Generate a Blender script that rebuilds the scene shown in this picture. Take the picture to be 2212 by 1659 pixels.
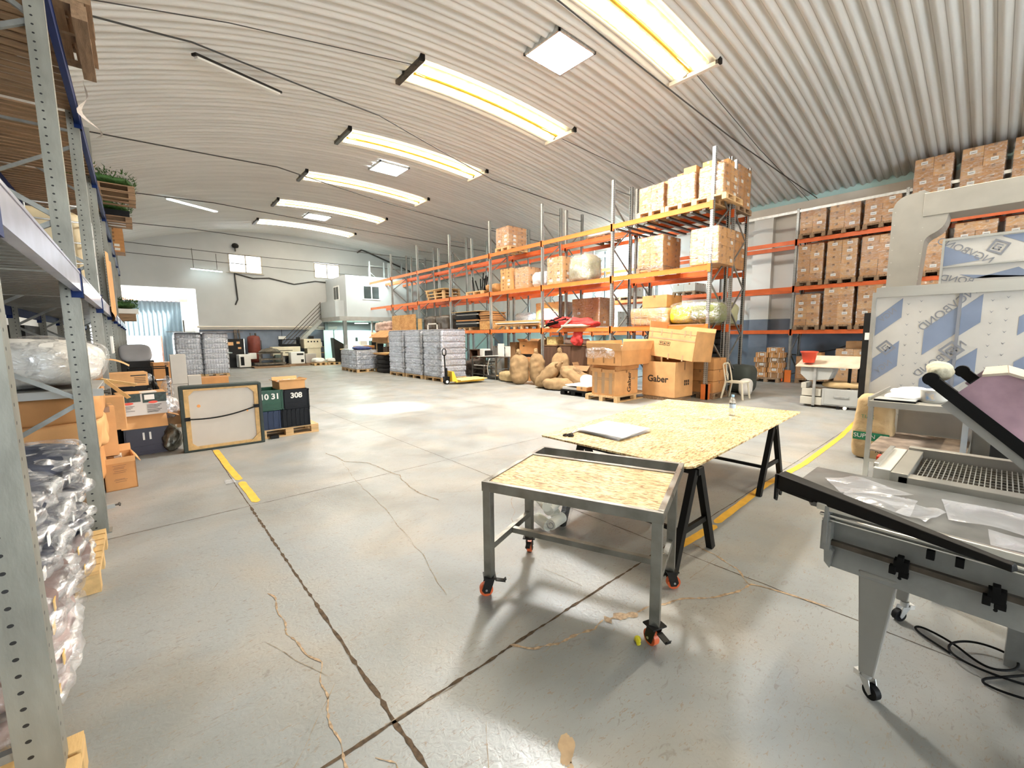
import bpy, math, random
from mathutils import Vector, Matrix, noise
PI = math.pi
C = bpy.context.scene.collection
for o in list(bpy.data.objects):
    bpy.data.objects.remove(o)
sc = bpy.context.scene
# ---------------------------------------------------------------- camera
cam_d = bpy.data.cameras.new('camera')
cam = bpy.data.objects.new('camera', cam_d)
C.objects.link(cam)
cam_d.sensor_width = 36.0
cam_d.lens = 922.612 / 2212 * 36.0
cam_d.clip_start = 0.02
cam_d.clip_end = 200
_R = [[0.75290484, -0.08314504, 0.65285619], [-0.65806031, -0.08073613, 0.74862427], [-0.00953531, -0.99326159, -0.11550107]]
_m = Matrix(((_R[0][0], -_R[0][1], -_R[0][2], 0), (_R[1][0], -_R[1][1], -_R[1][2], 0), (_R[2][0], -_R[2][1], -_R[2][2], 1.65), (0, 0, 0, 1)))
cam.matrix_world = _m
sc.camera = cam
# ---------------------------------------------------------------- sky, sun, exposure
wd = bpy.data.worlds.new('sky')
sc.world = wd
wd.use_nodes = True
wd.node_tree.nodes['Background'].inputs[0].default_value = (0.86, 0.94, 1.0, 1)
wd.node_tree.nodes['Background'].inputs[1].default_value = 4.5
sc.view_settings.view_transform = 'Standard'
sc.view_settings.look = 'None'
sc.view_settings.exposure = 1.62
sc.view_settings.gamma = 1.0
sc.view_settings.use_curve_mapping = False
sc.cycles.use_denoising = True
sc.cycles.max_bounces = 7
sc.cycles.diffuse_bounces = 4
sc.cycles.adaptive_threshold = 0.02
sc.cycles.glossy_bounces = 3
sc.cycles.transparent_max_bounces = 12
sc.cycles.transmission_bounces = 4
sc.cycles.caustics_reflective = False
sc.cycles.caustics_refractive = False
sc.cycles.sample_clamp_indirect = 6.0
sun_d = bpy.data.lights.new('sun', 'SUN')
sun_d.energy = 14.0
sun_d.angle = math.radians(6)
sun_d.color = (1.0, 0.97, 0.9)
sun = bpy.data.objects.new('sun', sun_d)
C.objects.link(sun)
# from the open skylight (7.15, 6.55, 7.5) down to the bright patch on the floor (4.3, 9.1)
sun.rotation_euler = Vector((4.3 - 7.15, 9.1 - 6.55, -7.5)).to_track_quat('-Z', 'Y').to_euler()
sun.location = (9, 4, 14)

def area(name, loc, tgt, sx, sy, power, col=(1, 1, 1)):
    d = bpy.data.lights.new(name, 'AREA')
    d.shape = 'RECTANGLE'
    d.size = sx
    d.size_y = sy
    d.energy = power
    d.color = col
    o = bpy.data.objects.new(name, d)
    C.objects.link(o)
    o.location = loc
    o.rotation_euler = (Vector(tgt) - Vector(loc)).to_track_quat('-Z', 'Y').to_euler()
    return o

# ---------------------------------------------------------------- mesh helpers
random.seed(7)
R = random.Random(11)

def V(*a):
    return Vector(a)

class MB:
    def __init__(s):
        s.v = []; s.f = []; s.m = []; s.sm = []
    def add(s, vs, fs, m=0, smooth=False):
        b = len(s.v)
        s.v += [tuple(p) for p in vs]
        for f in fs:
            s.f.append(tuple(b + i for i in f)); s.m.append(m); s.sm.append(smooth)
        return s
    def box(s, x0, x1, y0, y1, z0, z1, m=0, M=None):
        vs = [V(x, y, z) for z in (z0, z1) for y in (y0, y1) for x in (x0, x1)]
        if M is not None:
            vs = [M @ p for p in vs]
        return s.add(vs, [(0, 2, 3, 1), (4, 5, 7, 6), (0, 1, 5, 4), (1, 3, 7, 5), (3, 2, 6, 7), (2, 0, 4, 6)], m)
    def cbox(s, c, d, rz=0, m=0):
        M = Matrix.Translation(V(*c)) @ Matrix.Rotation(rz, 4, 'Z')
        return s.box(-d[0] / 2, d[0] / 2, -d[1] / 2, d[1] / 2, -d[2] / 2, d[2] / 2, m, M)
    def bar(s, p, q, w, h, up=(0, 0, 1), m=0):
        p = V(*p); q = V(*q); d = (q - p)
        L = d.length
        d.normalize(); u = V(*up)
        r = d.cross(u)
        if r.length < 1e-4:
            r = d.cross(V(1, 0, 0))
        r.normalize(); u = r.cross(d)
        vs = []
        for e in (p, q):
            for a, b in ((-1, -1), (1, -1), (1, 1), (-1, 1)):
                vs.append(e + r * (a * w / 2) + u * (b * h / 2))
        return s.add(vs, [(0, 1, 2, 3), (7, 6, 5, 4), (0, 4, 5, 1), (1, 5, 6, 2), (2, 6, 7, 3), (3, 7, 4, 0)], m)
    def cyl(s, p, q, r, n=12, r2=None, m=0, caps=True, smooth=True):
        p = V(*p); q = V(*q); d = (q - p).normalized()
        a = d.orthogonal().normalized(); b = d.cross(a)
        r2 = r if r2 is None else r2
        vs = []
        for e, rr in ((p, r), (q, r2)):
            for i in range(n):
                t = 2 * PI * i / n
                vs.append(e + (a * math.cos(t) + b * math.sin(t)) * rr)
        s.add(vs, [(i, (i + 1) % n, n + (i + 1) % n, n + i) for i in range(n)], m, smooth)
        if caps:
            s.add(vs[:n], [tuple(reversed(range(n)))], m); s.add(vs[n:], [tuple(range(n))], m)
        return s
    def tube(s, pts, r, n=6, m=0, closed=False):
        pts = [V(*p) for p in pts]
        k = len(pts); vs = []; prev = None
        for i, p in enumerate(pts):
            d = (pts[(i + 1) % k] - pts[i - 1]) if closed else (pts[min(i + 1, k - 1)] - pts[max(i - 1, 0)])
            d.normalize()
            a = d.orthogonal() if prev is None else prev - d * prev.dot(d)
            a.normalize(); prev = a; b = d.cross(a)
            rr = r[i] if isinstance(r, (list, tuple)) else r
            for j in range(n):
                t = 2 * PI * j / n
                vs.append(p + (a * math.cos(t) + b * math.sin(t)) * rr)
        fs = []
        for i in range(k if closed else k - 1):
            i2 = (i + 1) % k
            for j in range(n):
                j2 = (j + 1) % n
                fs.append((i * n + j, i * n + j2, i2 * n + j2, i2 * n + j))
        s.add(vs, fs, m, True)
        if not closed:
            s.add(vs[:n], [tuple(reversed(range(n)))], m); s.add(vs[-n:], [tuple(range(n))], m)
        return s
    def lathe(s, prof, c=(0, 0, 0), n=20, m=0, sx=1, sy=1, capb=True, capt=True):
        vs = []
        for r, z in prof:
            for i in range(n):
                t = 2 * PI * i / n
                vs.append(V(c[0] + r * math.cos(t) * sx, c[1] + r * math.sin(t) * sy, c[2] + z))
        fs = [(k * n + i, k * n + (i + 1) % n, (k + 1) * n + (i + 1) % n, (k + 1) * n + i) for k in range(len(prof) - 1) for i in range(n)]
        s.add(vs, fs, m, True)
        if capb: s.add(vs[:n], [tuple(reversed(range(n)))], m)
        if capt: s.add(vs[-n:], [tuple(range(n))], m)
        return s
    def prism(s, poly, ax, a, b, m=0, M=None):
        # poly in the two other axes (in x,y,z order), extruded along ax from a to b
        def P(u, v, w):
            t = {'x': (w, u, v), 'y': (u, w, v), 'z': (u, v, w)}[ax]
            return V(*t)
        n = len(poly)
        vs = [P(u, v, a) for u, v in poly] + [P(u, v, b) for u, v in poly]
        if M is not None: vs = [M @ p for p in vs]
        return s.add(vs, [tuple(reversed(range(n))), tuple(range(n, 2 * n))] + [(i, (i + 1) % n, n + (i + 1) % n, n + i) for i in range(n)], m)
    def sheet(s, fn, nu, nv, m=0, smooth=True, th=0):
        vs = [V(*fn(i / nu, j / nv)) for j in range(nv + 1) for i in range(nu + 1)]
        fs = [(j * (nu + 1) + i, j * (nu + 1) + i + 1, (j + 1) * (nu + 1) + i + 1, (j + 1) * (nu + 1) + i) for j in range(nv) for i in range(nu)]
        return s.add(vs, fs, m, smooth)
    def soft(s, c, d, e=3.0, n=20, amp=0.0, fr=3.0, seed=0, m=0, rz=0, fn=None, M=None):
        # rounded block (superellipsoid-like) with lumps
        k = n; g = []
        vs = []; idx = {}
        fs = []
        def key(p): return (round(p[0], 5), round(p[1], 5), round(p[2], 5))
        faces = [((1, 0, 0), (0, 1, 0), (0, 0, 1)), ((-1, 0, 0), (0, 0, 1), (0, 1, 0)), ((0, 1, 0), (0, 0, 1), (1, 0, 0)), ((0, -1, 0), (1, 0, 0), (0, 0, 1)), ((0, 0, 1), (1, 0, 0), (0, 1, 0)), ((0, 0, -1), (0, 1, 0), (1, 0, 0))]
        T = Matrix.Translation(V(*c)) @ Matrix.Rotation(rz, 4, 'Z')
        if M is not None: T = M
        def vid(p):
            kk = key(p)
            if kk in idx: return idx[kk]
            q = V(*p)
            L = (abs(q.x) ** e + abs(q.y) ** e + abs(q.z) ** e) ** (1 / e)
            u = q / L
            w = V(u.x * d[0] / 2, u.y * d[1] / 2, u.z * d[2] / 2)
            if amp:
                h = noise.noise(w * fr + V(seed * 3.1, seed * 1.7, 0)) + .5 * noise.noise(w * fr * 2.3 + V(seed, 5, seed))
                w = w + u.normalized() * (h * amp)
            if fn: w = fn(w)
            idx[kk] = len(vs); vs.append(T @ w)
            return idx[kk]
        for nn, a, b in faces:
            nn = V(*nn); a = V(*a); b = V(*b)
            for i in range(k):
                for j in range(k):
                    q = []
                    for di, dj in ((0, 0), (1, 0), (1, 1), (0, 1)):
                        u = -1 + 2 * (i + di) / k; v = -1 + 2 * (j + dj) / k
                        q.append(vid(tuple(nn + a * u + b * v)))
                    fs.append(tuple(q))
        return s.add(vs, fs, m, True)
    def mesh(s, name, mats):
        me = bpy.data.meshes.new(name)
        me.from_pydata(s.v, [], s.f)
        for m in (mats if isinstance(mats, (list, tuple)) else [mats]):
            me.materials.append(m)
        me.polygons.foreach_set('material_index', s.m)
        me.polygons.foreach_set('use_smooth', s.sm)
        me.update()
        return me
    def build(s, name, mats, parent=None, loc=None, bevel=0, fixn=False):
        me = s.mesh(name, mats)
        if fixn:
            import bmesh
            bm = bmesh.new(); bm.from_mesh(me); bmesh.ops.recalc_face_normals(bm, faces=bm.faces); bm.to_mesh(me); bm.free()
        o = bpy.data.objects.new(name, me)
        C.objects.link(o)
        if parent: o.parent = parent
        if loc is not None: o.location = loc
        if bevel:
            b = o.modifiers.new('bevel', 'BEVEL'); b.width = bevel; b.segments = 2; b.limit_method = 'ANGLE'
        return o

def tag(o, label, cat, group=None, kind=None):
    o['label'] = label; o['category'] = cat
    if group: o['group'] = group
    if kind: o['kind'] = kind
    return o

def T(name, label, cat, loc=(0, 0, 0), rz=0, group=None):
    o = bpy.data.objects.new(name, None)
    o.empty_display_size = 0.1
    C.objects.link(o)
    o.location = loc; o.rotation_euler = (0, 0, rz)
    return tag(o, label, cat, group)

def S(o):
    o['kind'] = 'structure'
    return o

def kids(o):
    return [c for c in bpy.data.objects if c.parent == o]

_kc = {}
def copy_tree(o, loc=None, rz=None, label=None, group=None, _ch=None):
    if _ch is None:
        _ch = {}
        for x in bpy.data.objects:
            if x.parent: _ch.setdefault(x.parent.name, []).append(x)
    c = o.copy(); C.objects.link(c)
    for ch in _ch.get(o.name, []):
        k = copy_tree(ch, _ch=_ch)
        k.parent = c
    if loc is not None: c.location = loc
    if rz is not None: c.rotation_euler = (0, 0, rz)
    if label: c['label'] = label
    if group: c['group'] = group
    return c

def txt(body, size, loc, n, up, mat, parent, name='lettering', mirror=False, align='CENTER', bold=0):
    cu = bpy.data.curves.new(name, 'FONT')
    cu.body = body; cu.size = size; cu.extrude = 0.0006
    cu.align_x = align; cu.align_y = 'CENTER'
    cu.offset = bold
    cu.materials.append(mat)
    t_ = bpy.data.objects.new('tmp_text', cu)
    me = bpy.data.meshes.new_from_object(t_)
    bpy.data.objects.remove(t_)
    me.materials.clear(); me.materials.append(mat)
    o = bpy.data.objects.new(name, me)
    C.objects.link(o)
    n = V(*n).normalized(); up = V(*up).normalized()
    r = up.cross(n).normalized(); up = n.cross(r)
    if mirror: r = -r
    M = Matrix(((r.x, up.x, n.x, loc[0]), (r.y, up.y, n.y, loc[1]), (r.z, up.z, n.z, loc[2]), (0, 0, 0, 1)))
    if parent:
        o.parent = parent
    o.matrix_local = M
    return o

# ---------------------------------------------------------------- materials
def mat(name, col, rough=.55, metal=0.0, var=.10, scale=3.0, bump=0.0, bscale=25.0, coat=0.0, trans=0.0, alpha=1.0, emit=None, es=0.0, stretch=(1, 1, 1), spec=.5, ior=1.45, col2=None, detail=4, rvar=0):
    m = bpy.data.materials.new(name); m.use_nodes = True
    nt = m.node_tree; N = nt.nodes; L = nt.links
    b = N['Principled BSDF']
    b.inputs['Roughness'].default_value = rough
    b.inputs['Metallic'].default_value = metal
    b.inputs['IOR'].default_value = ior
    b.inputs['Specular IOR Level'].default_value = spec
    b.inputs['Coat Weight'].default_value = coat
    b.inputs['Transmission Weight'].default_value = trans
    b.inputs['Alpha'].default_value = alpha
    if emit:
        b.inputs['Emission Color'].default_value = (*emit, 1); b.inputs['Emission Strength'].default_value = es
    tc = N.new('ShaderNodeTexCoord'); mp = N.new('ShaderNodeMapping')
    mp.inputs['Scale'].default_value = stretch
    L.new(tc.outputs['Object'], mp.inputs[0])
    ns = N.new('ShaderNodeTexNoise'); ns.inputs['Scale'].default_value = scale; ns.inputs['Detail'].default_value = detail
    L.new(mp.outputs[0], ns.inputs['Vector'])
    rp = N.new('ShaderNodeValToRGB')
    c1 = [max(0, c * (1 - var)) for c in col]; c2 = [min(1, c * (1 + var)) for c in (col2 or col)]
    rp.color_ramp.elements[0].position = .32; rp.color_ramp.elements[1].position = .68
    rp.color_ramp.elements[0].color = (*c1, 1); rp.color_ramp.elements[1].color = (*c2, 1)
    L.new(ns.outputs['Fac'], rp.inputs[0]); L.new(rp.outputs[0], b.inputs['Base Color'])
    if rvar:
        mr = N.new('ShaderNodeMapRange'); mr.inputs[3].default_value = max(.02, rough - rvar); mr.inputs[4].default_value = min(1, rough + rvar)
        mr.inputs[1].default_value = .3; mr.inputs[2].default_value = .7
        L.new(ns.outputs['Fac'], mr.inputs[0]); L.new(mr.outputs[0], b.inputs['Roughness'])
    if bump:
        n2 = N.new('ShaderNodeTexNoise'); n2.inputs['Scale'].default_value = bscale; n2.inputs['Detail'].default_value = 4
        L.new(mp.outputs[0], n2.inputs['Vector'])
        bp = N.new('ShaderNodeBump'); bp.inputs['Strength'].default_value = bump; bp.inputs['Distance'].default_value = .02
        L.new(n2.outputs['Fac'], bp.inputs['Height']); L.new(bp.outputs[0], b.inputs['Normal'])
    m['bsdf'] = b.name
    return m

def holes_mat(name, col, rough, metal, pitch=.05, hw=.010, hh=.007, rows=(0.0,), serr=True):
    """galvanised upright with punched rows of holes (object space of the post, z up)"""
    m = mat(name, col, rough, metal, var=.22, scale=6, stretch=(1, 1, .35), bump=.08, bscale=40)
    nt = m.node_tree; N = nt.nodes; L = nt.links; b = N['Principled BSDF']
    tc = N['Texture Coordinate']
    sp = N.new('ShaderNodeSeparateXYZ'); L.new(tc.outputs['Object'], sp.inputs[0])
    def mth(op, a, c=None, v=None):
        k = N.new('ShaderNodeMath'); k.operation = op
        if hasattr(a, 'links'): L.new(a, k.inputs[0])
        else: k.inputs[0].default_value = a
        if c is not None:
            if hasattr(c, 'links'): L.new(c, k.inputs[1])
            else: k.inputs[1].default_value = c
        return k.outputs[0]
    zz = mth('PINGPONG', sp.outputs['Z'], pitch / 2)
    zq = mth('DIVIDE', zz, hh); zq = mth('MULTIPLY', zq, zq)
    tot = None
    for r in rows:
        for axis in ('X', 'Y'):
            d = mth('ABSOLUTE', mth('SUBTRACT', sp.outputs[axis], r))
            dq = mth('DIVIDE', d, hw); k = mth('LESS_THAN', mth('ADD', mth('MULTIPLY', dq, dq), zq), 1.0)
            tot = k if tot is None else mth('MAXIMUM', tot, k)
    mask = tot
    mx = N.new('ShaderNodeMixRGB'); mx.inputs[2].default_value = (.012, .012, .012, 1)
    src = b.inputs['Base Color'].links[0].from_socket
    L.new(src, mx.inputs[1]); L.new(mask, mx.inputs[0]); L.new(mx.outputs[0], b.inputs['Base Color'])
    inv = mth('MULTIPLY', mth('SUBTRACT', 1.0, mask), metal)
    L.new(inv, b.inputs['Metallic'])
    return m

def film_mat(name, base=.16, ridge=.55, col=(.95, .96, .98), scale=9, stretch=(1, 1, 3), rough=.18, white=.06):
    m = bpy.data.materials.new(name); m.use_nodes = True
    nt = m.node_tree; N = nt.nodes; L = nt.links
    for n in list(N):
        if n.type == 'BSDF_PRINCIPLED': N.remove(n)
    out = N['Material Output']
    tc = N.new('ShaderNodeTexCoord'); mp = N.new('ShaderNodeMapping'); mp.inputs['Scale'].default_value = stretch
    L.new(tc.outputs['Object'], mp.inputs[0])
    ns = N.new('ShaderNodeTexNoise'); ns.inputs['Scale'].default_value = scale; ns.inputs['Detail'].default_value = 6; ns.inputs['Distortion'].default_value = 1.2
    L.new(mp.outputs[0], ns.inputs['Vector'])
    mr = N.new('ShaderNodeMapRange'); mr.inputs[1].default_value = .42; mr.inputs[2].default_value = .68
    mr.inputs[3].default_value = base; mr.inputs[4].default_value = ridge
    L.new(ns.outputs['Fac'], mr.inputs[0])
    bp = N.new('ShaderNodeBump'); bp.inputs['Strength'].default_value = .9; bp.inputs['Distance'].default_value = .03
    L.new(ns.outputs['Fac'], bp.inputs['Height'])
    tr = N.new('ShaderNodeBsdfTransparent')
    gl = N.new('ShaderNodeBsdfGlossy'); gl.inputs['Roughness'].default_value = rough; gl.inputs['Color'].default_value = (*col, 1)
    L.new(bp.outputs[0], gl.inputs['Normal'])
    df = N.new('ShaderNodeBsdfDiffuse'); df.inputs['Color'].default_value = (*col, 1); L.new(bp.outputs[0], df.inputs['Normal'])
    m1 = N.new('ShaderNodeMixShader'); m1.inputs[0].default_value = white
    L.new(gl.outputs[0], m1.inputs[1]); L.new(df.outputs[0], m1.inputs[2])
    m2 = N.new('ShaderNodeMixShader'); L.new(mr.outputs[0], m2.inputs[0]); L.new(tr.outputs[0], m2.inputs[1]); L.new(m1.outputs[0], m2.inputs[2])
    L.new(m2.outputs[0], out.inputs[0])
    return m

def emis(name, col, s):
    m = bpy.data.materials.new(name); m.use_nodes = True
    b = m.node_tree.nodes['Principled BSDF']
    b.inputs['Base Color'].default_value = (*col, 1)
    b.inputs['Emission Color'].default_value = (*col, 1); b.inputs['Emission Strength'].default_value = s
    return m

def osb_mat(name, c1, c2, c3):
    m = mat(name, c1, .6, 0, 0)
    nt = m.node_tree; N = nt.nodes; L = nt.links; b = N['Principled BSDF']
    tc = N['Texture Coordinate']
    def vor(ang, sc_, st):
        mp = N.new('ShaderNodeMapping'); mp.inputs['Rotation'].default_value = (0, 0, ang); mp.inputs['Scale'].default_value = st
        L.new(tc.outputs['Object'], mp.inputs[0])
        v = N.new('ShaderNodeTexVoronoi'); v.inputs['Scale'].default_value = sc_
        L.new(mp.outputs[0], v.inputs['Vector']); return v
    v1 = vor(.6, 34, (1, 3.6, 1)); v2 = vor(-.7, 30, (1, 4.2, 1)); nz = N.new('ShaderNodeTexNoise'); nz.inputs['Scale'].default_value = 5
    L.new(tc.outputs['Object'], nz.inputs['Vector'])
    mx = N.new('ShaderNodeMixRGB'); mx.inputs[0].default_value = .5
    L.new(v1.outputs['Color'], mx.inputs[1]); L.new(v2.outputs['Color'], mx.inputs[2])
    bw = N.new('ShaderNodeSeparateColor'); L.new(mx.outputs[0], bw.inputs[0])
    r = N.new('ShaderNodeValToRGB'); e = r.color_ramp.elements
    e[0].position = .22; e[0].color = (*c3, 1); e[1].position = .8; e[1].color = (*c2, 1)
    k = e.new(.42); k.color = (*c1, 1)
    L.new(bw.outputs[0], r.inputs[0])
    r2 = N.new('ShaderNodeValToRGB'); r2.color_ramp.elements[0].position = .35; r2.color_ramp.elements[0].color = (.80, .72, .62, 1); r2.color_ramp.elements[1].position = .6; r2.color_ramp.elements[1].color = (1, 1, 1, 1)
    L.new(nz.outputs['Fac'], r2.inputs[0])
    m2 = N.new('ShaderNodeMixRGB'); m2.blend_type = 'MULTIPLY'; m2.inputs[0].default_value = 1
    L.new(r.outputs[0], m2.inputs[1]); L.new(r2.outputs[0], m2.inputs[2])
    L.new(m2.outputs[0], b.inputs['Base Color'])
    bp = N.new('ShaderNodeBump'); bp.inputs['Strength'].default_value = .2; bp.inputs['Distance'].default_value = .002
    L.new(bw.outputs[1], bp.inputs['Height']); L.new(bp.outputs[0], b.inputs['Normal'])
    return m

m_white = mat('white_paint', (.80, .79, .75), .6, var=.04, scale=1.2, bump=.05)
m_white2 = mat('white_plaster', (.80, .79, .76), .7, var=.06, scale=.7, bump=.08, bscale=30)
m_dado = mat('blue_grey_paint', (.20, .24, .31), .45, var=.18, scale=1.5)
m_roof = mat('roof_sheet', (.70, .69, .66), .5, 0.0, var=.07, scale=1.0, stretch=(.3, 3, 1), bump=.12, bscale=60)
m_beamwall = mat('cream_concrete', (.74, .68, .60), .7, var=.06, scale=2)
m_teal_glow = mat('pale_teal_glow_tint', (.55, .78, .78), .5, var=.04)  # teal with daylight and lamp glow painted in
m_black = mat('black_paint', (.006, .006, .006), .45, var=.2, scale=8, spec=.25)
m_blackmatt = mat('black_matt', (.007, .007, .007), .7, var=.2, spec=.15)
m_rubber = mat('black_rubber', (.007, .007, .007), .6, spec=.2)
m_steel = mat('bare_steel', (.27, .265, .24), .38, .85, var=.25, scale=7, bump=.1, bscale=50, rvar=.12)
m_steel_d = mat('dark_steel', (.10, .085, .07), .45, .7, var=.4, scale=10, rvar=.1)
m_galv = mat('galvanised', (.55, .56, .55), .38, .8, var=.15, scale=12)
m_brace = mat('galvanised_brace', (.27, .275, .26), .45, .6, var=.15, scale=12)
m_postR = holes_mat('galvanised_upright', (.46, .47, .46), .42, .6, pitch=.05, hw=.008, hh=.010, rows=(-.022, .022))
m_postL = holes_mat('grey_green_upright', (.27, .268, .235), .45, .4, pitch=.06, hw=.008, hh=.0065, rows=(.018,))
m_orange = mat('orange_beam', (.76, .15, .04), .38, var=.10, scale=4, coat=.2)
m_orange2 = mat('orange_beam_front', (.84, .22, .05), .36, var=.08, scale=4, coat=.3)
m_blue = mat('blue_beam', (.006, .022, .11), .5, var=.15, scale=5, spec=.2)
m_lilac = mat('grey_lilac_beam', (.40, .40, .50), .3, .3, var=.15, scale=5, coat=.3)
m_card = mat('cardboard', (.57, .28, .105), .75, var=.14, scale=3, bump=.08, bscale=18)
m_card2 = mat('cardboard_light', (.68, .37, .155), .75, var=.12, scale=3, bump=.08, bscale=18)
m_card3 = mat('cardboard_dark', (.34, .19, .09), .78, var=.16, scale=3, bump=.08, bscale=18)
m_cardin = mat('cardboard_inner', (.46, .30, .17), .8, var=.12, scale=4)
m_tape = mat('brown_tape', (.30, .15, .06), .35, var=.1)
m_ctape = mat('clear_tape', (.50, .33, .19), .25, var=.1)
m_label = mat('paper_label', (.85, .83, .78), .5, var=.05)
m_paper = mat('white_paper', (.88, .87, .86), .55, var=.03)
m_ink = mat('black_ink', (.03, .025, .02), .6, var=0)
m_wood = mat('pale_pine', (.66, .44, .22), .65, var=.2, scale=2.5, stretch=(1, 8, 8), bump=.15, bscale=20)
m_woody = mat('fresh_pine', (.64, .42, .18), .6, var=.15, scale=2.5, stretch=(6, 1, 6), bump=.12, bscale=20)
m_woodd = mat('old_pallet_wood', (.30, .19, .11), .75, var=.3, scale=3, stretch=(1, 8, 8), bump=.2, bscale=20)
m_osb = osb_mat('strand_board', (.68, .50, .25), (.88, .74, .44), (.33, .18, .07))
m_osb2 = osb_mat('orange_strand_board', (.66, .35, .12), (.80, .50, .22), (.42, .20, .06))
m_film = film_mat('stretch_film', .05, .46, white=.02)
m_film2 = film_mat('crinkled_poly_bag', .10, .62, scale=14, stretch=(1, 1, 1.5), white=.22)
m_filmf = film_mat('clear_poly_sheet', .30, .60, col=(.92, .94, 1), scale=5, stretch=(1, 1, 1), white=.5)
m_burlap = mat('burlap', (.34, .22, .11), .95, var=.22, scale=5, bump=.5, bscale=160)
m_jutem = mat('printed_brown', (.20, .12, .07), .9, var=.1)
m_yel = mat('yellow_paint', (.85, .52, .05), .4, var=.08)
m_bottle = mat('water_bottles', (.40, .43, .50), .18, 0, var=.16, scale=20, coat=.6, stretch=(1, 1, .6))
m_bottled = mat('pack_gap', (.16, .17, .19), .3, var=.2, scale=20)
m_cream = mat('cream_enamel', (.72, .64, .48), .4, var=.08)
m_greyp = mat('grey_enamel', (.40, .40, .38), .4, var=.08)
m_greym = mat('machine_grey', (.30, .305, .29), .42, .2, var=.06, scale=20)
m_darkm = mat('dark_enamel', (.018, .017, .016), .5, var=.2, spec=.25)
m_red = mat('red_plastic', (.72, .07, .03), .35, var=.08)
m_alu = mat('aluminium', (.72, .71, .66), .28, .9, var=.08, scale=6, stretch=(1, .1, 1))
m_stain = mat('stainless', (.50, .48, .43), .42, .7, var=.08, scale=3, bump=.03, bscale=5)
m_glassd = mat('dark_pane', (.05, .06, .06), .1, var=.1)
m_green = mat('green_leaf', (.05, .13, .03), .6, var=.4, scale=20)
m_ygreen = mat('yellow_green_leaf', (.30, .22, .05), .6, var=.4, scale=20)
# ================================================================ the hall
PX = [-5.17415173e-06, 8.65921974e-04, -3.67844914e-02, 3.98236481e-01, 6.24873091e+00]
def zr(x):
    r = 0
    for c in PX: r = r * x + c
    return r
XL, XR, YB, YF = -3.2, 17.3, 28.0, -9.0
PITCH = .4; AMP = .055
def wave(y):
    a = 2 * PI * (y - .17) / PITCH
    return .036 * math.cos(a) + .034 * math.cos(2 * a + .6)
# floor
def floor_mat():
    m = bpy.data.materials.new('painted_concrete'); m.use_nodes = True
    nt = m.node_tree; N = nt.nodes; L = nt.links; b = N['Principled BSDF']
    tc = N.new('ShaderNodeTexCoord')
    def nz(scale, det=6, dist=0.0, st=None, loc=(0, 0, 0), rot=0):
        n = N.new('ShaderNodeTexNoise'); n.inputs['Scale'].default_value = scale; n.inputs['Detail'].default_value = det; n.inputs['Distortion'].default_value = dist
        mp = N.new('ShaderNodeMapping'); mp.inputs['Location'].default_value = loc; mp.inputs['Scale'].default_value = st or (1, 1, 1); mp.inputs['Rotation'].default_value = (0, 0, rot)
        L.new(tc.outputs['Object'], mp.inputs[0]); L.new(mp.outputs[0], n.inputs['Vector']); return n.outputs['Fac']
    def ramp(src, p0, p1, c0=(0, 0, 0), c1=(1, 1, 1)):
        r = N.new('ShaderNodeValToRGB'); r.color_ramp.elements[0].position = p0; r.color_ramp.elements[1].position = p1
        r.color_ramp.elements[0].color = (*c0, 1); r.color_ramp.elements[1].color = (*c1, 1); L.new(src, r.inputs[0]); return r.outputs[0]
    def mix(f, a, c):
        x = N.new('ShaderNodeMixRGB')
        L.new(f, x.inputs[0])
        for s_, i in ((a, 1), (c, 2)):
            if isinstance(s_, tuple): x.inputs[i].default_value = (*s_, 1)
            else: L.new(s_, x.inputs[i])
        return x.outputs[0]
    base = ramp(nz(.55, 4), .3, .7, (.29, .31, .315), (.37, .38, .365))
    # ochre wear where the paint has rubbed off, and darker grease
    c = mix(ramp(nz(1.6, 9, .4, loc=(3, 1, 0)), .45, .85, (0, 0, 0), (.7, .7, .7)), base, (.42, .35, .26))
    c = mix(ramp(nz(.9, 8, .6, loc=(9, 4, 0)), .42, .78, (0, 0, 0), (.8, .8, .8)), c, (.17, .17, .155))
    c = mix(ramp(nz(24, 6, 1.8, st=(1, 3.0, 1), rot=.5), .60, .68, (0, 0, 0), (.7, .7, .7)), c, (.27, .20, .13))
    c = mix(ramp(nz(11, 7, 2.2, st=(1, 2.2, 1), rot=-.4, loc=(2, 7, 0)), .62, .70, (0, 0, 0), (.55, .55, .55)), c, (.20, .18, .15))
    c = mix(ramp(nz(70, 3, 0), .70, .76, (0, 0, 0), (.5, .5, .5)), c, (.18, .14, .10))
    L.new(c, b.inputs['Base Color'])
    rr = N.new('ShaderNodeMapRange'); rr.inputs[1].default_value = .35; rr.inputs[2].default_value = .68; rr.inputs[3].default_value = .31; rr.inputs[4].default_value = .50
    L.new(nz(2.2, 8, .5, loc=(5, 5, 0)), rr.inputs[0]); L.new(rr.outputs[0], b.inputs['Roughness'])
    b.inputs['Specular IOR Level'].default_value = .5
    bp = N.new('ShaderNodeBump'); bp.inputs['Strength'].default_value = .22; bp.inputs['Distance'].default_value = .01
    L.new(nz(26, 8, 1.2), bp.inputs['Height']); L.new(bp.outputs[0], b.inputs['Normal'])
    return m
f = MB(); f.box(XL - .3, XR + .3, YF, YB + 4.0, -.12, 0)
floor = S(f.build('floor', floor_mat()))
m_joint = mat('joint_dirt', (.09, .06, .035), .9, var=.5, scale=30)
m_crackm = mat('crack_chip', (.42, .30, .19), .9, var=.35, scale=40)
m_scr = mat('scratch', (.30, .24, .17), .8, var=.3, scale=30)
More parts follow.
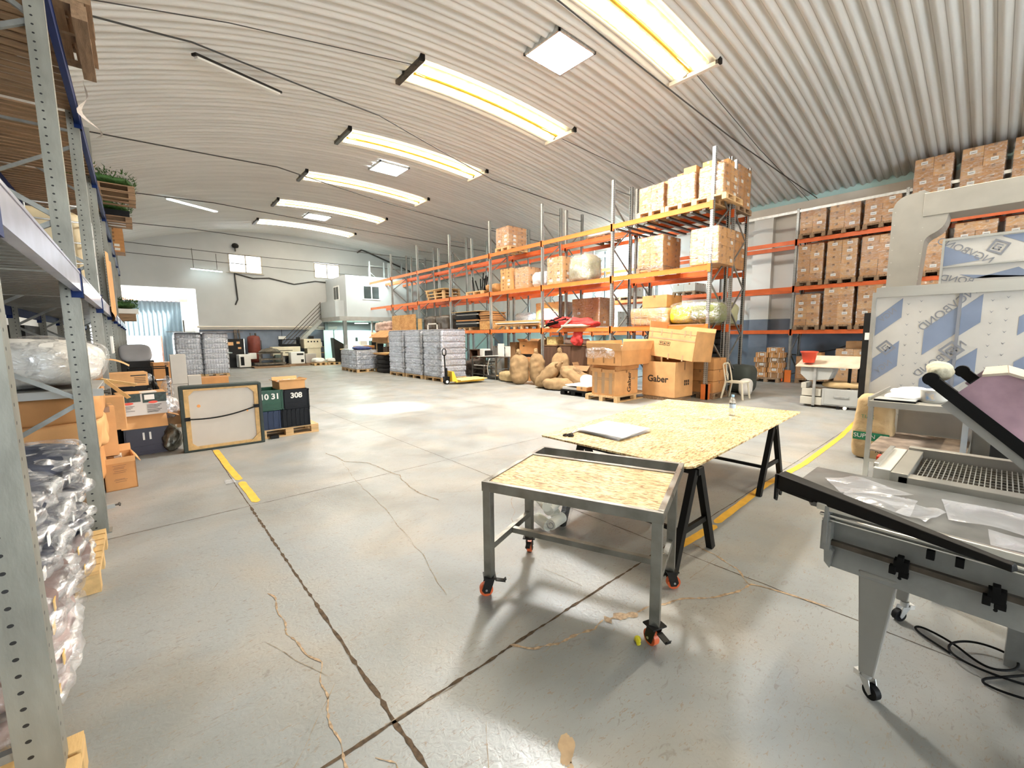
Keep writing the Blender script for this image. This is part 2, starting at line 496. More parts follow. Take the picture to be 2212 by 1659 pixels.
def ribbon(mb, pts, w, wob=.0, step=.05, jit=.3, z=.0015, seed=1):
    rr = random.Random(seed); P = []
    for (x0, y0), (x1, y1) in zip(pts, pts[1:]):
        n = max(1, int(math.hypot(x1 - x0, y1 - y0) / step))
        for i in range(n):
            t = i / n; P.append((x0 + (x1 - x0) * t, y0 + (y1 - y0) * t))
    P.append(pts[-1])
    vs = []
    for i, (x, y) in enumerate(P):
        a = P[max(0, i - 1)]; c = P[min(len(P) - 1, i + 1)]
        dx, dy = c[0] - a[0], c[1] - a[1]; L_ = math.hypot(dx, dy) or 1
        nx, ny = -dy / L_, dx / L_
        o = wob * noise.noise(V(x * 6, y * 6, seed)); ww = w * (1 + jit * (rr.random() * 2 - 1)) / 2
        ww *= 1.0 if 0 < i < len(P) - 1 else .3
        vs += [(x + nx * (o - ww), y + ny * (o - ww), z), (x + nx * (o + ww), y + ny * (o + ww), z)]
    mb.add(vs, [(2 * i, 2 * i + 2, 2 * i + 3, 2 * i + 1) for i in range(len(P) - 1)], 0)
def joint(pts, w, seed, step=.03, jit=.35, wob=.006):
    b = MB(); ribbon(b, pts, w, wob, step, jit, seed=seed); return b.build('joint', m_joint, floor)
joint([(.70, -1), (.70, 4.72)], .016, 1, jit=.7); joint([(.70, 4.72), (.70, 28)], .008, 2)
joint([(-1, 1.59), (.70, 1.59), (3.2, 1.60)], .014, 3, jit=.6); joint([(3.2, 1.60), (17, 1.66)], .007, 4)
joint([(-3.2, 4.72), (17, 4.80)], .006, 5, jit=.5); joint([(3.05, -9), (2.97, 1.6), (3.0, 4.75), (2.98, 28)], .006, 6)
for k_, y_ in enumerate((7.85, 10.98, 14.1, 17.2, 20.4, 23.5)): joint([(-3.2, y_), (17, y_)], .006, 10 + k_)
joint([(6.1, -9), (6.1, 28)], .005, 20); joint([(9.2, -9), (9.2, 28)], .005, 21); joint([(-3.2, -1.5), (17, -1.5)], .006, 22)
def crack(pts, w, seed, m=m_crackm, jit=.8, wob=.03):
    b = MB(); ribbon(b, pts, w, wob, .02, jit, z=.0022, seed=seed); return b.build('crack', m, floor)
crack([(1.36, 1.60), (1.45, 1.50), (1.56, 1.44), (1.66, 1.43), (1.80, 1.37), (1.90, 1.40)], .014, 1)
crack([(1.90, 1.38), (2.02, 1.34), (2.10, 1.30)], .045, 2); crack([(2.10, 1.30), (2.35, 1.22), (2.62, 1.05), (2.9, .95), (3.02, .55)], .012, 3)
crack([(2.9, .95), (3.03, 1.12), (3.12, 1.3), (3.15, 1.5)], .010, 4)
crack([(.50, 3.0), (.52, 2.75), (.49, 2.5), (.56, 2.15), (.50, 1.85), (.49, 1.66), (.47, 1.50), (.5, 1.3)], .008, 5)
crack([(1.9, 6.2), (1.95, 5.6), (2.15, 5.3), (2.2, 4.6), (2.1, 4.0), (2.15, 3.6)], .010, 6, m_scr)
crack([(1.9, 5.6), (1.75, 4.7), (1.65, 3.7), (1.5, 2.8), (1.35, 2.2)], .004, 7, m_scr, wob=.02)
crack([(3.9, 3.3), (3.0, 3.5), (2.3, 2.6)], .005, 8, m_scr)
crack([(.58, 1.5), (.62, 1.42), (.60, 1.35)], .006, 9)
_r = random.Random(5)
for k_ in range(26):
    x = _r.uniform(.2, 4.2); y = _r.uniform(.8, 4.4); a = _r.uniform(0, PI); l = _r.uniform(.08, .55)
    crack([(x, y), (x + l * math.cos(a), y + l * math.sin(a))], .0025, 30 + k_, m_scr, wob=.01)
m_stain1 = mat('bare_concrete_patch', (.46, .33, .20), .8, var=.2, scale=12)
def blot(x, y, rx, ry, rz, seed, m, z=.0012):
    b = MB(); n = 36; vs = [(x, y, z)]
    for i in range(n):
        t = 2 * PI * i / n; r = 1 + .55 * noise.noise(V(math.cos(t) * 1.3, math.sin(t) * 1.3, seed)) + .2 * noise.noise(V(math.cos(t) * 5, math.sin(t) * 5, seed))
        u, v = rx * r * math.cos(t), ry * r * math.sin(t)
        vs.append((x + u * math.cos(rz) - v * math.sin(rz), y + u * math.sin(rz) + v * math.cos(rz), z))
    b.add(vs, [(0, 1 + i, 1 + (i + 1) % n) for i in range(n)]); o = b.build('stain', m, floor); return o
blot(1.155, 1.02, .075, .03, .72, 3, m_stain1); blot(1.06, .90, .10, .022, .85, 8, m_stain1); blot(.86, 1.16, .018, .018, 0, 4, m_label)
m_line = mat('floor_yellow', (.90, .50, .06), .5, var=.12, scale=9)
def pline(pts, w, seed):
    b = MB(); ribbon(b, pts, w, .004, .04, .05, z=.0028, seed=seed); return b.build('painted_line', m_line, floor)
pline([(.775, 4.80), (.765, 5.62)], .075, 1); pline([(.765, 5.70), (.745, 6.3), (.74, 7.5)], .075, 2)
pline([(3.02, 1.53), (3.62, 1.50)], .07, 3); pline([(3.66, 1.52), (5.0, 1.57), (6.2, 1.52), (8.2, 1.56), (10.5, 1.70)], .07, 4)
# vaulted corrugated roof (one square opening is a skylight with no cover)
HOLE = (6.62, 7.68, 6.12, 7.05)
def roof_mesh():
    b = MB(); nx = 46; n8 = 12
    xs = [XL + (XR + .12 - XL) * i / nx for i in range(nx + 1)]
    xs = sorted(xs + [HOLE[0], HOLE[1]])
    ny = int((YB - YF) / PITCH * n8)
    ys = [YF + (YB - YF) * j / ny for j in range(ny + 1)]
    W = len(xs)
    for y in ys:
        w = wave(y)
        for x in xs: b.v.append((x, y, zr(x) + w))
    for j in range(len(ys) - 1):
        ym = (ys[j] + ys[j + 1]) / 2
        for i in range(W - 1):
            xm = (xs[i] + xs[i + 1]) / 2
            if HOLE[0] < xm < HOLE[1] and HOLE[2] < ym < HOLE[3]: continue
            b.f.append((j * W + i, (j + 1) * W + i, (j + 1) * W + i + 1, j * W + i + 1)); b.m.append(0); b.sm.append(True)
    return b
def _thin_dark_lines():  # thin darker lines at even spacing across the roof colour
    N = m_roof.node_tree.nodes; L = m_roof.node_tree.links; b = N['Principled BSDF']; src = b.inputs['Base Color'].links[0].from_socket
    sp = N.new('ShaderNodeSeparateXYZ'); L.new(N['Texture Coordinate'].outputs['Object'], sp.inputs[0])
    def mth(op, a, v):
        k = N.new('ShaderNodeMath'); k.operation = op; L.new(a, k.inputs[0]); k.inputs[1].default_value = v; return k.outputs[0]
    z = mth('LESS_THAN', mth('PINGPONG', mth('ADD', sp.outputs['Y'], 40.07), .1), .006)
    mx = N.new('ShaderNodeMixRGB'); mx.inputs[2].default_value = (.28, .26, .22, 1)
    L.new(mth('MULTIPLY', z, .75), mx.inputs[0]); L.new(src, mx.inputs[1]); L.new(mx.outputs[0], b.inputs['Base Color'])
_thin_dark_lines()
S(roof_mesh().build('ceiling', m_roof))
# walls
b = MB()
DX0, DX1, DZ = -1.6, 2.53, 4.18
W1 = (4.12, 5.66, 5.2, 6.12); W2 = (8.52, 9.98, 5.22, 6.05)
def arch_top(b, x0, x1, z0, y0, y1, m=0):
    n = max(1, int((x1 - x0) / .4))
    poly = [(x0, z0), (x1, z0)] + [(x1 + (x0 - x1) * i / n, zr(x1 + (x0 - x1) * i / n) + .0) for i in range(n + 1)]
    b.prism(poly, 'y', y0, y1, m)
arch_top(b, XL, DX0, 0, YB, YB + .25); arch_top(b, DX0, DX1, DZ, YB, YB + .25)
b.box(DX1, XR, YB, YB + .25, 2.05, 5.2); b.box(DX1, XR, YB, YB + .25, 0, 2.05, 1)
b.box(DX1, W1[0], YB, YB + .25, 5.2, 6.12); b.box(W1[1], W2[0], YB, YB + .25, 5.2, 6.12); b.box(W2[1], XR, YB, YB + .25, 5.2, 6.12)
arch_top(b, DX1, XR, 6.12, YB, YB + .25)
wb = S(b.build('wall_back', [mat('aged_white_plaster', (.56, .565, .56), .7, var=.06, scale=.7, bump=.08, bscale=30), m_dado]))
b = MB(); b.box(XL - .2, XL, YF, YB + .25, 0, zr(XL) + .05, 0); b.box(XL, XL + .02, YF, YB, 0, 2.05, 1)
S(b.build('wall_left', [m_white2, m_dado]))
b = MB(); b.box(XR, XR + .2, YF, YB + .25, 0, 6.45, 0); b.box(XR - .02, XR, YF, YB, 0, 2.1, 1)
b.box(XR - .03, XR - .02, 7.6, YB, 0, 1.75, 2); b.box(XR - .04, XR, YF, YB, 5.93, 6.4, 2); b.box(XR - .28, XR - .02, YF, YB, 5.62, 5.93, 3)  # teal puts the sky-lit eave gap and the cyan glow below into colour
for y in (-4.4, .6, 5.6, 10.6, 15.6, 20.6, 25.6):
    b.box(XR - .24, XR, y, y + .62, 2.1, 5.62, 0); b.box(XR - .25, XR - .02, y, y + .62, 0, 2.1, 1)
S(b.build('wall_right', [m_white2, m_dado, mat('cyan_glow_lower_wall', (.50, .80, .84), .5, var=.04) if False else m_teal_glow, m_beamwall]))
# end wall behind the camera, with an unseen opening added for sky fill light
b = MB(); arch_top(b, XL, .5, 0, YF - .25, YF); arch_top(b, .5, 7.5, 4.2, YF - .25, YF); arch_top(b, 7.5, XR, 0, YF - .25, YF)
S(b.build('wall_front', m_white2))
# windows of the back wall
m_wframe = mat('window_frame_metal', (.55, .50, .42), .5, var=.2)
def glassm():
    m = bpy.data.materials.new('window_glass'); m.use_nodes = True; N = m.node_tree.nodes; L = m.node_tree.links
    N.remove(N['Principled BSDF'])
    t = N.new('ShaderNodeBsdfTransparent'); g = N.new('ShaderNodeBsdfGlossy'); g.inputs['Roughness'].default_value = .05
    x = N.new('ShaderNodeMixShader'); x.inputs[0].default_value = .07
    L.new(t.outputs[0], x.inputs[1]); L.new(g.outputs[0], x.inputs[2]); L.new(x.outputs[0], N['Material Output'].inputs[0]); return m
m_glass = glassm()
def window(i, w):
    x0, x1, z0, z1 = w
    b = MB(); t = .04; y0, y1 = YB - .03, YB + .08
    b.box(x0 - t, x1 + t, y0, y1, z0 - t, z0 + .02); b.box(x0 - t, x1 + t, y0, y1, z1 - .02, z1 + t)
    b.box(x0 - t, x0 + .02, y0, y1, z0, z1); b.box(x1 - .02, x1 + t, y0, y1, z0, z1)
    xm = (x0 + x1) / 2; b.box(xm - .03, xm + .03, y0, y1 - .02, z0, z1); b.box(x0, x1, y0 + .02, y1 - .03, (z0 + z1) / 2 - .014, (z0 + z1) / 2 + .014)
    if i == 1:
        for zz in (z0 - .05, (z0 + z1) / 2, z1 + .02): b.box(x0 - .16, x0 - .05, YB - .04, YB, zz - .012, zz + .012)
        b.box(x0 - .05, x1 + .1, YB - .12, YB, z0 - .075, z0 - .045)
    o = S(b.build('window_%d' % i, m_wframe))
    p = MB(); p.box(x0, x1, YB + .03, YB + .036, z0, z1); p.build('pane', m_glass, o)
window(1, W1); window(2, W2)
# gate recess: porch walls, corrugated sliding gate with an open wicket, top left open to let sky light in
m_porch = mat('white_porch', (.85, .83, .78), .7, var=.03)  # one even warm white for porch and outside ground
b = MB(); b.box(DX1, DX1 + .2, YB + .25, YB + 2.6, 0, 5.6); b.box(DX0 - .2, DX0, YB + .25, YB + 2.6, 0, 5.6)
b.box(DX0, DX1, YB + 2.4, YB + 2.6, 3.75, 5.6); b.box(2.15, DX1, YB + 2.4, YB + 2.6, 0, 3.75)
b.box(1.98, 2.15, YB + 2.3, YB + 2.6, 0, 3.9)
S(b.build('wall_porch', m_porch))
m_gate = mat('pale_blue_gate', (.20, .27, .31), .45, var=.06, scale=2)
m_grail = mat('rusty_pink_rail', (.70, .36, .27), .5, var=.2)
b = MB()
def corr(b, x0, x1, z0, z1, y, p=.2, a=.05):
    n = int((x1 - x0) / p * 4); vs = []
    for i in range(n + 1):
        x = x0 + (x1 - x0) * i / n; yy = y + (a if (i % 4) in (1, 2) else 0)
        vs += [(x, yy, z0), (x, yy, z1)]
    b.add(vs, [(2 * i, 2 * i + 2, 2 * i + 3, 2 * i + 1) for i in range(n)], 0)
corr(b, DX0, 1.98, 1.75, 3.62, YB + 2.2); corr(b, 1.05, 1.98, .05, 1.75, YB + 2.2)
g = S(b.build('door_1', m_gate))
b = MB(); b.box(DX0, 2.3, YB + 2.02, YB + 2.2, 3.62, 3.75); b.build('rail', m_grail, g)
b = MB(); b.box(.98, 1.05, YB + 2.12, YB + 2.24, 0, 1.75); b.build('wicket_frame', m_grail, g)
b = MB(); b.box(2.0, 2.06, YB + 2.0, YB + 2.1, .9, 2.6); b.build('hasp', m_steel_d, g)
b = MB(); b.box(-3, 6, YB + 4, YB + 14, -.1, -.02); S(b.build('ground_outside', m_porch))
# ledge pipe, column and dado trim on the back wall
b = MB(); b.box(DX1, 9.6, YB - .16, YB, 2.06, 2.14); b.cyl((DX1 - .1, YB - .22, 2.2), (9.6, YB - .22, 2.2), .05); S(b.build('trim_1', m_beamwall))
b = MB(); b.box(4.05, 4.2, YB - .14, YB, 0, 2.06); b.bar((4.28, YB - .1, 2.06), (4.42, YB - .1, 0), .06, .06); S(b.build('trim_2', m_steel_d))

# roof lights: long glowing translucent strips following the vault
m_glow = bpy.data.materials.new('glowing_strip'); m_glow.use_nodes = True
def _glow():
    N = m_glow.node_tree.nodes; L = m_glow.node_tree.links; b = N['Principled BSDF']
    tc = N.new('ShaderNodeTexCoord'); sp = N.new('ShaderNodeSeparateXYZ'); L.new(tc.outputs['Object'], sp.inputs[0])
    ab = N.new('ShaderNodeMath'); ab.operation = 'ABSOLUTE'; L.new(sp.outputs['Y'], ab.inputs[0])
    nz = N.new('ShaderNodeTexNoise'); nz.inputs['Scale'].default_value = 9; nz.inputs['Detail'].default_value = 6
    ad = N.new('ShaderNodeMath'); ad.operation = 'MULTIPLY_ADD'; ad.inputs[1].default_value = .09
    L.new(tc.outputs['Object'], nz.inputs['Vector']); L.new(nz.outputs['Fac'], ad.inputs[0]); L.new(ab.outputs[0], ad.inputs[2])
    r = N.new('ShaderNodeValToRGB'); e = r.color_ramp.elements
    e[0].position = .12; e[0].color = (1, .93, .72, 1); e[1].position = .23; e[1].color = (.12, .055, .008, 1)
    k = e.new(.185); k.color = (.36, .23, .06, 1)
    L.new(ad.outputs[0], r.inputs[0]); L.new(r.outputs[0], b.inputs['Emission Color']); b.inputs['Emission Strength'].default_value = 3.2
    b.inputs['Base Color'].default_value = (.8, .7, .5, 1)
_glow()
strip_names = ['nearest the camera, cut by the top edge', 'second from the camera, before the big square skylight', 'third from the camera', 'fourth from the camera', 'fifth from the camera', 'last before the back wall', 'behind the camera', 'far behind the camera']
proto_strip = None
for k_, yc in enumerate([4.97, 8.95, 12.95, 16.95, 20.95, 24.95, .97, -3.03]):
    lab = 'long curved glowing roof light strip, ' + strip_names[k_]
    if proto_strip is None:
        t = T('roof_light', lab, 'roof light', (0, yc, 0), 0, 'curved glowing strips along the roof')
        for s_ in (-1, 1):
            b = MB(); n = 24
            def fn(u, v):
                x = 5.05 + 4.55 * u; y = (v - .5) * .38
                return (x, y, zr(x) - .075 - .05 * math.cos(PI * (v - .5)))
            b.sheet(fn, n, 8); 
            o = b.build('diffuser', m_glow, t); o.location = (0, s_ * .215, 0)
        b = MB(); pts = [(5.05 + 4.55 * i / 16, 0, zr(5.05 + 4.55 * i / 16) - .09) for i in range(17)]
        for p, q in zip(pts, pts[1:]): b.bar(p, q, .04, .03)
        b.build('centre_rib', m_yel, t)
        for x in (4.93, 9.73):
            b = MB(); z = zr(x) - .1
            b.box(x - .05, x + .05, -.55, .55, z - .03, z + .05, 0); b.box(x - .05, x + .05, -.6, -.5, z - .02, z + .16, 1); b.box(x - .05, x + .05, .12, .22, z, z + .14, 1)
            b.build('bracket', [m_steel_d if x < 6 else m_beamwall, m_black], t)
        proto_strip = t
    else:
        copy_tree(proto_strip, (0, yc, 0), label=lab)
    area('strip_area_light', (7.3, yc, zr(7.3) - .17), (7.3, yc, 0), 4.4, .05, (56 if yc > 3 else 100) if yc < 24 else 25, (1.0, .88, .70))  # area light added under each strip to carry its light, stronger behind camera
# square skylights
m_skyp = emis('lit_skylight', (.95, .97, 1.0), 8.0)
for k_, (yc, lab) in enumerate([(14.65, 'small square white skylight between the third and fourth glowing strips'), (22.6, 'small square white skylight near the far end of the roof')]):
    t = T('skylight', lab, 'skylight', (7.15, yc, zr(7.15) - .06), 0, 'square skylights in the roof')
    b = MB(); b.box(-.5, .5, -.45, .45, -.01, .01); b.build('panel', m_skyp, t)
    b = MB()
    for (a0, a1, c0, c1) in ((-.54, .54, -.5, -.45), (-.54, .54, .45, .5), (-.54, -.5, -.5, .5), (.5, .54, -.5, .5)): b.box(a0, a1, c0, c1, -.03, .03)
    b.build('frame', m_galv, t)
t = T('skylight', 'open square skylight letting bright daylight in, largest of the three', 'skylight', (7.15, 6.58, zr(7.15)), 0, 'square skylights in the roof')
b = MB()
for (a0, a1, c0, c1) in ((-.56, .56, -.51, -.47), (-.56, .56, .47, .51), (-.56, -.52, -.51, .51), (.52, .56, -.51, .51)): b.box(a0, a1, c0, c1, -.08, .14)
b.build('frame', m_galv, t)
area('skylight_daylight', (7.15, 6.58, zr(7.15) + .1), (7.15, 6.58, 0), 1.0, .9, 420, (1, .99, .96))
# fluorescent battens hung on cables
m_tube = emis('fluorescent_tube', (.80, 1.0, 1.0), 3.0)
def batten(p, q, lab, lit=True, w=.10):
    t = T('fluorescent_lamp', lab, 'lamp', p, 0, 'fluorescent lamps hung under the roof')
    q = V(*q) - V(*p)
    b = MB(); b.bar((0, 0, .03), q + V(0, 0, .03), w, .04); b.build('housing', m_greyp if lit else m_darkm, t)
    b = MB(); b.bar(q * .02 + V(0, 0, -.01), q * .98 + V(0, 0, -.01), w * .8, .035); b.build('tube', m_tube if lit else m_white, t)
    return t
batten((1.14, 9.54, 6.45), (2.75, 10.6, 6.80), 'unlit dark fluorescent batten slung on a cable under the roof', False)
batten((1.2, 19.5, 6.45), (2.9, 21.6, 6.75), 'lit fluorescent batten beside the left side of the roof, glowing pale cyan', True, .16)
batten((16.2, 12.9, 5.2), (16.9, 12.0, 5.2), 'lit lamp glimpsed behind the top beams of the orange rack', True, .25)
lt = batten((2.35, 27.6, 5.15), (3.75, 27.6, 5.10), 'lit white batten hung on two rods before the back wall', True, .14)
b = MB(); b.cyl((.15, 0, .05), (.13, 0, 1.02), .012); b.cyl((1.15, 0, .05), (1.15, 0, .85), .012); b.build('rod', m_steel_d, lt)
# cables slung across the hall
m_cable = mat('dark_cable', (.05, .045, .04), .6)
def cable(lab, pts, r=.012, sag=0.0, cat='cable', name='cable'):
    P = []
    for i in range(len(pts) - 1):
        a = V(*pts[i]); c = V(*pts[i + 1])
        for k in range(12):
            t = k / 12; p = a.lerp(c, t); p.z -= sag * 4 * t * (1 - t); P.append(tuple(p))
    P.append(pts[-1])
    b = MB(); b.tube(P, r, 5); return tag(b.build(name, m_cable), lab, cat, 'tie cables across the roof' if cat == 'cable' else None)
tie_desc = ['the nearest of them', 'between the first and second glowing strips', 'passing the unlit batten', 'between the third and fourth glowing strips', 'passing the lit batten', 'beyond the last glowing strip', 'just before the back wall windows', 'closest to the back wall']
_tc = [([(-.9, 4.4, 5.72), (4.45, 4.25, 6.05), (10.6, 4.45, 6.05), (17.2, 4.4, 6.0)], 0), ([(-.9, 8.1, 5.72), (1.0, 8.47, 6.1), (4.1, 8.73, 6.1), (8.14, 10.1, 6.1), (13.9, 10.6, 6.1), (17.2, 11.2, 6.05)], 2),
       ([(-.9, 12.3, 5.72), (3.1, 12.7, 6.0), (6.7, 13.8, 6.0), (10.1, 14.4, 6.0), (17.2, 15.0, 6.0)], 3), ([(-.9, 16.6, 5.72), (2.2, 17.1, 5.95), (9, 17.6, 5.9), (17.2, 18.2, 5.95)], 4),
       ([(-.9, 20.8, 5.72), (2, 21.4, 5.9), (9, 21.8, 5.85), (17.2, 22, 5.9)], 5), ([(-.9, 24.8, 5.72), (5, 26.9, 5.95), (12, 26.6, 5.95), (17.2, 26.6, 5.95)], 6),
       ([(-.9, 27.7, 5.72), (4, 27.7, 5.6), (12, 27.7, 5.5), (17.2, 27.7, 5.5)], 7)]
for pts, i in _tc: cable('thin dark tie cable across the hall, ' + tie_desc[i], pts, .014, .01)
def zc(x, y, off=.12): return (x, y, zr(x) - off)
cable('thin wire from the second glowing strip down towards the wall', [zc(9.73, 8.9), (12.3, 8.0, 6.6), (14.5, 7.6, 6.2)], .008, 0, 'wire', 'wire')
cable('thin wire from the nearest glowing strip down to the eave', [zc(9.73, 4.9), (13.0, 4.7, 6.5), (17.1, 4.6, 5.95)], .008, 0, 'wire', 'wire')
cable('thin wire running left from the second glowing strip', [zc(4.93, 8.6), (1.4, 7.8, 6.2), (-1.4, 7.8, 5.5)], .008, 0, 'wire', 'wire')
cable('sagging black cable looped under the back wall windows', [(4.25, YB - .05, 3.4), (4.38, YB - .05, 3.7), (4.32, YB - .05, 5.1), (5.2, YB - .05, 4.9), (6.0, YB - .05, 4.98), (7.3, YB - .05, 4.72), (8.5, YB - .05, 4.98), (10.2, YB - .05, 4.92)], .035, 0, 'cable', 'wall_cable')
cable('short black cable hanging on the back wall near the stairs', [(9.72, YB - .04, 4.7), (9.78, YB - .04, 4.2), (9.8, YB - .04, 3.9)], .025, 0, 'cable', 'wall_cable')
cable('black pipe along the roof edge over the office cabin', [(11.1, YB - .3, 6.95), (11.4, YB - .3, 7.15), (13.4, YB - .4, 6.5), (15.2, YB - .4, 5.9)], .05, 0, 'pipe', 'roof_pipe')
t = T('wall_speaker', 'small round dark speaker high on the back wall over the first window', 'speaker', (4.45, YB - .12, 6.58))
b = MB(); b.lathe([(.03, -.13), (.14, -.1), (.17, 0), (.12, .1), (.03, .13)], n=16); b.build('horn', m_darkm, t)
b = MB(); b.box(-.02, .02, 0, .12, -.3, -.1); b.build('wall_bracket', m_steel_d, t)

# ---------------------------------------------------------------- pallet racks
def post_mesh(h, w=.09, d=.07, mats=None):
    # open C section: web facing the aisle (-x side), flanges back
    b = MB(); t = .012
    b.box(-w / 2, w / 2, -d / 2, -d / 2 + t, 0, h); b.box(-w / 2, w / 2, d / 2 - t, d / 2, 0, h); b.box(-w / 2, -w / 2 + t, -d / 2, d / 2, 0, h)
    b.box(-w / 2 - .02, w / 2 + .02, -d / 2 - .02, d / 2 + .02, 0, .008)
    return b.mesh('upright', mats)
def addpost(me, x, y, root, flip=False):
    o = bpy.data.objects.new('upright', me); C.objects.link(o); o.parent = root; o.location = (x, y, 0)
    if flip: o.rotation_euler = (0, 0, PI)
    return o
def brace_mesh(x0, x1, z0, h, step, mat_, start=0):
    b = MB(); z = z0; i = start
    b.bar((x0, 0, .25), (x1, 0, .25), .03, .03)
    while z + step < h - .1:
        a, c = ((x0, x1) if i % 2 == 0 else (x1, x0)); b.bar((a, 0, z), (c, 0, z + step), .03, .035); z += step; i += 1
    b.bar((x0, 0, h - .25), (x1, 0, h - .25), .03, .03)
    return b.mesh('bracing', mat_)
def beam(root, x, y0, y1, z, m, hh=.12, w=.045, conn=None, off=0):
    b = MB(); b.box(x - w / 2, x + w / 2, y0 + .04, y1 - .04, z - hh / 2, z + hh / 2, 0); b.box(x - w / 2 - .004, x + w / 2 + .004, y0 + .04, y1 - .04, z + hh / 2 - .012, z + hh / 2 + .004, 0)
    for y in (y0, y1): 
        s_ = 1 if y == y0 else -1
        b.box(x - w / 2 - .012, x + w / 2 + .006, min(y - s_ * .03, y + s_ * .05), max(y - s_ * .03, y + s_ * .05), z - hh / 2 - .05, z + hh / 2 + .03, 1)
    return b.build('beam', [m, conn or m], root)
def rack(name, lab, X0, X1, Ys, H, levels, pm, bm_front, bm_back, skip=(), step=.62, start=0, conn=None, heights=None):
    root = T(name, lab, 'pallet rack', (X0, Ys[0], 0), 0, None)
    me = {}
    dx = X1 - X0
    for k, y in enumerate(Ys):
        h = heights[k] if heights else H
        if h not in me: me[h] = (post_mesh(h, mats=pm), brace_mesh(.05, dx - .05, .35, h, step, m_brace, start))
        addpost(me[h][0], 0, y - Ys[0], root); addpost(me[h][0], dx, y - Ys[0], root, True)
        o = bpy.data.objects.new('bracing', me[h][1]); C.objects.link(o); o.parent = root; o.location = (0, y - Ys[0], 0)
    for k in range(len(Ys) - 1):
        for li, z in enumerate(levels):
            if (k, li) in skip: continue
            beam(root, -.03, Ys[k] - Ys[0], Ys[k + 1] - Ys[0], z, bm_front, conn=conn); beam(root, dx + .03, Ys[k] - Ys[0], Ys[k + 1] - Ys[0], z, bm_back, conn=conn)
    return root
YO = [4.79 + 2.84 * k for k in range(8)]
LV = [1.77, 3.21, 4.67]
rA = rack('pallet_rack', 'long empty-topped orange and grey pallet rack, front row facing the open floor', 10.55, 11.45, YO, 5.96, LV, m_postR, m_orange2, m_orange)
rB = rack('pallet_rack', 'orange and grey pallet rack, rear row standing back to back with the front one', 11.75, 12.6, YO, 5.96, LV, m_postR, m_orange, m_orange, start=1)
for (r_, y) in ((rA, 0),):
    b = MB(); b.box(-.10, .07, -.10, -.055, 0, .38); b.box(-.10, -.06, -.10, .06, 0, .38); b.build('post_guard', m_orange2, r_)
YR = [-3.3, -.68, 2.02, 4.58, 7.28, 9.98, 12.68, 15.38]
rC = rack('pallet_rack', 'orange pallet rack against the white side wall, loaded with film wrapped cartons', 16.1, 17.0, YR, 5.5, [1.64, 3.02, 4.48], m_postR, m_orange, m_orange, start=1)
b = MB(); b.box(-.12, -.06, 7.78, 7.96, 0, .4); b.build('post_guard', m_orange2, rC)
b = MB()
YRl = [-3.3, 4.58]
b = MB(); b.box(-.03, .03, 0, 15, 5.38, 5.46); b.build('top_tie', m_galv, rC)
# left rack with blue connectors
YL = [2.1, 4.95, 7.75, 10.55, 13.35, 16.15, 18.95, 21.75, 24.5]
HL = [5.45, 5.45, 4.43, 5.2, 5.2, 5.2, 5.2, 5.2, 5.2]
rL = T('pallet_rack', 'tall grey-green pallet rack with blue beam connectors along the near side of the hall', 'pallet rack', (-.37, YL[0], 0))
_me = {}
for k, y in enumerate(YL):
    h = HL[k]
    if h not in _me: _me[h] = (post_mesh(h, .11, .09, m_postL), brace_mesh(.0, -1.1, .42, h, .72, m_brace, 1))
    o = addpost(_me[h][0], 0, y - YL[0], rL, True); addpost(_me[h][0], -1.1, y - YL[0], rL)
    o = bpy.data.objects.new('bracing', _me[h][1]); C.objects.link(o); o.parent = rL; o.location = (0, y - YL[0], 0)
for k in range(len(YL) - 1):
    y0, y1 = YL[k] - YL[0], YL[k + 1] - YL[0]
    beam(rL, .045, y0, y1, 2.10, m_lilac if k < 4 else m_lilac, .15, .05, m_blue); beam(rL, -1.13, y0, y1, 2.10, m_blue, .13, .05, m_blue)
    beam(rL, .045, y0, y1, 4.34, m_blue, .14, .05, m_blue); beam(rL, -1.13, y0, y1, 4.34, m_blue, .13, .05, m_blue)
    for z in (2.19, 4.42):
        b = MB(); n = 17
        for i in range(n):
            yy = y0 + .12 + (y1 - y0 - .24) * i / (n - 1)
            b.box(-1.16, .03, yy - .055, yy + .055, z - .018, z)
        b.build('slatted_deck', m_woodd if z > 3 else m_brace, rL)

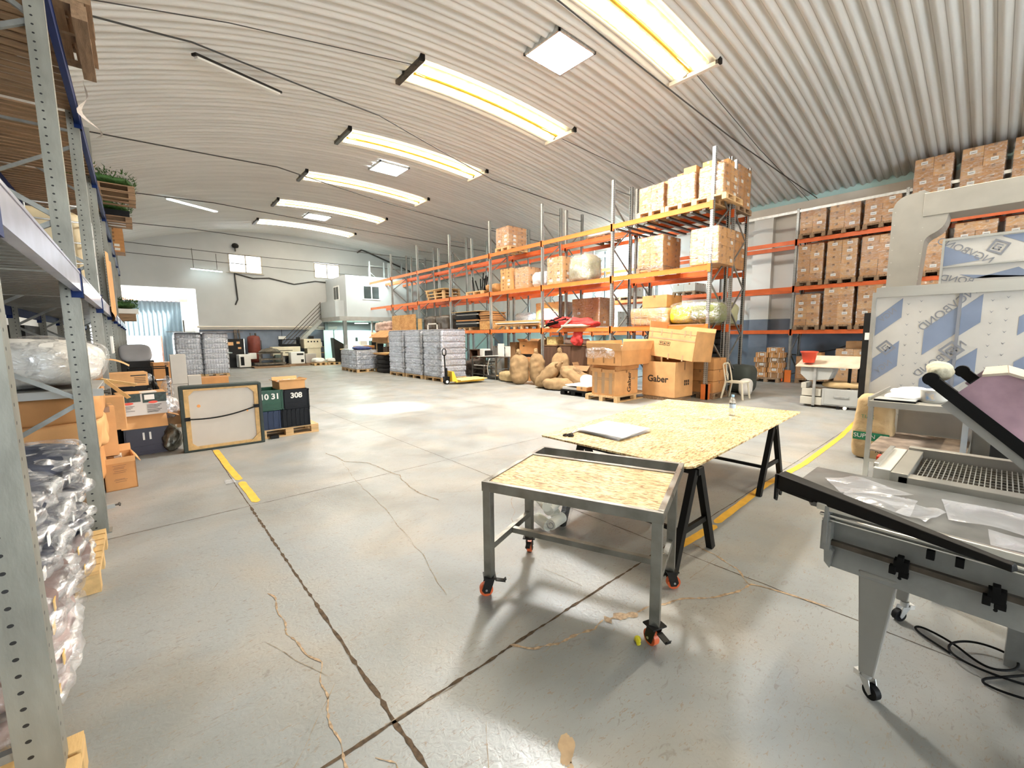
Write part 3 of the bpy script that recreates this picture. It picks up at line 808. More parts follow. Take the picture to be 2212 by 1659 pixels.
# ---------------------------------------------------------------- generic goods
def pallet_meshes(L_=1.2, W_=.8, m=m_wood):
    out = []
    b = MB()
    for i in range(7):
        y = -W_ / 2 + (i + .5) * W_ / 7; b.box(-L_ / 2, L_ / 2, y - W_ / 7 * .43, y + W_ / 7 * .43, .122, .144)
    for x in (-L_ / 2 + .05, 0, L_ / 2 - .05): b.box(x - .05, x + .05, -W_ / 2, W_ / 2, .1, .122)
    out.append(('deck', b.mesh('deck', m)))
    return out
_pal = {}
def pallet(lab, x, y, z=0, rz=0, L_=1.2, W_=.8, m=None, group=None, near=False, name='pallet'):
    m = m or m_wood
    key = (L_, W_, m.name)
    if key not in _pal:
        d = MB(); n = 7 if W_ < 1 else 9
        for i in range(n):
            yy = -W_ / 2 + (i + .5) * W_ / n; d.box(-L_ / 2, L_ / 2, yy - W_ / n * .42, yy + W_ / n * .42, .122, .144)
        for xx in (-L_ / 2 + .06, 0, L_ / 2 - .06): d.box(xx - .06, xx + .06, -W_ / 2, W_ / 2, .1, .122)
        s = MB()
        s.box(-L_ / 2, L_ / 2, -.05, .05, 0, .022)
        for xx in (-L_ / 2 + .06, 0, L_ / 2 - .06): s.box(xx - .06, xx + .06, -.05, .05, .022, .1)
        _pal[key] = (d.mesh('top_boards', m), s.mesh('runner', m))
    t = T(name, lab, 'pallet', (x, y, z), rz, group)
    o = bpy.data.objects.new('top_boards', _pal[key][0]); C.objects.link(o); o.parent = t
    for yy in (-W_ / 2 + .05, 0, W_ / 2 - .05):
        o = bpy.data.objects.new('runner', _pal[key][1]); C.objects.link(o); o.parent = t; o.location = (0, yy, 0)
    return t
_cm = {}
def carton_mesh(w, d, h, m=None, label=0, tape=True, straps=False, bul=.0):
    m = m or m_card
    key = (round(w, 3), round(d, 3), round(h, 3), m.name, label, tape, straps)
    if key in _cm: return _cm[key]
    b = MB(); b.box(-w / 2, w / 2, -d / 2, d / 2, 0, h, 0)
    e = .0015
    if tape:
        b.box(-w / 2 - e, w / 2 + e, -.03, .03, h - .06, h + e, 1); b.box(-.004, .004, -d / 2 - .002, d / 2 + .002, .002, h - .002, 3) if False else None
        b.box(-.03, .03, -d / 2 - e, d / 2 + e, h - .06, h + e * .6, 1)
    if straps:
        for k in (-.28, .28):
            b.box(w * k - .006, w * k + .006, -d / 2 - e * 2, d / 2 + e * 2, -e, h + e * 2, 2); b.box(-w / 2 - e * 2, w / 2 + e * 2, d * k - .006, d * k + .006, -e, h + e * 2, 2)
    if label:
        b.box(w * .02, w * .02 + .13, -d / 2 - e * 3, -d / 2, h * .35, h * .35 + .08, 2); b.box(-w / 2 - e * 3, -w / 2, -.07, .06, h * .35, h * .35 + .08, 2)
        b.box(-w / 2 - e * 4, -w / 2, -.05, .04, h * .35 + .03, h * .35 + .04, 3)
    me = b.mesh('carton', [m, m_tape, m_label, m_ink]); _cm[key] = me
    return me
def carton(lab, x, y, z, w, d, h, rz=0, m=None, group=None, label=0, tape=True, straps=False, parent=None, name='carton'):
    me = carton_mesh(w, d, h, m, label, tape, straps)
    o = bpy.data.objects.new(name, me); C.objects.link(o); o.location = (x, y, z); o.rotation_euler = (0, 0, rz)
    if parent: o.parent = parent
    else: tag(o, lab, 'box', group)
    return o
def wrapped(lab, x, y, z, w, d, h, nx, ny, nz, rz=0, m=None, group=None, film=True, fm=None, seed=0, extra=0, label=.3, topcut=0, name='wrapped_cartons'):
    """a pallet load: cartons as parts under one skin of stretch film; w along x, d along y"""
    rr = random.Random(seed); t = T(name, lab, 'wrapped cartons', (x, y, z), rz, group)
    mats = [m] if m else [m_card2, m_card, m_card]
    ch = h / nz
    for k in range(nz):
        flip = k % 2
        a, c = (nx, ny) if not flip else (max(1, nx - (1 if nx > 2 else 0)), ny)
        for i in range(a):
            for j in range(c):
                if 0 < i < a - 1 and 0 < j < c - 1 and k < nz - 1: continue
                ww, dd = w / a, d / c
                mm = mats[rr.randrange(len(mats))]
                me = carton_mesh(ww - .006, dd - .006, ch - .003, mm, 1 if rr.random() < label else 0)
                o = bpy.data.objects.new('carton', me); C.objects.link(o); o.parent = t
                o.location = (-w / 2 + ww * (i + .5) + rr.uniform(-.006, .006), -d / 2 + dd * (j + .5) + rr.uniform(-.006, .006), k * ch)
    for k in range(extra):
        ww, dd = w / nx * .9, d / ny * .9
        me = carton_mesh(ww, dd, ch * .8, mats[0], 0); o = bpy.data.objects.new('carton', me); C.objects.link(o); o.parent = t
        o.location = (rr.uniform(-w / 4, w / 4), -d / 4 + k * d / 2 * .9, h)
    if film:
        b = MB(); b.soft((0, 0, h / 2), (w + .05, d + .05, h + .03), e=26, n=14, amp=.012, fr=4, seed=seed)
        b.build('stretch_film', fm or m_film, t)
    return t
# ================================================================ goods on the orange rack (front row is x 10.5..11.4, rear row 11.75..12.6)
Z1, Z2, Z3 = 1.83, 3.27, 4.73
def rp(lab, y, z, x=10.98, m=None, g='pallets under the goods on the orange rack'):
    return pallet(lab, x, y, z, PI / 2 * 0, .95, .8, m or m_wood, g)
# top level
rp('pallet under the stack next to the second upright on the top beams', 6.42, Z3 - .14 + .14)
wrapped('film wrapped carton stack on the top beams, nearest the second upright', 10.98, 6.42, Z3 + .145, .9, .70, .62, 2, 2, 4, seed=1, extra=1)
rp('pallet under the tallest middle stack on the top beams', 5.6, Z3)
wrapped('tallest film wrapped carton stack in the middle of the top end bay', 10.98, 5.6, Z3 + .145, .9, .70, .66, 2, 2, 3, seed=2, extra=2)
rp('pallet under the stack at the rack end on the top beams', 4.84 - .0 + .02 + .0 + .0, Z3) if False else None
rp('pallet under the wrapped stack crossing the end upright', 5.12 - .29, Z3) if False else None
wrapped('film wrapped carton stack at the rack end on the top beams', 10.98, 4.87 + .0, Z3 + .145, .8, .58, .70, 2, 2, 4, seed=3, extra=2)
rp('pallet at the rack end on the top beams', 4.87, Z3)
pallet('pallet under the brown stack at the end of the rear rack row', 12.2, 5.1, Z3, 0, .9, .8, m_woodd)
wrapped('brown film wrapped stack on top of the rear rack row at its end', 12.2, 5.1, Z3 + .145, .85, .72, 1.0, 2, 2, 4, m=m_card, seed=4)
b = MB()
for k_ in range(9):
    y = 4.98 + k_ * .31; b.box(10.5, 12.65, y - .04, y + .04, Z3 - .17, Z3 - .13)
b.build('cross_bars', m_steel_d, rA, loc=(-10.55, -4.79, 0))
pallet('pallet under the lone stack high in the fourth bay', 10.98, 12.55, Z3, 0, .95, .8)
wrapped('lone film wrapped carton stack high on the fourth bay', 10.98, 12.55, Z3 + .145, .9, .72, .72, 2, 2, 5, seed=5, extra=0)
pallet('pallet with folded covers on top of the rear row, third bay', 12.2, 9.2, Z3, 0, .9, .8, m_woodd)
b = MB(); b.soft((12.2, 9.2, Z3 + .25), (.8, 1.0, .25), e=3, n=12, amp=.06, fr=4, seed=3); tag(b.build('folded_cover', m_film2 if False else m_paper), 'crumpled white covers on top of the rear row', 'cover')
# middle level
pallet('pallet under the dark shaded stack in the end bay', 10.98, 6.4, Z2, 0, .95, .8, m_woodd)
wrapped('wrapped stack with a shadowed side on the middle beams', 10.98, 6.4, Z2 + .03, .92, .74, .90, 2, 2, 6, m=m_card, seed=6)
pallet('pallet under the bright wrapped stack at the rack end, middle level', 10.98, 4.88, Z2, 0, .95, .8, m_woodd) if False else None
wrapped('bright wrapped carton stack at the rack end on the middle beams', 10.98, 4.95, Z2 + .03, .9, .68, .86, 2, 2, 4, m=m_card2, seed=7)
wrapped('brown wrapped stack at the end of the rear row, middle level', 12.2, 5.15, Z2 + .05, .8, .7, .95, 2, 2, 4, m=m_card, seed=8)
wrapped('narrow pale carton stack on the middle beams of the fourth bay', 11.0, 12.45, Z2 + .02, .8, .62, .8, 2, 2, 6, m=m_card2, film=False, seed=9)
wrapped('leaning carton stack with brown paper top on the middle beams', 11.0, 11.6, Z2 + .02, .8, .66, .74, 2, 2, 3, m=m_card2, seed=10)
b = MB(); b.soft((0, 0, .24), (.85, .82, .55), e=3, n=14, amp=.07, fr=3.5, seed=8, fn=lambda w: V(w.x, w.y, max(w.z, -.24)))
tag(b.build('white_sack_pile', film_mat('white_bag', .8, 1.0, white=.8), loc=(10.95, 10.75, Z2 + .02)), 'pile of white plastic bags beside the upright on the middle beams', 'bag')
wrapped('wrapped pale carton stack in the third bay, middle level', 10.98, 9.9, Z2 + .02, .9, .66, .86, 2, 2, 4, m=m_card2, seed=12)
m_olive = mat('olive_cloth', (.42, .40, .24), .8, var=.15)
b = MB(); b.soft((0, 0, .4), (.85, .8, .85), e=4, n=14, amp=.06, fr=3, seed=9, fn=lambda w: V(w.x, w.y, max(w.z, -.4)))
t = T('covered_bale', 'olive green bale under plastic in the third bay', 'bale', (11.0, 9.0, Z2 + .02)); 
o = b.build('bale', m_olive, t); b = MB(); b.soft((0, 0, .42), (.92, .86, .92), e=4, n=14, amp=.06, fr=3, seed=9, fn=lambda w: V(w.x, w.y, max(w.z, -.4))); b.build('plastic_cover', m_film2, t)
pallet('pallet of black poles on the middle beams', 11.0, 14.4, Z2, 0, .95, 1.1)
t = T('pole_bundle', 'cluster of upright black poles standing on a pallet', 'poles', (11.0, 14.5, Z2 + .145))
_r = random.Random(2)
for k_ in range(9):
    a = (_r.uniform(-.3, .2), _r.uniform(-.55, .45)); b = MB(); b.cyl((a[0], a[1], 0), (a[0] + _r.uniform(-.1, .1), a[1] * 1.35, _r.uniform(.5, .75)), .025, 8); b.build('pole', m_black, t)
for k_ in range(2): b = MB(); b.soft((11.0, 13.75 - .35 * k_, Z2 + .25), (.6, .32, .3), e=3, n=10, amp=.03, seed=k_); tag(b.build('paper_bundle', m_card2), ('pale bundle beside the black poles', 'pale bundle against the upright past the black poles')[k_], 'bundle')
for k_ in range(3): pallet(('lowest', 'middle', 'topmost')[k_] + ' pallet of the small stack on the middle beams, fifth bay', 11.0, 17.4 + .05 * k_, Z2 + .145 * k_, .03 * k_, .95, 1.4, m_wood, None)
b = MB(); b.box(10.5, 11.4, 16.6, 18.3, Z2 + .44, Z2 + .47); tag(b.build('board', m_woody), 'yellow board laid on the pallet stack, middle level', 'board')
# lower beams level
_ord = ['lowest', 'second', 'third', 'fourth', 'fifth', 'sixth', 'seventh', 'eighth', 'ninth', 'topmost']
def lay(lab, x, y, z, w, d, n, th, mats, name='board', cat='boards', jit=.04, seed=0, group=None):
    rr = random.Random(seed)
    for k in range(n):
        b = MB(); b.cbox((0, 0, th / 2), (w, d, th * .86)); o = b.build(name, mats[k % len(mats)])
        o.location = (x + rr.uniform(-jit, jit), y + rr.uniform(-jit, jit), z + k * th); o.rotation_euler = (0, 0, rr.uniform(-.03, .03))
        tag(o, lab + ', %s of the pile' % (_ord[k] if k < n - 1 else 'topmost'), cat, group)
carton('brown wrapped carton on the pile beside the yellow bag', 10.95, 6.25, Z1 + .50, .8, .72, .32, 0, m_card)
t = T('strapped_carton', 'crushed yellowish carton taped all over under the brown one', 'box', (10.95, 6.4, Z1))
b = MB(); b.soft((0, 0, .25), (.95, 1.15, .50), e=9, n=14, amp=.03, fr=3, seed=4); b.build('carton', m_card2, t)
b = MB()
for k_ in range(-2, 3): b.box(-.482, -.478, k_ * .2 - .01, k_ * .2 + .01, .03, .46)
b.box(-.483, -.479, -.5, .5, .24, .27); b.build('tape', m_ctape, t)
b = MB(); b.soft((0, 0, .25), (.99, 1.19, .53), e=9, n=12, amp=.03, fr=3, seed=4); b.build('plastic_cover', m_film, t)
t = T('cloth_bale', 'bright yellow and green bale in clear plastic on the lower beams', 'bale', (10.95, 5.22, Z1 + .04))
m_byel = mat('bright_yellow_cloth', (.85, .68, .03), .6, var=.1); m_bgrn = mat('green_cloth', (.24, .27, .09), .7, var=.2)
b = MB(); b.soft((0, .32, .25), (.85, .62, .48), e=4, n=12, amp=.03, seed=2); b.build('yellow_fabric', m_byel, t)
b = MB(); b.soft((0, -.28, .27), (.85, .66, .54), e=4, n=12, amp=.04, seed=3); b.build('green_fabric', m_bgrn, t)
b = MB(); b.soft((0, 0, .28), (.93, 1.36, .60), e=4, n=16, amp=.05, fr=4, seed=5); b.build('plastic_cover', m_film2, t)
b = MB(); b.box(10.5, 12.65, 4.86, 5.9, Z1, Z1 + .035); tag(b.build('deck_board', m_card3), 'brown board under the yellow and green bale', 'board')
b = MB(); b.soft((12.2, 5.2, Z1 + .32), (.8, .8, .62), e=4, n=12, amp=.05, seed=8); tag(b.build('green_sack', m_olive), 'green covered heap on the rear row behind the yellow bale', 'bale')
# red fabric and poles bundle
m_redf = mat('red_fabric', (.62, .05, .045), .7, var=.25, scale=6, bump=.3, bscale=12); m_cream2 = mat('cream_fabric', (.70, .60, .45), .8, var=.15)
t = T('folded_parasols', 'untidy bundle of folded red fabric with black poles on the lower beams', 'parasols', (10.85, 9.35, Z1))
b = MB(); b.soft((0, .15, .17), (.8, 1.9, .34), e=2.6, n=16, amp=.09, fr=4.5, seed=3); b.soft((-.1, -.6, .12), (.7, .9, .22), e=2.6, n=12, amp=.05, fr=5, seed=6); b.build('red_fabric', m_redf, t)
b = MB(); b.soft((-.2, -.35, .07), (.7, 1.2, .12), e=2.6, n=12, amp=.03, fr=5, seed=9); b.build('cream_fabric', m_cream2, t)
_r = random.Random(4)
for k_ in range(5):
    b = MB(); y = .9 - .1 * k_; b.cyl((-.45 - .02 * k_, y, .05 + .06 * k_), (-.35, y - 1.0 + .2 * k_, .28 + .03 * k_ * (1 if k_ % 2 else -1)), .022, 8); b.build('pole', m_black, t)
b = MB(); b.cyl((-.5, .25, -.12), (-.42, -.3, .3), .03, 8); b.build('bent_leg', m_galv, t)
lay('thin pale board on the pallet beside the red fabric', 10.95, 11.7, Z1 + .145, .9, 2.4, 5, .035, [m_card2, m_woody, m_label], seed=3, group='thin boards on the lower beams', jit=.06)
pallet('pallet under the thin pale boards', 10.95, 11.9, Z1, 0, .9, .9)
wrapped('wrapped carton load behind the thin boards, lower level', 12.2, 11.4, Z1 + .05, .85, 1.3, .95, 1, 2, 2, m=m_card, seed=14)
wrapped('wrapped carton load with a draped cover, lower level third bay', 12.2, 9.6, Z1 + .05, .85, 1.2, .98, 2, 2, 3, m=m_card, seed=15)
b = MB(); b.soft((12.2, 13.0, Z1 + .34), (.8, 1.0, .66), e=4, n=12, amp=.07, seed=12); tag(b.build('plastic_bale', film_mat('plastic_bale_skin', .7, 1, white=.5)), 'grey plastic wrapped bale on the rear row past the cartons', 'bale')
_bl = [m_black, m_darkm, m_label, m_black, m_card, m_black]
for k_ in range(10):
    b = MB(); b.cbox((0, 0, .03), (.95, 1.55, .052)); o = b.build('stacked_sheet', _bl[k_ % 6]); o.location = (10.95 + .02 * (k_ % 3), 14.9 + .03 * (k_ % 4), Z1 + .145 + .06 * k_)
    tag(o, 'dark flat panel on the lower beams, %s of the thick pile' % _ord[k_], 'panel', 'pile of dark flat panels')
b = MB(); b.box(10.4, 11.4, 13.9, 15.9, Z1 + .76, Z1 + .78); tag(b.build('board', m_woody), 'yellow board lying over the pile of dark panels', 'board')
pallet('pallet under the pile of dark panels', 10.95, 15.1, Z1, 0, .9, .9)
b = MB(); b.box(10.5, 11.3, 13.35, 14.0, Z1 + .02, Z1 + .35); tag(b.build('chipboard_block', m_osb2), 'orange chipboard block beside the dark panels', 'board')
lay('brown flat carton laid over the chipboard block', 10.92, 13.7, Z1 + .36, .8, .7, 8, .045, [m_card3, m_card], name='flat_carton', cat='flat boxes', seed=9, group='flat cartons beside the dark panels')
b = MB(); b.box(10.46, 10.49, 19.2, 21.8, Z1 + .04, Z1 + .86); tag(b.build('board', m_osb2), 'big upright orange strand board on the lower beams of the rack', 'board')
m_dkw = mat('dark_wrap', (.10, .085, .07), .35, var=.4, scale=4, bump=.4, bscale=8)
for k_, (y, w) in enumerate(((18.2, 1.0), (17.0, 1.2))):
    b = MB(); b.soft((0, 0, .36), (.85, w, .72), e=6, n=12, amp=.05, seed=k_); tag(b.build('wrapped_furniture', m_dkw, loc=(11.0, y, Z1)), ('dark furniture wrapped in plastic beside the strand board', 'dark plastic wrapped furniture next to the panel pile')[k_], 'furniture')
t = T('picture_frame', 'white picture frame leaning on the lower beams over the water pallets', 'frame', (10.45, 17.6, Z1 - .05))
b = MB()
for a in ((-.02, .02, -.45, .45, 0, .06), (-.02, .02, -.45, .45, .36, .42), (-.02, .02, -.45, -.38, 0, .42), (-.02, .02, .38, .45, 0, .42)): b.box(*a)
b.build('moulding', m_label, t)
b = MB(); b.box(10.44, 10.48, 18.6, 18.95, Z1, Z1 + .62); tag(b.build('board', m_woody), 'narrow upright pale board beside the strand board', 'board')
m_pink = mat('pinkish_sacks', (.55, .36, .30), .8, var=.2, scale=10, bump=.6, bscale=20)
b = MB(); b.soft((10.95, 23.2, Z1 + .28), (.85, 2.3, .6), e=5, n=20, amp=.10, fr=4, seed=5); tag(b.build('sack_pile', m_pink), 'lumpy pinkish heap of sacks on the last bay of the lower beams', 'sacks', kind='stuff')
# grey cartons of the side wall rack seen through the orange rack
m_cardg = mat('grey_carton', (.58, .54, .48), .75, var=.06)
for k_, (y, z, w, h, nx, ny, nz, lab) in enumerate([
    (11.2, 3.12, 1.1, .95, 2, 3, 3, 'plain grey cartons on the side wall rack, middle level beyond the orange rack'),
    (12.1 + .0, 1.74, 1.6, .75, 2, 4, 3, 'plain grey cartons on the side wall rack, lower level beyond the orange rack'),
    (9.2, 1.74, 1.0, .9, 2, 2, 3, 'grey cartons on the side wall rack near the carton corner pile'),
    (8.3, 3.12, .9, .3, 2, 2, 1, 'single layer of grey cartons on the side wall rack')]):
    pallet('dark pallet under ' + lab.replace('plain ', ''), 16.55, y, z - .03, 0, .95, w, m_woodd)
    wrapped(lab, 16.55, y, z + .12, .9, w, h, nx, ny, nz, m=m_cardg, film=False, seed=20 + k_, label=0)
# ================================================================ goods on the side wall rack
lv = [(1.70, 1.12, 'lower'), (3.08, 1.12, 'middle'), (4.54, .68, 'top')]
cols = [(4.16, .66, 'beside the bare upright'), (3.37, .72, 'second from the bare upright'), (2.52, .78, 'third from the bare upright'), (1.56, .72, 'half hidden behind the steel duct'), (.68, .74, 'just past the steel duct'), (-.14, .66, 'farthest along past the duct')]
for ci, (y, w, cl) in enumerate(cols):
    for li, (z, h, ll) in enumerate(lv):
        if ci >= 3 and li == 2: h = 1.45
        if ci == 0 and li == 0: h = .98
        pallet('dark pallet on the %s beams of the wall rack, %s' % (ll, cl), 16.46, y, z, 0, .98, w + .04, m_woodd)
        wrapped('film wrapped carton load on the %s beams, %s' % (ll, cl), 16.46, y, z + .145, .94, w, h, 2, 2, 6 if h > 1.2 else (5 if h > .8 else 4), seed=100 + ci * 7 + li, label=.45)
# floor level of the side wall rack: loose cartons
kk = 0
lay_names = ['on the floor pallet', 'second layer up', 'third layer up', 'fourth layer up', 'topmost layer']
pallet('low pallet under the loose strapped cartons by the wall', 16.05, 5.1, 0, 0, .9, .8, m_woodd)
for k in range(6):
    ys = (4.90, 5.32) if k < 5 else (4.95,)
    for j, y in enumerate(ys):
        w = (.36, .32)[(k + j) % 2] if k < 5 else .48
        w = .38
        carton('strapped carton %s, %s' % (['on the floor pallet', 'second row up', 'third row up', 'fourth row up', 'fifth row up', 'topmost of the loose pile'][k], ['nearer the wall rack upright', 'farther from the wall rack upright'][j] if k < 5 else 'by the wall'), 16.0 + (.03 if (k + j) % 2 else 0), y + (.02 if k % 2 else -.02), .145 + k * .165, .5, w, .16, 0, m_card3 if (k + j) % 3 == 0 else m_card, None, label=(k + j) % 2, straps=True)
b = MB(); b.bar((15.95, 4.72, .0), (16.0, 4.80, .78), .04, .02); tag(b.build('orange_lath', m_orange), 'slim orange lath leaning beside the strapped cartons', 'lath')
wrapped('wrapped carton load on the floor behind the grey machine, by the upright', 16.45, 3.9, .145, .95, .9, .72, 2, 2, 5, m=m_card, seed=60)
pallet('dark floor pallet behind the grey machine, by the upright', 16.45, 3.9, 0, 0, 1, .9, m_woodd)
wrapped('wrapped carton load on the floor behind the drawing board', 16.45, 2.9, .145, .95, .85, .98, 2, 2, 4, m=m_card2, seed=61)
pallet('dark floor pallet behind the drawing board', 16.45, 2.9, 0, 0, 1, .9, m_woodd)
wrapped('low wrapped carton load on the floor beside the panels', 16.3, 2.05, .145, .9, .7, .6, 2, 2, 3, m=m_card, seed=62)
pallet('dark floor pallet beside the panels', 16.3, 2.05, 0, 0, 1, .8, m_woodd)
carton('loose brown carton on top of the load behind the drawing board', 16.4, 2.9, 1.13, .5, .45, .22, 0, m_card3)
carton('white lidded carton on the load behind the drawing board', 16.1, 2.5, 1.13, .3, .42, .1, 0, m_cardg)
carton('small carton on the load by the upright, behind the red bucket', 16.2, 3.9, .87, .4, .42, .12, 0, m_card)
cable('black hose slung along the dado behind the wall rack', [(17.1, 6.2, 1.4), (17.1, 5.4, .9), (17.1, 4.6, .85), (17.1, 3.6, 1.05), (17.1, 2.9, 1.35)], .02, 0, 'hose', 'hose')
# ================================================================ strand board table on two black trestles
def rpoly(pts, r, n=5):
    out = []
    k = len(pts)
    for i in range(k):
        p0, p1, p2 = V(*pts[i - 1], 0), V(*pts[i], 0), V(*pts[(i + 1) % k], 0)
        rr = r[i] if isinstance(r, (list, tuple)) else r
        if rr <= 0: out.append((p1.x, p1.y)); continue
        a = p1 + (p0 - p1).normalized() * rr; c = p1 + (p2 - p1).normalized() * rr
        for j in range(n + 1):
            t = j / n; q = a * (1 - t) ** 2 + p1 * (2 * t * (1 - t)) + c * t * t; out.append((q.x, q.y))
    return out
TC = [(2.80, 1.345), (5.77, 1.49), (5.58, 3.06), (2.75, 2.75)]
t = T('work_table', 'large strand board work table standing on two black trestles', 'table', (4.2, 2.2, 0))
b = MB(); P = [(x - 4.2, y - 2.2) for x, y in rpoly(TC, [.10, .02, .02, .02])]
b.prism(P, 'z', .705, .72); b.build('tabletop', m_osb, t)
def trestle(lab, x, y0, y1, sp, h=.70):
    t = T('trestle', lab, 'trestle', (x, (y0 + y1) / 2, 0), 0, 'black trestles under the work table')
    hy = (y1 - y0) / 2
    b = MB(); b.box(-.03, .03, -hy - .03, hy + .03, h - .05, h); b.build('top_rail', m_black, t)
    for sy in (-1, 1):
        for sx in (-1, 1):
            b = MB(); b.bar((sx * sp, sy * hy, 0), (sx * .035, sy * hy, h - .01), .055, .045, up=(0, 1, 0)); b.build('leg', m_black, t)
        b = MB(); b.box(-sp * .62, sp * .62, sy * hy - .012, sy * hy + .012, .255, .295); b.build('cross_bar', m_black, t)
    b = MB(); b.box(-sp * .62 - .01, -sp * .62 + .01, -hy, hy, .26, .29); b.build('stretcher', m_black, t)
    return t
trestle('black steel trestle under the table end beside the cart', 2.92, 1.36, 2.38, .29)
trestle('black steel trestle under the far end of the work table', 4.92, 1.50, 2.80, .32)
# things on the table
t = T('folded_plastic_sheet', 'folded stack of white plastic sheets beside the scissors', 'plastic sheets', (3.36, 2.38, .7215), .06)
for k_ in range(4):
    b = MB(); b.sheet(lambda u, v: (-.30 + .52 * u + .05 * v, -.26 + .50 * v, .004 + .009 * k_ + .006 * noise.noise(V(u * 4, v * 4, k_ * 3))), 16, 14)
    o = b.build('sheet', film_mat('white_sheet%d' % k_, .75, .95, white=.75, scale=4)); o.parent = t; o.rotation_euler = (0, 0, .03 * (k_ - 2))
t = T('scissors', 'pair of black handled scissors at the corner of the work table', 'scissors', (2.93, 2.56, .7215), .35)
b = MB()
for s_ in (-1, 1):
    b.tube([(-.03 + .034 * math.cos(a), s_ * .026 + .02 * math.sin(a), .006) for a in [2 * PI * i / 14 for i in range(14)]], .006, 6, closed=True)
    b.bar((.0, s_ * .018, .006), (.06, -s_ * .004, .006), .012, .01)
b.build('handles', m_black, t)
b = MB(); b.bar((.05, .004, .005), (.20, -.012, .004), .014, .003); b.bar((.05, -.004, .008), (.20, .012, .008), .014, .003); b.build('blades', m_galv, t)
m_pet = film_mat('clear_bottle_plastic', .16, .42, col=(.9, .95, 1), scale=12, rough=.06, white=.12)
t = T('water_bottle', 'small clear water bottle with a pale blue cap on the work table', 'bottle', (4.97, 1.94, .7205))
b = MB(); b.lathe([(.030, 0), (.034, .008), (.034, .05), (.031, .06), (.034, .07), (.034, .12), (.030, .135), (.034, .15), (.033, .17), (.018, .20), (.013, .21), (.013, .222)], n=20); b.build('bottle', m_pet, t)
b = MB(); b.lathe([(.0345, .085), (.0347, .086), (.0347, .128), (.0345, .13)], n=20, capb=False, capt=False); b.build('paper_band', mat('blue_band', (.45, .60, .85), .4), t)
b = MB(); b.cyl((0, 0, .212), (0, 0, .234), .0155, 16); b.build('cap', mat('blue_cap', (.30, .55, .85), .4), t)
b = MB(); b.lathe([(.030, .004), (.031, .008), (.031, .05), (.030, .11), (.031, .14), (.001, .141)], n=18); b.build('water', mat('water', (.75, .8, .85), .05, trans=1.0, ior=1.33, var=0), t)
b = MB(); b.sheet(lambda u, v: (4.55 + .12 * u, 1.95 + .18 * v, .7225 + .012 * (noise.noise(V(u * 5, v * 5, 2)) + .4)), 8, 8); tag(b.build('plastic_scrap', m_filmf), 'crumpled clear plastic scrap beside the water bottle', 'plastic scrap')
# ---------------------------------------------------------------- strand board cart on casters
ua = math.atan2(-.97, .375)
t = T('rolling_cart', 'steel framed cart with a strand board top and orange caster wheels', 'cart', (1.552, 2.035, 0), ua)
LL, WW, WT, HT = 1.03, .60, .90, .752
# local: x along the long front side, y towards the back (positive = away to the table)
b = MB(); s_ = .035
b.box(-.02, LL + .02, -.02, .0 + .012, HT - .06, HT); b.box(-.02, LL + .02, WT - .012, WT + .02, HT - .06, HT)
b.box(-.02, .012, 0, WT, HT - .06, HT); b.box(LL - .012, LL + .02, 0, WT, HT - .06, HT); b.box(0, LL, .665, .695, HT - .055, HT)
tf = b.build('top_frame', m_steel, t, bevel=.002)
b = MB(); b.box(.008, LL - .008, .008, .668, HT - .03, HT - .008); b.build('tabletop', m_osb, t)
cw = MB(); cw.cyl((-.016, 0, .043), (.016, 0, .043), .043, 24); cwm = cw.mesh('wheel', mat('orange_polyurethane', (.70, .13, .04), .4))
def caster(parent, x, y, rz, top, wm=cwm, r=.043, name='caster'):
    b = MB(); b.box(-.045, .045, -.04, .04, top - .008, top, 0); b.cyl((0, 0, top - .02), (0, 0, top - .008), .024, 12, m=0)
    for sx in (-1, 1): b.prism([(-.03, top - .02), (.03, top - .02), (.05, r), (.035, r - .022), (.0, r - .022)], 'x', sx * .022 - .002, sx * .022 + .002, 0)
    b.cyl((-.028, .022, r), (.028, .022, r), .007, 8, m=1)
    b.bar((0, -.035, top - .03), (0, -.10, top - .045), .035, .006, m=0); b.bar((0, -.09, top - .045), (0, -.105, top - .03), .03, .005, m=0)
    o = b.build(name, [m_darkm, m_galv], parent); o.location = (x, y, 0); o.rotation_euler = (0, 0, rz)
    w = bpy.data.objects.new('wheel', wm); C.objects.link(w); w.parent = o; w.location = (0, .022, 0)
    return o
for i, (x, y, rz) in enumerate(((.01, .01, 2.2), (LL - .01, .01, .9), (.01, WW, .3), (LL - .01, WW, -1.0))):
    b = MB(); b.box(-.026, .026, -.026, .026, .125, HT - .06); o = b.build('leg', m_steel, t, bevel=.002); o.location = (x, y, 0)
    caster(t, x, y, rz, .13)
b = MB(); b.box(.0, .03, .03, WW - .02, .30, .34); b.build('stretcher', m_steel, t); b = MB(); b.box(LL - .03, LL, .03, WW - .02, .30, .34); b.build('stretcher', m_steel, t)
b = MB(); b.box(.02, LL - .02, .285, .32, .30, .335); b.build('stretcher', m_steel, t)
b = MB(); b.soft((1.885, 1.155, .016), (.07, .03, .03), e=2.4, n=8, amp=.012, fr=30, rz=.7); tag(b.build('yellow_tape_scrap', mat('yellow_tape', (.80, .72, .03), .35)), 'scrap of yellow tape stuck at the nearest caster of the cart', 'tape scrap')
b = MB(); b.sheet(lambda u, v: (.62 + .10 * u, 5.62 + .16 * v, .006 + .02 * abs(noise.noise(V(u * 4, v * 4, 5)))), 6, 6); tag(b.build('paper_scrap', m_filmf), 'tiny crumpled plastic scrap on the floor beside the yellow line', 'scrap')
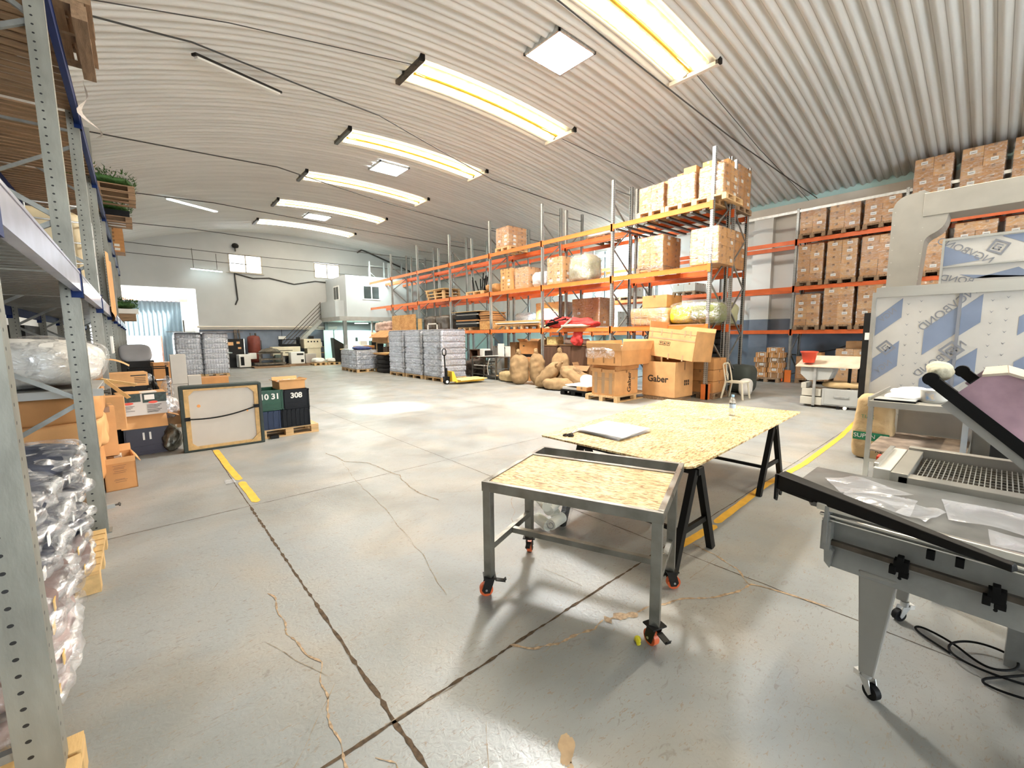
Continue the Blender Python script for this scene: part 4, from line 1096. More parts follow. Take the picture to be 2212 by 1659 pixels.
# clear bag of cloth rolls under the cart
t = T('bag_of_rolls', 'clear plastic bag holding rolled white cloths on the floor behind the cart', 'bag', (2.53, 2.40, 0))
m_felt = mat('white_felt', (.78, .78, .68), .85, var=.06); m_feltg = mat('grey_edge', (.30, .30, .29), .8)
for i, (x, y, z, rz) in enumerate(((-.02, -.07, .10, .2), (.06, .02, .11, .9), (-.08, .03, .08, 1.3), (0, 0, .20, .4), (-.06, .04, .24, 1.1))):
    b = MB(); d = V(math.cos(rz), math.sin(rz), 0) * .09; b.cyl(V(x, y, z) - d, V(x, y, z) + d, .045, 16); o = b.build('cloth_roll', m_felt, t)
    if i in (0, 1):
        for e_ in (-1, 1):
            b = MB(); b.tube([tuple(V(x, y, z) + d * 1.01 * e_ + (V(-d.y, d.x, 0).normalized() * math.cos(a) + V(0, 0, 1) * math.sin(a)) * (.012 + .0042 * a)) for a in [k * .5 for k in range(14)]], .003, 5); b.build('grey_edge', m_feltg, o)
b = MB(); b.soft((0, 0, .19), (.34, .30, .38), e=2.8, n=18, amp=.025, fr=9, seed=2, fn=lambda w: V(w.x * (1 - .5 * max(0, w.z - .06) / .16), w.y * (1 - .5 * max(0, w.z - .06) / .16), max(w.z, -.188))); b.build('plastic_bag', film_mat('thin_clear_bag', .06, .30, scale=10, white=.15), t)

# ================================================================ front machine: long cutting bench on tapered legs
t = T('cutting_bench', 'long grey cutting bench with black cover bar and aluminium front rail', 'machine', (2.3, 0, 0))
X0 = 2.3
def L_(p): return (p[0] - X0, p[1], p[2])
b = MB(); P = [(2.33 - X0, .535), (2.62 - X0, .66), (2.955 - X0, .66), (2.955 - X0, -1.9), (2.24 - X0, -1.9)]
b.prism(P, 'z', .835, .858); b.build('bench_top', mat('dark_laminate', (.16, .16, .155), .35, var=.25, scale=6, coat=.2), t)
def ax(y): return .09 * (.52 - y) / .63 * -1  # the front runs very slightly towards the camera
b = MB()
b.bar(L_((2.285, .50, .862)), L_((2.205, -1.9, .835)), .026, .03); b.bar(L_((2.30, .49, .822)), L_((2.225, -1.9, .795)), .02, .012); b.bar(L_((2.30, .48, .802)), L_((2.225, -1.9, .775)), .018, .008)
b.build('front_rail', m_alu, t, bevel=.004)
b = MB(); b.bar(L_((2.345, .455, .745)), L_((2.27, -1.9, .72)), .012, .165); b.bar(L_((2.345, .45, .62)), L_((2.27, -1.9, .60)), .012, .10, up=(.35, 0, 1)); b.build('front_panel', m_greym, t)
b = MB(); b.bar(L_((2.30, .44, .70)), L_((2.225, -1.9, .675)), .022, .022); b.build('guide_rod', m_steel_d, t)
b = MB(); b.bar(L_((2.36, .43, .578)), L_((2.28, -1.9, .555)), .05, .012); b.build('bottom_lip', m_darkm, t)
b = MB(); b.prism([(2.27 - X0, .87), (2.40 - X0, .87), (2.40 - X0, .60), (2.37 - X0, .575), (2.30 - X0, .655), (2.262 - X0, .70), (2.262 - X0, .80)], 'y', .452, .468)
b.prism([(.43, .655), (.468, .70), (.462, .60), (.44, .575)], 'x', -.005, .03); b.box(-.028, .04, .44, .476, .665, .80); b.build('end_plate', m_greym, t, bevel=.002)
for i, y in enumerate((.205, -.055)):
    z = .70 - (.44 - y) * .0107; b = MB(); x = 2.285 - X0 - (.44 - y) * .03
    b.box(x - .02, x + .02, y - .028, y + .018, z - .028, z + .022); b.box(x - .028, x + .008, y - .012, y + .008, z + .015, z + .04); b.box(x - .022, x + .006, y - .03, y + .0, z - .045, z - .025); b.box(x - .025, x + .004, y + .008, y + .03, z - .04, z - .006)
    b.cyl((x - .03, y - .005, z - .045), (x - .01, y - .005, z - .055), .006, 8)
    b.build('rod_clamp', m_blackmatt, t, bevel=.002)
for y in (.12, .04): b = MB(); b.box(2.27 - X0, 2.30 - X0, y - .012, y + .012, .755, .79); b.build('rail_stop', m_blackmatt, t, bevel=.002)
def tleg(x, y, w1, w0, top, bot, d1=.12, d0=.05):
    b = MB(); vs = []
    for z, w, d in ((bot, w0, d0), (top, w1, d1)):
        for a, c in ((-1, -1), (1, -1), (1, 1), (-1, 1)): vs.append((x + a * d / 2, y + c * w / 2 - (0 if z == top else -.012), z))
    b.add(vs, [(3, 2, 1, 0), (4, 5, 6, 7), (0, 1, 5, 4), (1, 2, 6, 5), (2, 3, 7, 6), (3, 0, 4, 7)]); return b.build('leg', mat('leg_grey', (.33, .325, .30), .45, .1), t, bevel=.006)
tleg(.08, .275, .13, .055, .60, .105); tleg(.88, .25, .10, .05, .62, .12, .10)
tleg(.08, -1.6, .13, .055, .60, .105)
b = MB(); b.box(.06, .9, .22, .28, .56, .62); b.build('cross_member', m_greym, t)
cb = MB(); cb.cyl((-.014, 0, .033), (.014, 0, .033), .033, 20); cbm = cb.mesh('wheel', m_rubber)
def caster2(x, y, rz):
    b = MB(); b.cyl((0, 0, .085), (0, 0, .115), .02, 12)
    for sx in (-1, 1): b.prism([(-.02, .088), (.025, .088), (.04, .033), (.03, .02), (.018, .03)], 'x', sx * .019 - .002, sx * .019 + .002)
    b.box(-.02, .02, -.045, -.015, .072, .098, 1)
    o = b.build('caster', [m_galv, m_label], t); o.location = (x, y, 0); o.rotation_euler = (0, 0, rz)
    w = bpy.data.objects.new('wheel', cbm); C.objects.link(w); w.parent = o; w.location = (0, .028, 0); return o
caster2(.08, .287, 2.6); caster2(.88, .25, .9); caster2(.08, -1.59, 0)
t2 = T('cover_bar', 'long black tapering cover bar lying across the front of the bench', 'bar', (2.40, .66, .858), 0)
b = MB(); d = V(-.30, -.75, 0)
vs = [(-.05, .03, .012), (.05, -.015, .012), (.055, -.0, .07), (.02, .015, .092), (-.045, .03, .085)]
e = [(p[0] * .35 + d.x, p[1] * .35 + d.y, p[2] * .35) for p in vs]
b.add(vs + e, [(4, 3, 2, 1, 0), (5, 6, 7, 8, 9)] + [(i, (i + 1) % 5, 5 + (i + 1) % 5, 5 + i) for i in range(5)]); b.build('cover', m_black, t2, bevel=.004, fixn=True)
b = MB(); b.prism([(.0, .08), (.045, .075), (.05, -.02), (.035, -.045), (.018, -.04), (-.01, .01)], 'y', .028, .034); b.prism([(-.055, .085), (-.03, .085), (-.005, -.0), (-.03, -.055), (-.055, -.04)], 'y', .026, .036)
for z in (-.03, .0): b.cyl((-.04, .037, z), (-.04, .026, z), .006, 8, m=1)
b.build('end_bracket', [m_black, m_galv], t2)
b = MB(); b.bar((-.045, .01, .012), (-.11, -.14, .012), .012, .01); b.build('support_rod', m_black, t2)
# clear plastic sheets on the bench
def sheetpoly(lab, pts, z, seed, m=None):
    b = MB(); A, B_, C_, D_ = [V(*p, 0) for p in pts]
    def fn(u, v):
        p = (A * (1 - u) + B_ * u) * (1 - v) + (D_ * (1 - u) + C_ * u) * v
        return (p.x, p.y, z + .006 + .016 * max(0, noise.noise(V(u * 2.2, v * 2.2, seed)) + .15))
    b.sheet(fn, 14, 12); return tag(b.build('plastic_sheet', m or m_filmf), lab, 'plastic sheet', 'clear plastic bags lying on the bench')
sheetpoly('clear plastic bag on the bench beside the grid tray end', [(2.52, .46), (2.72, .57), (2.88, .44), (2.72, .22)], .862, 1)
sheetpoly('milky plastic bag half under the black cover bar', [(2.40, .20), (2.50, .45), (2.64, .44), (2.66, .20)], .859, 2)
sheetpoly('flat square plastic bag at the middle of the bench', [(2.38, .15), (2.42, .25), (2.60, .20), (2.58, .10)], .8585, 3)
sheetpoly('wide glossy plastic bag cut by the frame edge', [(2.47, -.30), (2.48, .09), (2.77, .13), (2.77, -.32)], .861, 4)
sheetpoly('large pale film sheet at the frame edge beside the rail', [(2.24, -.5), (2.30, -.03), (2.46, -.02), (2.46, -.5)], .8586, 5)
# ---------------------------------------------------------------- sealing machine with a purple hood
m_purple = mat('smoky_purple_acrylic', (.60, .40, .48), .22, 0, var=.3, scale=5, coat=.6, detail=8)
t = T('shrink_wrapping_machine', 'wrapping machine with a steel grid tray and a raised smoky purple hood', 'machine', (3.05, 0, 0))
b = MB(); b.box(-.07, .02, -1.9, .31, .70, .885); b.box(-.07, .62, .27, .34, .70, .90); b.box(.58, .64, -1.9, .34, .70, .915); b.build('tray_frame', mat('grey_beige_metal', (.42, .40, .35), .4, .4), t, bevel=.003)
b = MB(); b.box(0, .6, -1.9, .28, .60, .70); b.box(.05, .12, -.2, -.13, 0, .6); b.box(.5, .57, .1, .17, 0, .6); b.build('body', m_greym, t)
b = MB(); b.box(-.02, .60, .345, .42, .62, .895, 0); b.box(.02, .56, .40, .425, .89, .915, 1); b.build('side_cover', [m_cream if False else mat('off_white_enamel', (.78, .76, .70), .35), m_alu], t, bevel=.004)
b = MB(); b.box(.42, .50, .43, .47, .80, .86); b.build('red_knob', m_red, t)
b = MB()
for i in range(34):
    y = .25 - i * .019; b.box(.04, .56, y - .002, y + .002, .858, .864)
for i in range(34, 100):
    y = .25 - i * .019; b.box(.04, .56, y - .002, y + .002, .858, .864)
for i in range(9): x = .06 + i * .06; b.box(x - .0025, x + .0025, -1.7, .26, .852, .858)
b.build('wire_grid', m_alu, t)
b = MB(); b.box(.0, .6, -1.9, .28, .78, .79); b.build('tray_floor', m_steel_d, t)
# hood: swung up around the far side; arms slope down towards -y
sl = -.925
def hp(x, y): return (x - 3.05, y, 1.40 + (y - .235) * .925 * 1.0)
b = MB(); b.bar((.15, .245, 1.395), (.15, -.55, 1.395 - .795 * .925), .05, .055, up=(0, .68, .73)); b.cyl((.12, .238, 1.392), (.18, .238, 1.392), .034, 16); b.build('hood_arm', m_black, t)
b = MB(); b.bar((.75, .155, 1.405), (.75, -.55, 1.395 - .795 * .925 + .06), .05, .055, up=(0, .68, .73)); b.cyl((.72, .15, 1.40), (.78, .15, 1.40), .034, 16); b.build('hood_arm', m_black, t)
b = MB(); b.bar((.15, .175, 1.27), (.15, -.55, 1.27 - .725 * .925), .03, .045, up=(0, .68, .73)); b.build('lower_rail', m_greyp, t)
b = MB(); b.prism([(.135, 1.325), (.055, 1.418), (-.03, 1.433), (-.30, 1.33), (-.62, 1.05), (-.62, .63)], 'x', .13, .14); b.build('acrylic_side', m_purple, t); b = MB(); b.prism([(.135, 1.325), (.055, 1.418), (-.03, 1.433), (-.30, 1.33), (-.62, 1.05), (-.62, .63)], 'x', .76, .77); b.build('acrylic_side', m_purple, t)
b = MB(); q = [(.055, 1.422), (-.03, 1.437), (-.30, 1.335), (-.62, 1.055)]
for (y0, z0), (y1, z1) in zip(q, q[1:]): b.bar((.45, y0, z0), (.45, y1, z1), .66, .012, up=(0, 0, 1))
b.build('hood_top', mat('cream_hood', (.66, .56, .46), .5), t)
b = MB(); b.bar((.45, .14, 1.33), (.45, .055, 1.418), .62, .006, up=(0, 1, 1)); b.build('hood_pane', m_glass, t)
b = MB(); b.soft((.30, .215, 1.425), (.30, .11, .10), e=2.3, n=12, amp=.018, fr=14, seed=3); b.build('wrapped_grip', mat('wrapped_rag', (.66, .62, .46), .8, var=.15, bump=.4), t)
# black cable coil on the floor under the bench
t = T('cable_coil', 'loose black cable coiled on the floor under the bench', 'cable', (2.98, 0, 0))
P = [(3.00, .05), (3.09, .20), (3.15, .18), (3.09, .05), (2.98, -.04), (2.96, -.10), (3.03, -.17), (3.13, -.18), (3.17, -.11), (3.15, -.02), (3.07, .045), (2.99, .062), (2.935, .03), (2.91, -.06), (2.935, -.2), (3.02, -.33), (3.12, -.35), (3.10, -.24), (2.95, -.12), (2.86, -.05), (2.83, -.11), (2.85, -.22), (2.93, -.34), (3.0, -.5)]
def smooth(P, it=3):
    for _ in range(it):
        Q = [P[0]]
        for a, c in zip(P, P[1:]): Q += [tuple(a[i] * .75 + c[i] * .25 for i in range(len(a))), tuple(a[i] * .25 + c[i] * .75 for i in range(len(a)))]
        Q.append(P[-1]); P = Q
    return P
Q = smooth(P); b = MB(); b.tube([(x - 2.98, y, .008 + .03 * abs(math.sin(i * .02))) for i, (x, y) in enumerate(Q)], .0055, 8); b.build('cable', m_blackmatt, t)

# ================================================================ steel side table, paper sack, film covered booth, duct
t = T('steel_table', 'bare steel table with a lower shelf in front of the film covered panels', 'table', (6.05, .54, 0))
X = 6.05
b = MB(); b.box(0, 1.35, -.40, .39, .865, .885); b.box(-.01, .0, -.40, .39, .82, .885); b.box(0, 1.35, .38, .395, .82, .925); b.box(0, 1.35, -.41, -.395, .82, .885); b.build('tabletop', m_stain, t, bevel=.002)
for x, y in ((.025, .365), (.025, -.365), (1.30, .365), (1.30, -.365)): b = MB(); b.box(x - .022, x + .022, y - .022, y + .022, 0, .865); b.build('leg', m_alu, t)
b = MB(); b.box(.01, 1.33, -.38, .38, .325, .335); b.build('lower_shelf', mat('stained_board', (.38, .29, .22), .6, var=.4, scale=6), t)
b = MB(); b.box(0, .02, -.36, .36, .20, .235); b.build('stretcher', m_alu, t)
b = MB(); b.soft((0, 0, .03), (.42, .34, .07), e=2.6, n=14, amp=.03, fr=6, seed=4); b.soft((.35, .0, .05), (.4, .36, .09), e=2.6, n=12, amp=.03, fr=6, seed=5); tag(b.build('white_cloth', m_paper, loc=(6.45, .66, .885)), 'rumpled bright white cloth on the steel table', 'cloth')
b = MB(); b.box(-.12, .12, -.17, .17, 0, .018, 0); b.box(-.115, .115, -.165, .165, .018, .022, 1); o = b.build('folder', [m_blackmatt, m_greyp], loc=(6.21, .72, .886)); tag(o, 'grey folder with a black edge at the corner of the steel table', 'folder')
t = T('plastic_tub', 'white plastic tub with a small picture label on the steel table', 'tub', (6.32, .43, .885))
b = MB(); b.lathe([(.075, 0), (.085, .005), (.095, .13), (.1, .135), (.098, .14), (.088, .138), (.08, .02), (.0, .015)], n=24, sx=1, sy=1.25, capt=False); b.build('tub', mat('milky_plastic', (.80, .79, .74), .35), t)
b = MB(); b.sheet(lambda u, v: (-(.0905 + .006 * v) * math.cos((u - .5) * .7), (.0905 + .006 * v) * 1.25 * math.sin((u - .5) * .7) + .0, .03 + .085 * v), 8, 3); b.build('picture_label', mat('label_colours', (.15, .35, .65), .4, col2=(.85, .60, .25), var=0, scale=16), t).location = (-.004, .03, 0)
b = MB(); b.soft((0, 0, .02), (.22, .08, .03), e=2.6, n=8); tag(b.build('white_roll', m_paper, loc=(6.28, .27, .886)), 'small white cylinder on the steel table under the hood arm', 'roll')
b = MB(); b.soft((0, 0, .04), (.34, .20, .09), e=2.6, n=10, amp=.03, fr=9, seed=9); tag(b.build('white_tissue', m_paper, loc=(6.75, .40, .885)), 'crumpled white tissue behind the tub', 'tissue')
t = T('paper_sack', 'tall kraft paper sack with a green band standing behind the steel table leg', 'sack', (7.12, 1.02, 0))
m_kraft = mat('kraft_paper', (.52, .36, .18), .7, var=.14, scale=5, bump=.9, bscale=9)
b = MB(); b.soft((0, 0, .42), (.30, .40, .84), e=5, n=18, amp=.02, fr=7, seed=6, fn=lambda w: V(w.x * (1 + .12 * (w.z < -.2)), w.y * (1 - .10 * (w.z / .42)), w.z)); b.build('bag', m_kraft, t)
m_grn = mat('green_print', (.02, .22, .10), .5)
b = MB(); b.sheet(lambda u, v: (-.172 - .004 * math.sin(v * 9), -.185 + .36 * u, .255 + .105 * v), 8, 3); b.build('green_band', m_grn, t)
txt('SUPEN  ET', .075, (-.18, -.005, .31), (-1, 0, 0), (0, 0, 1), m_label, t)
txt('kg', .09, (-.182, -.10, .14), (-1, 0, 0), (0, 0, 1), m_ink, t); txt('ΤΙΛΚ', .06, (-.182, .04, .56), (-1, 0, 0), (0, 0, 1), m_grn, t)
# booth of panels with printed protective film
m_foil = mat('protective_film', (.60, .58, .54), .3, 0, var=.05, coat=.5, scale=3)
m_fblue = mat('film_blue_print', (.22, .27, .38), .35, var=.08, coat=.5)
m_fgrey = mat('film_grey_print', (.24, .25, .28), .35, var=.05)
t = T('panel_booth', 'booth wall of panels still covered in blue striped protective film', 'booth', (7.72, 0, 0))
b = MB(); b.box(0, .02, -2.4, 1.19, .10, 2.10); pan = b.build('panel', m_foil, t)
b = MB(); b.box(-.03, .03, 1.19, 1.235, 0, 2.17); b.build('corner_post', m_alu, t)
b = MB(); b.box(-.04, .04, -2.4, 1.20, 2.10, 2.17); b.box(-.02, .05, -2.4, 1.20, 2.17, 2.235); b.build('top_rail', m_alu, t)
b = MB(); b.box(.0, .9, 1.19, 1.21, .12, .95); b.build('side_panel', mat('rusty_mesh', (.38, .18, .09), .6, var=.3, scale=20), t)
b = MB(); b.box(-.018, -.002, .372, .402, .2, 2.10); b.build('joint_strip', m_fgrey, t)
xs = -.003
def diag(y0, z0, y1, z1, w, m, nm='film_stripe', x=xs):
    # vertical-sided slanted stripe between two vertical lines
    b = MB(); b.add([(x, y0, z0), (x, y1, z1), (x, y1, z1 + w), (x, y0, z0 + w)], [(0, 1, 2, 3)]); b.box(0, 0, 0, 0, 0, 0) if False else None
    return b.build(nm, m, t)
for k_, (ya, yb) in enumerate(((1.18, .92), (.69, .40), (.37, .20), (-.1, -.4))):
    for j, z in enumerate((.70, 1.35, 2.0)):
        zz = z - (.25 if k_ in (1,) else 0); dz = (ya - yb) * .95
        z0, z1 = zz - .42, zz + dz - .42
        z1t = min(z1 + .34, 2.09); 
        if z1 < 2.08: diag(ya, max(z0, .14), yb, z1, min(.34, 2.08 - z1), m_fblue)
for y, n0 in ((.86, 0), (.74, 1), (.12, 0), (-.0, 1), (-.5, 0)):
    b = MB()
    for i in range(12):
        z = .5 + i * .135 + (.03 if n0 else 0); b.add([(xs, y - .018, z + .03), (xs, y, z), (xs, y + .018, z + .03), (xs, y, z + .012)], [(0, 1, 2, 3)])
    b.build('film_arrows', m_fgrey, t)
for (y, z, s_, r_) in ((1.06, 1.86, .10, .8), (.50, 1.90, .13, .8), (.56, 1.64, .01, .8), (1.06, 1.16, .10, .8), (.52, 1.28, .12, .8)):
    if s_ < .05: continue
    up = V(0, math.sin(r_), math.cos(r_)); txt('NGVBOND' if s_ != .10 else 'NGV', s_, (xs - .001, y, z), (-1, 0, 0), up, m_fgrey, t, 'film_lettering', mirror=True)
def logo(y, z, s_, x, parent, r_=.8):
    u = V(0, math.cos(r_), -math.sin(r_)); w = V(0, math.sin(r_), math.cos(r_)); c = V(x, y, z); b = MB()
    def rect(a0, a1, c0, c1): b.add([tuple(c + u * a * s_ + w * d_ * s_) for a, d_ in ((a0, c0), (a1, c0), (a1, c1), (a0, c1))], [(0, 1, 2, 3)])
    rect(-1, 1, .72, 1); rect(-1, 1, -1, -.72); rect(-1, -.72, -.72, .72); rect(.72, 1, -.72, .72)
    rect(-.4, .5, .3, .48); rect(.32, .5, -.5, .3); rect(-.4, .5, -.5, -.32); rect(-.4, -.22, -.5, .05); rect(-.4, .1, -.08, .08)
    return b.build('film_logo', m_fgrey, parent)
logo(1.05, 1.42, .075, xs - .001, t); logo(.42, 1.40, .085, xs - .02, t)
t = T('upper_panel', 'upper film covered panel standing above the booth wall', 'panel', (8.05, 0, 0))
b = MB(); b.box(0, .02, -2.4, .60, 2.19, 2.82); b.build('panel', m_foil, t); b = MB(); b.box(-.02, .0, -2.4, .62, 2.80, 2.83); b.box(-.02, 0, .60, .625, 2.19, 2.8); b.box(-.02, 0, -2.4, .6, 2.46, 2.475); b.build('frame', m_alu, t)
txt('NGVBOND', .12, (-.004, .42, 2.66), (-1, 0, 0), (0, -.55, .83), m_fgrey, t, 'film_lettering', mirror=True); logo(.13, 2.66, .075, -.006, t, -.5)
txt('BOND', .11, (-.004, .46, 2.30), (-1, 0, 0), (0, -.25, .97), m_fgrey, t, 'film_lettering', mirror=True)
for (a, c) in (((.60, 2.48, .60, 2.74), (.28, 2.52, .28, 2.55)), ((.10, 2.78, .10, 2.79), (-.4, 2.50, -.4, 2.79)), ((.44, 2.36, .30, 2.30), (-.2, 2.28, -.05, 2.40))):
    b = MB(); b.add([(-.003, a[0], a[1]), (-.003, c[0], c[1]), (-.003, c[2], c[3]), (-.003, a[2], a[3])], [(0, 1, 2, 3)]); b.build('film_stripe', m_fblue, t)
t = T('steel_duct', 'dull steel air duct rising and bending over the booth', 'duct', (8.6, 0, 0))
b = MB(); P = rpoly([(1.235, 2.23), (1.235, 3.60), (.90, 3.62), (.62, 3.45), (.66, 3.05), (.86, 2.98), (.90, 2.23)], [0, .22, 0, .12, .16, .1, 0], 6)
b.prism(P, 'x', 0, .45); b.build('riser', m_stain, t, fixn=True)
b = MB(); b.box(-.01, .5, -2.6, .90, 3.26, 3.58); b.build('horizontal_run', m_stain, t, bevel=.004)
b = MB()
for i in range(14): b.cyl((-.004, 1.20 - .31 * (i % 2), 2.3 + i * .09), (.0, 1.20 - .31 * (i % 2), 2.3 + i * .09), .007, 8)
b.build('rivets', m_alu, t)
t = T('blue_bag', 'big blue plastic bag on the floor behind the machine hood', 'bag', (5.0, -.30, 0)); b = MB(); b.soft((0, 0, .29), (.8, .95, .58), e=2.6, n=16, amp=.06, fr=5, seed=4); b.build('bag', mat('blue_polythene', (.02, .10, .28), .25, var=.4, coat=.5), t)
b = MB(); b.box(6.9, 7.5, -1.6, .0, 0, .85); tag(b.build('dark_cabinet', m_darkm), 'dark cabinet behind the steel table in front of the booth', 'cabinet')
b = MB(); b.box(7.45, 7.5, -.02, .83, .16, .80, 0); tag(b.build('steel_sheet', m_stain), 'grey steel sheet standing behind the lower shelf', 'sheet')
t = T('strapped_black_frame', 'black plastic machine frame hanging by the edge of the film booth', 'machine', (9.3, 1.42, 0))
b = MB(); b.box(0, .3, -.1, .16, .5, 1.95); b.box(-.01, 0, -.07, .13, 1.5, 1.62, 1); b.build('housing', [m_darkm, m_label], t); b = MB(); b.box(0, .3, -.1, .1, 0, .5); b.build('foot', m_darkm, t)
# ================================================================ burlap sacks on the floor before the rack
def sack(lab, x, y, z, L_, W_, D_, tilt, rz, seed, tied=False, flat=False, text=None, m=None):
    """L_ length (own x), W_ width (own y), D_ thickness (own z); tilt lifts the +x end"""
    M = Matrix.Translation(V(x, y, z)) @ Matrix.Rotation(rz, 4, 'Z') @ Matrix.Rotation(-tilt, 4, 'Y')
    t = T('burlap_sack', lab, 'sack', (0, 0, 0), 0, 'burlap sacks before the orange rack')
    def fn(w):
        k = abs(w.x) / (L_ / 2)
        w = V(w.x, w.y * (1 - .12 * k ** 3), w.z * (1 - .55 * k ** 4))
        w.z += .014 * math.sin(w.x * 30 + seed + w.y * 9) * (1 - k); w.z -= .10 * D_ * math.cos(w.x / L_ * PI)
        if flat: w.z = max(w.z, -D_ * .36)
        return w
    b = MB(); b.soft((0, 0, 0), (L_, W_, D_), e=3.2, n=18, amp=.03, fr=5, seed=seed, fn=fn, M=M)
    o = b.build('body', m or m_burlap, t)
    if tied:
        b = MB(); b.soft((L_ / 2 + .03, 0, 0), (.26, .15, .13), e=2.2, n=10, amp=.035, fr=16, seed=seed, M=M @ Matrix.Translation(V(L_ / 2 + .05, .02, 0)))
        b.build('tied_neck', m or m_burlap, t)
    else:
        for s_ in (-1, 1):
            b = MB(); b.soft((0, 0, 0), (.12, .07, .06), e=2.2, n=8, amp=.015, fr=18, seed=seed, M=M @ Matrix.Translation(V(L_ / 2 * .96, s_ * W_ * .42, -.02))); b.build('corner_ear', m or m_burlap, t)
    if text:
        b = MB(); q = random.Random(seed)
        for k in range(3):
            for j in range(6):
                a = V(-.10 + j * .055, -.09 + k * .07, D_ / 2 * 1.02 + .012); c = a + V(.035 * (q.random() + .4), 0, 0); b.bar(tuple(M @ a), tuple(M @ c), .03, .003)
        b.build('stencil_print', m_jutem, t)
    return t
m_burl2 = mat('pale_burlap', (.50, .38, .20), .9, var=.12, scale=5, bump=.5, bscale=160)
sack('pale burlap sack lying flat beside the steel table', 9.85, 11.35, .19, 1.15, .62, .42, 0, 1.35, 1, flat=True, m=m_burl2)
sack('upright burlap sack with tied neck, nearest the pale flat sack', 9.45, 10.45, .50, .98, .62, .44, PI / 2 - .12, 1.1, 2, tied=True)
sack('second upright burlap sack with a tied frilly neck', 9.80, 9.95, .52, 1.02, .52, .42, PI / 2 - .14, 1.3, 3, tied=True)
sack('slumping burlap sack leaning towards the low pile', 9.42, 9.12, .42, 1.02, .60, .44, .80, -1.15, 4, tied=False)
sack('burlap sack with dark print lying on top of another', 9.80, 8.35, .42, 1.05, .66, .36, -.42, -1.6, 5, text=True)
sack('burlap sack on the floor under the printed sack', 9.35, 8.62, .18, .98, .60, .40, 0, -1.3, 6, flat=True)
sack('open folded burlap sack behind the slumping sack', 10.25, 9.35, .52, 1.05, .60, .5, PI / 2 - .2, .9, 7, tied=True)
sack('small burlap sack tucked beside the black tray', 9.9, 7.55, .22, .55, .45, .32, -.2, -1.2, 8)
b = MB(); b.soft((9.45, 7.62, .35), (.10, .42, .30), e=2.5, n=10, amp=.02, seed=2, rz=.3); tag(b.build('white_pouch', m_paper), 'bright white pouch propped beside the printed sack', 'pouch')
# ---------------------------------------------------------------- cartons
def open_carton(lab, x, y, z, w, d, h, rz=0, m=None, flaps=((1, .5), (1, .5), (1, .5), (1, .5)), tilt=(0, 0), th=.008, group=None, cat='box', name='open_carton'):
    """open box: flaps = (length, angle from vertical outward) for -x,+x,-y,+y"""
    m = m or m_card
    t = T(name, lab, cat, (x, y, z), rz, group); t.rotation_euler = (tilt[0], tilt[1], rz)
    b = MB(); a, c = w / 2, d / 2
    b.box(-a, a, -c, c, 0, th); b.box(-a, -a + th, -c, c, 0, h); b.box(a - th, a, -c, c, 0, h); b.box(-a, a, -c, -c + th, 0, h); b.box(-a, a, c - th, c, 0, h)
    b.build('body', m, t)
    for i, (l, an) in enumerate(flaps):
        if l <= 0: continue
        b = MB(); s_, k_ = math.sin(an), math.cos(an); L_ = l
        if i == 0: b.bar((-a, 0, h), (-a - L_ * s_, 0, h + L_ * k_), d, th, up=(k_, 0, s_))
        if i == 1: b.bar((a, 0, h), (a + L_ * s_, 0, h + L_ * k_), d, th, up=(-k_, 0, s_))
        if i == 2: b.bar((0, -c, h), (0, -c - L_ * s_, h + L_ * k_), w, th, up=(0, k_, s_))
        if i == 3: b.bar((0, c, h), (0, c + L_ * s_, h + L_ * k_), w, th, up=(0, -k_, s_))
        b.build('flap', m_card2 if m is m_card else m, t)
    return t
pallet('pine pallet under the stack of crushed branded cartons', 9.25, 6.42, 0, .02, 1.55, .95, m_wood, None)
t = carton('tall taped carton with the brand name printed up its side', 9.02, 6.38, .145, .98, .68, .60, 0, m_card2, name='carton')
o = t
txt('Gaber', .20, (.12, -.3405, .30), (0, -1, 0), (-1, 0, 0), m_ink, o, bold=.005)
b = MB()
for y in (-.22, 0, .22): b.box(-.494, -.4905, y - .045, y + .045, .04, .56)
for z in (.38, .42): b.box(-.495, -.491, -.3, .3, z - .008, z + .008)
b.box(.2, .36, -.344, -.3405, .36, .40); b.build('tape', m_ctape, o)
b = MB(); b.box(-.56, -.49, -.34, -.02, .56, .64); b.box(-.55, -.49, .02, .33, .58, .66); b.build('flap', m_card2, o)
t = T('flattened_carton', 'flat crushed carton between the branded carton and the film covered one', 'box', (9.05, 6.38, .748)); b = MB(); b.soft((0, 0, .07), (1.02, .78, .14), e=8, n=12, amp=.02, fr=4, seed=2); b.build('carton', m_card, t)
t = open_carton('wide open carton half covered with torn film on the branded stack', 9.15, 6.28, .89, 1.55, .98, .36, .03, m_card, ((.18, .3), (.25, .2), (.22, .25), (.22, .1)))
b = MB(); b.soft((-.35, .12, .30), (1.0, .95, .30), e=5, n=16, amp=.045, fr=5, seed=8); b.build('torn_film', m_film2, t)
b = MB()
for y in (-.3, 0, .3): b.box(-.7785, -.775, y - .02, y + .02, .06, .20)
b.build('tape', m_tape, t)
carton('brown carton resting inside the wide open carton', 9.55, 6.35, .92, .7, .6, .42, .1, m_card2)
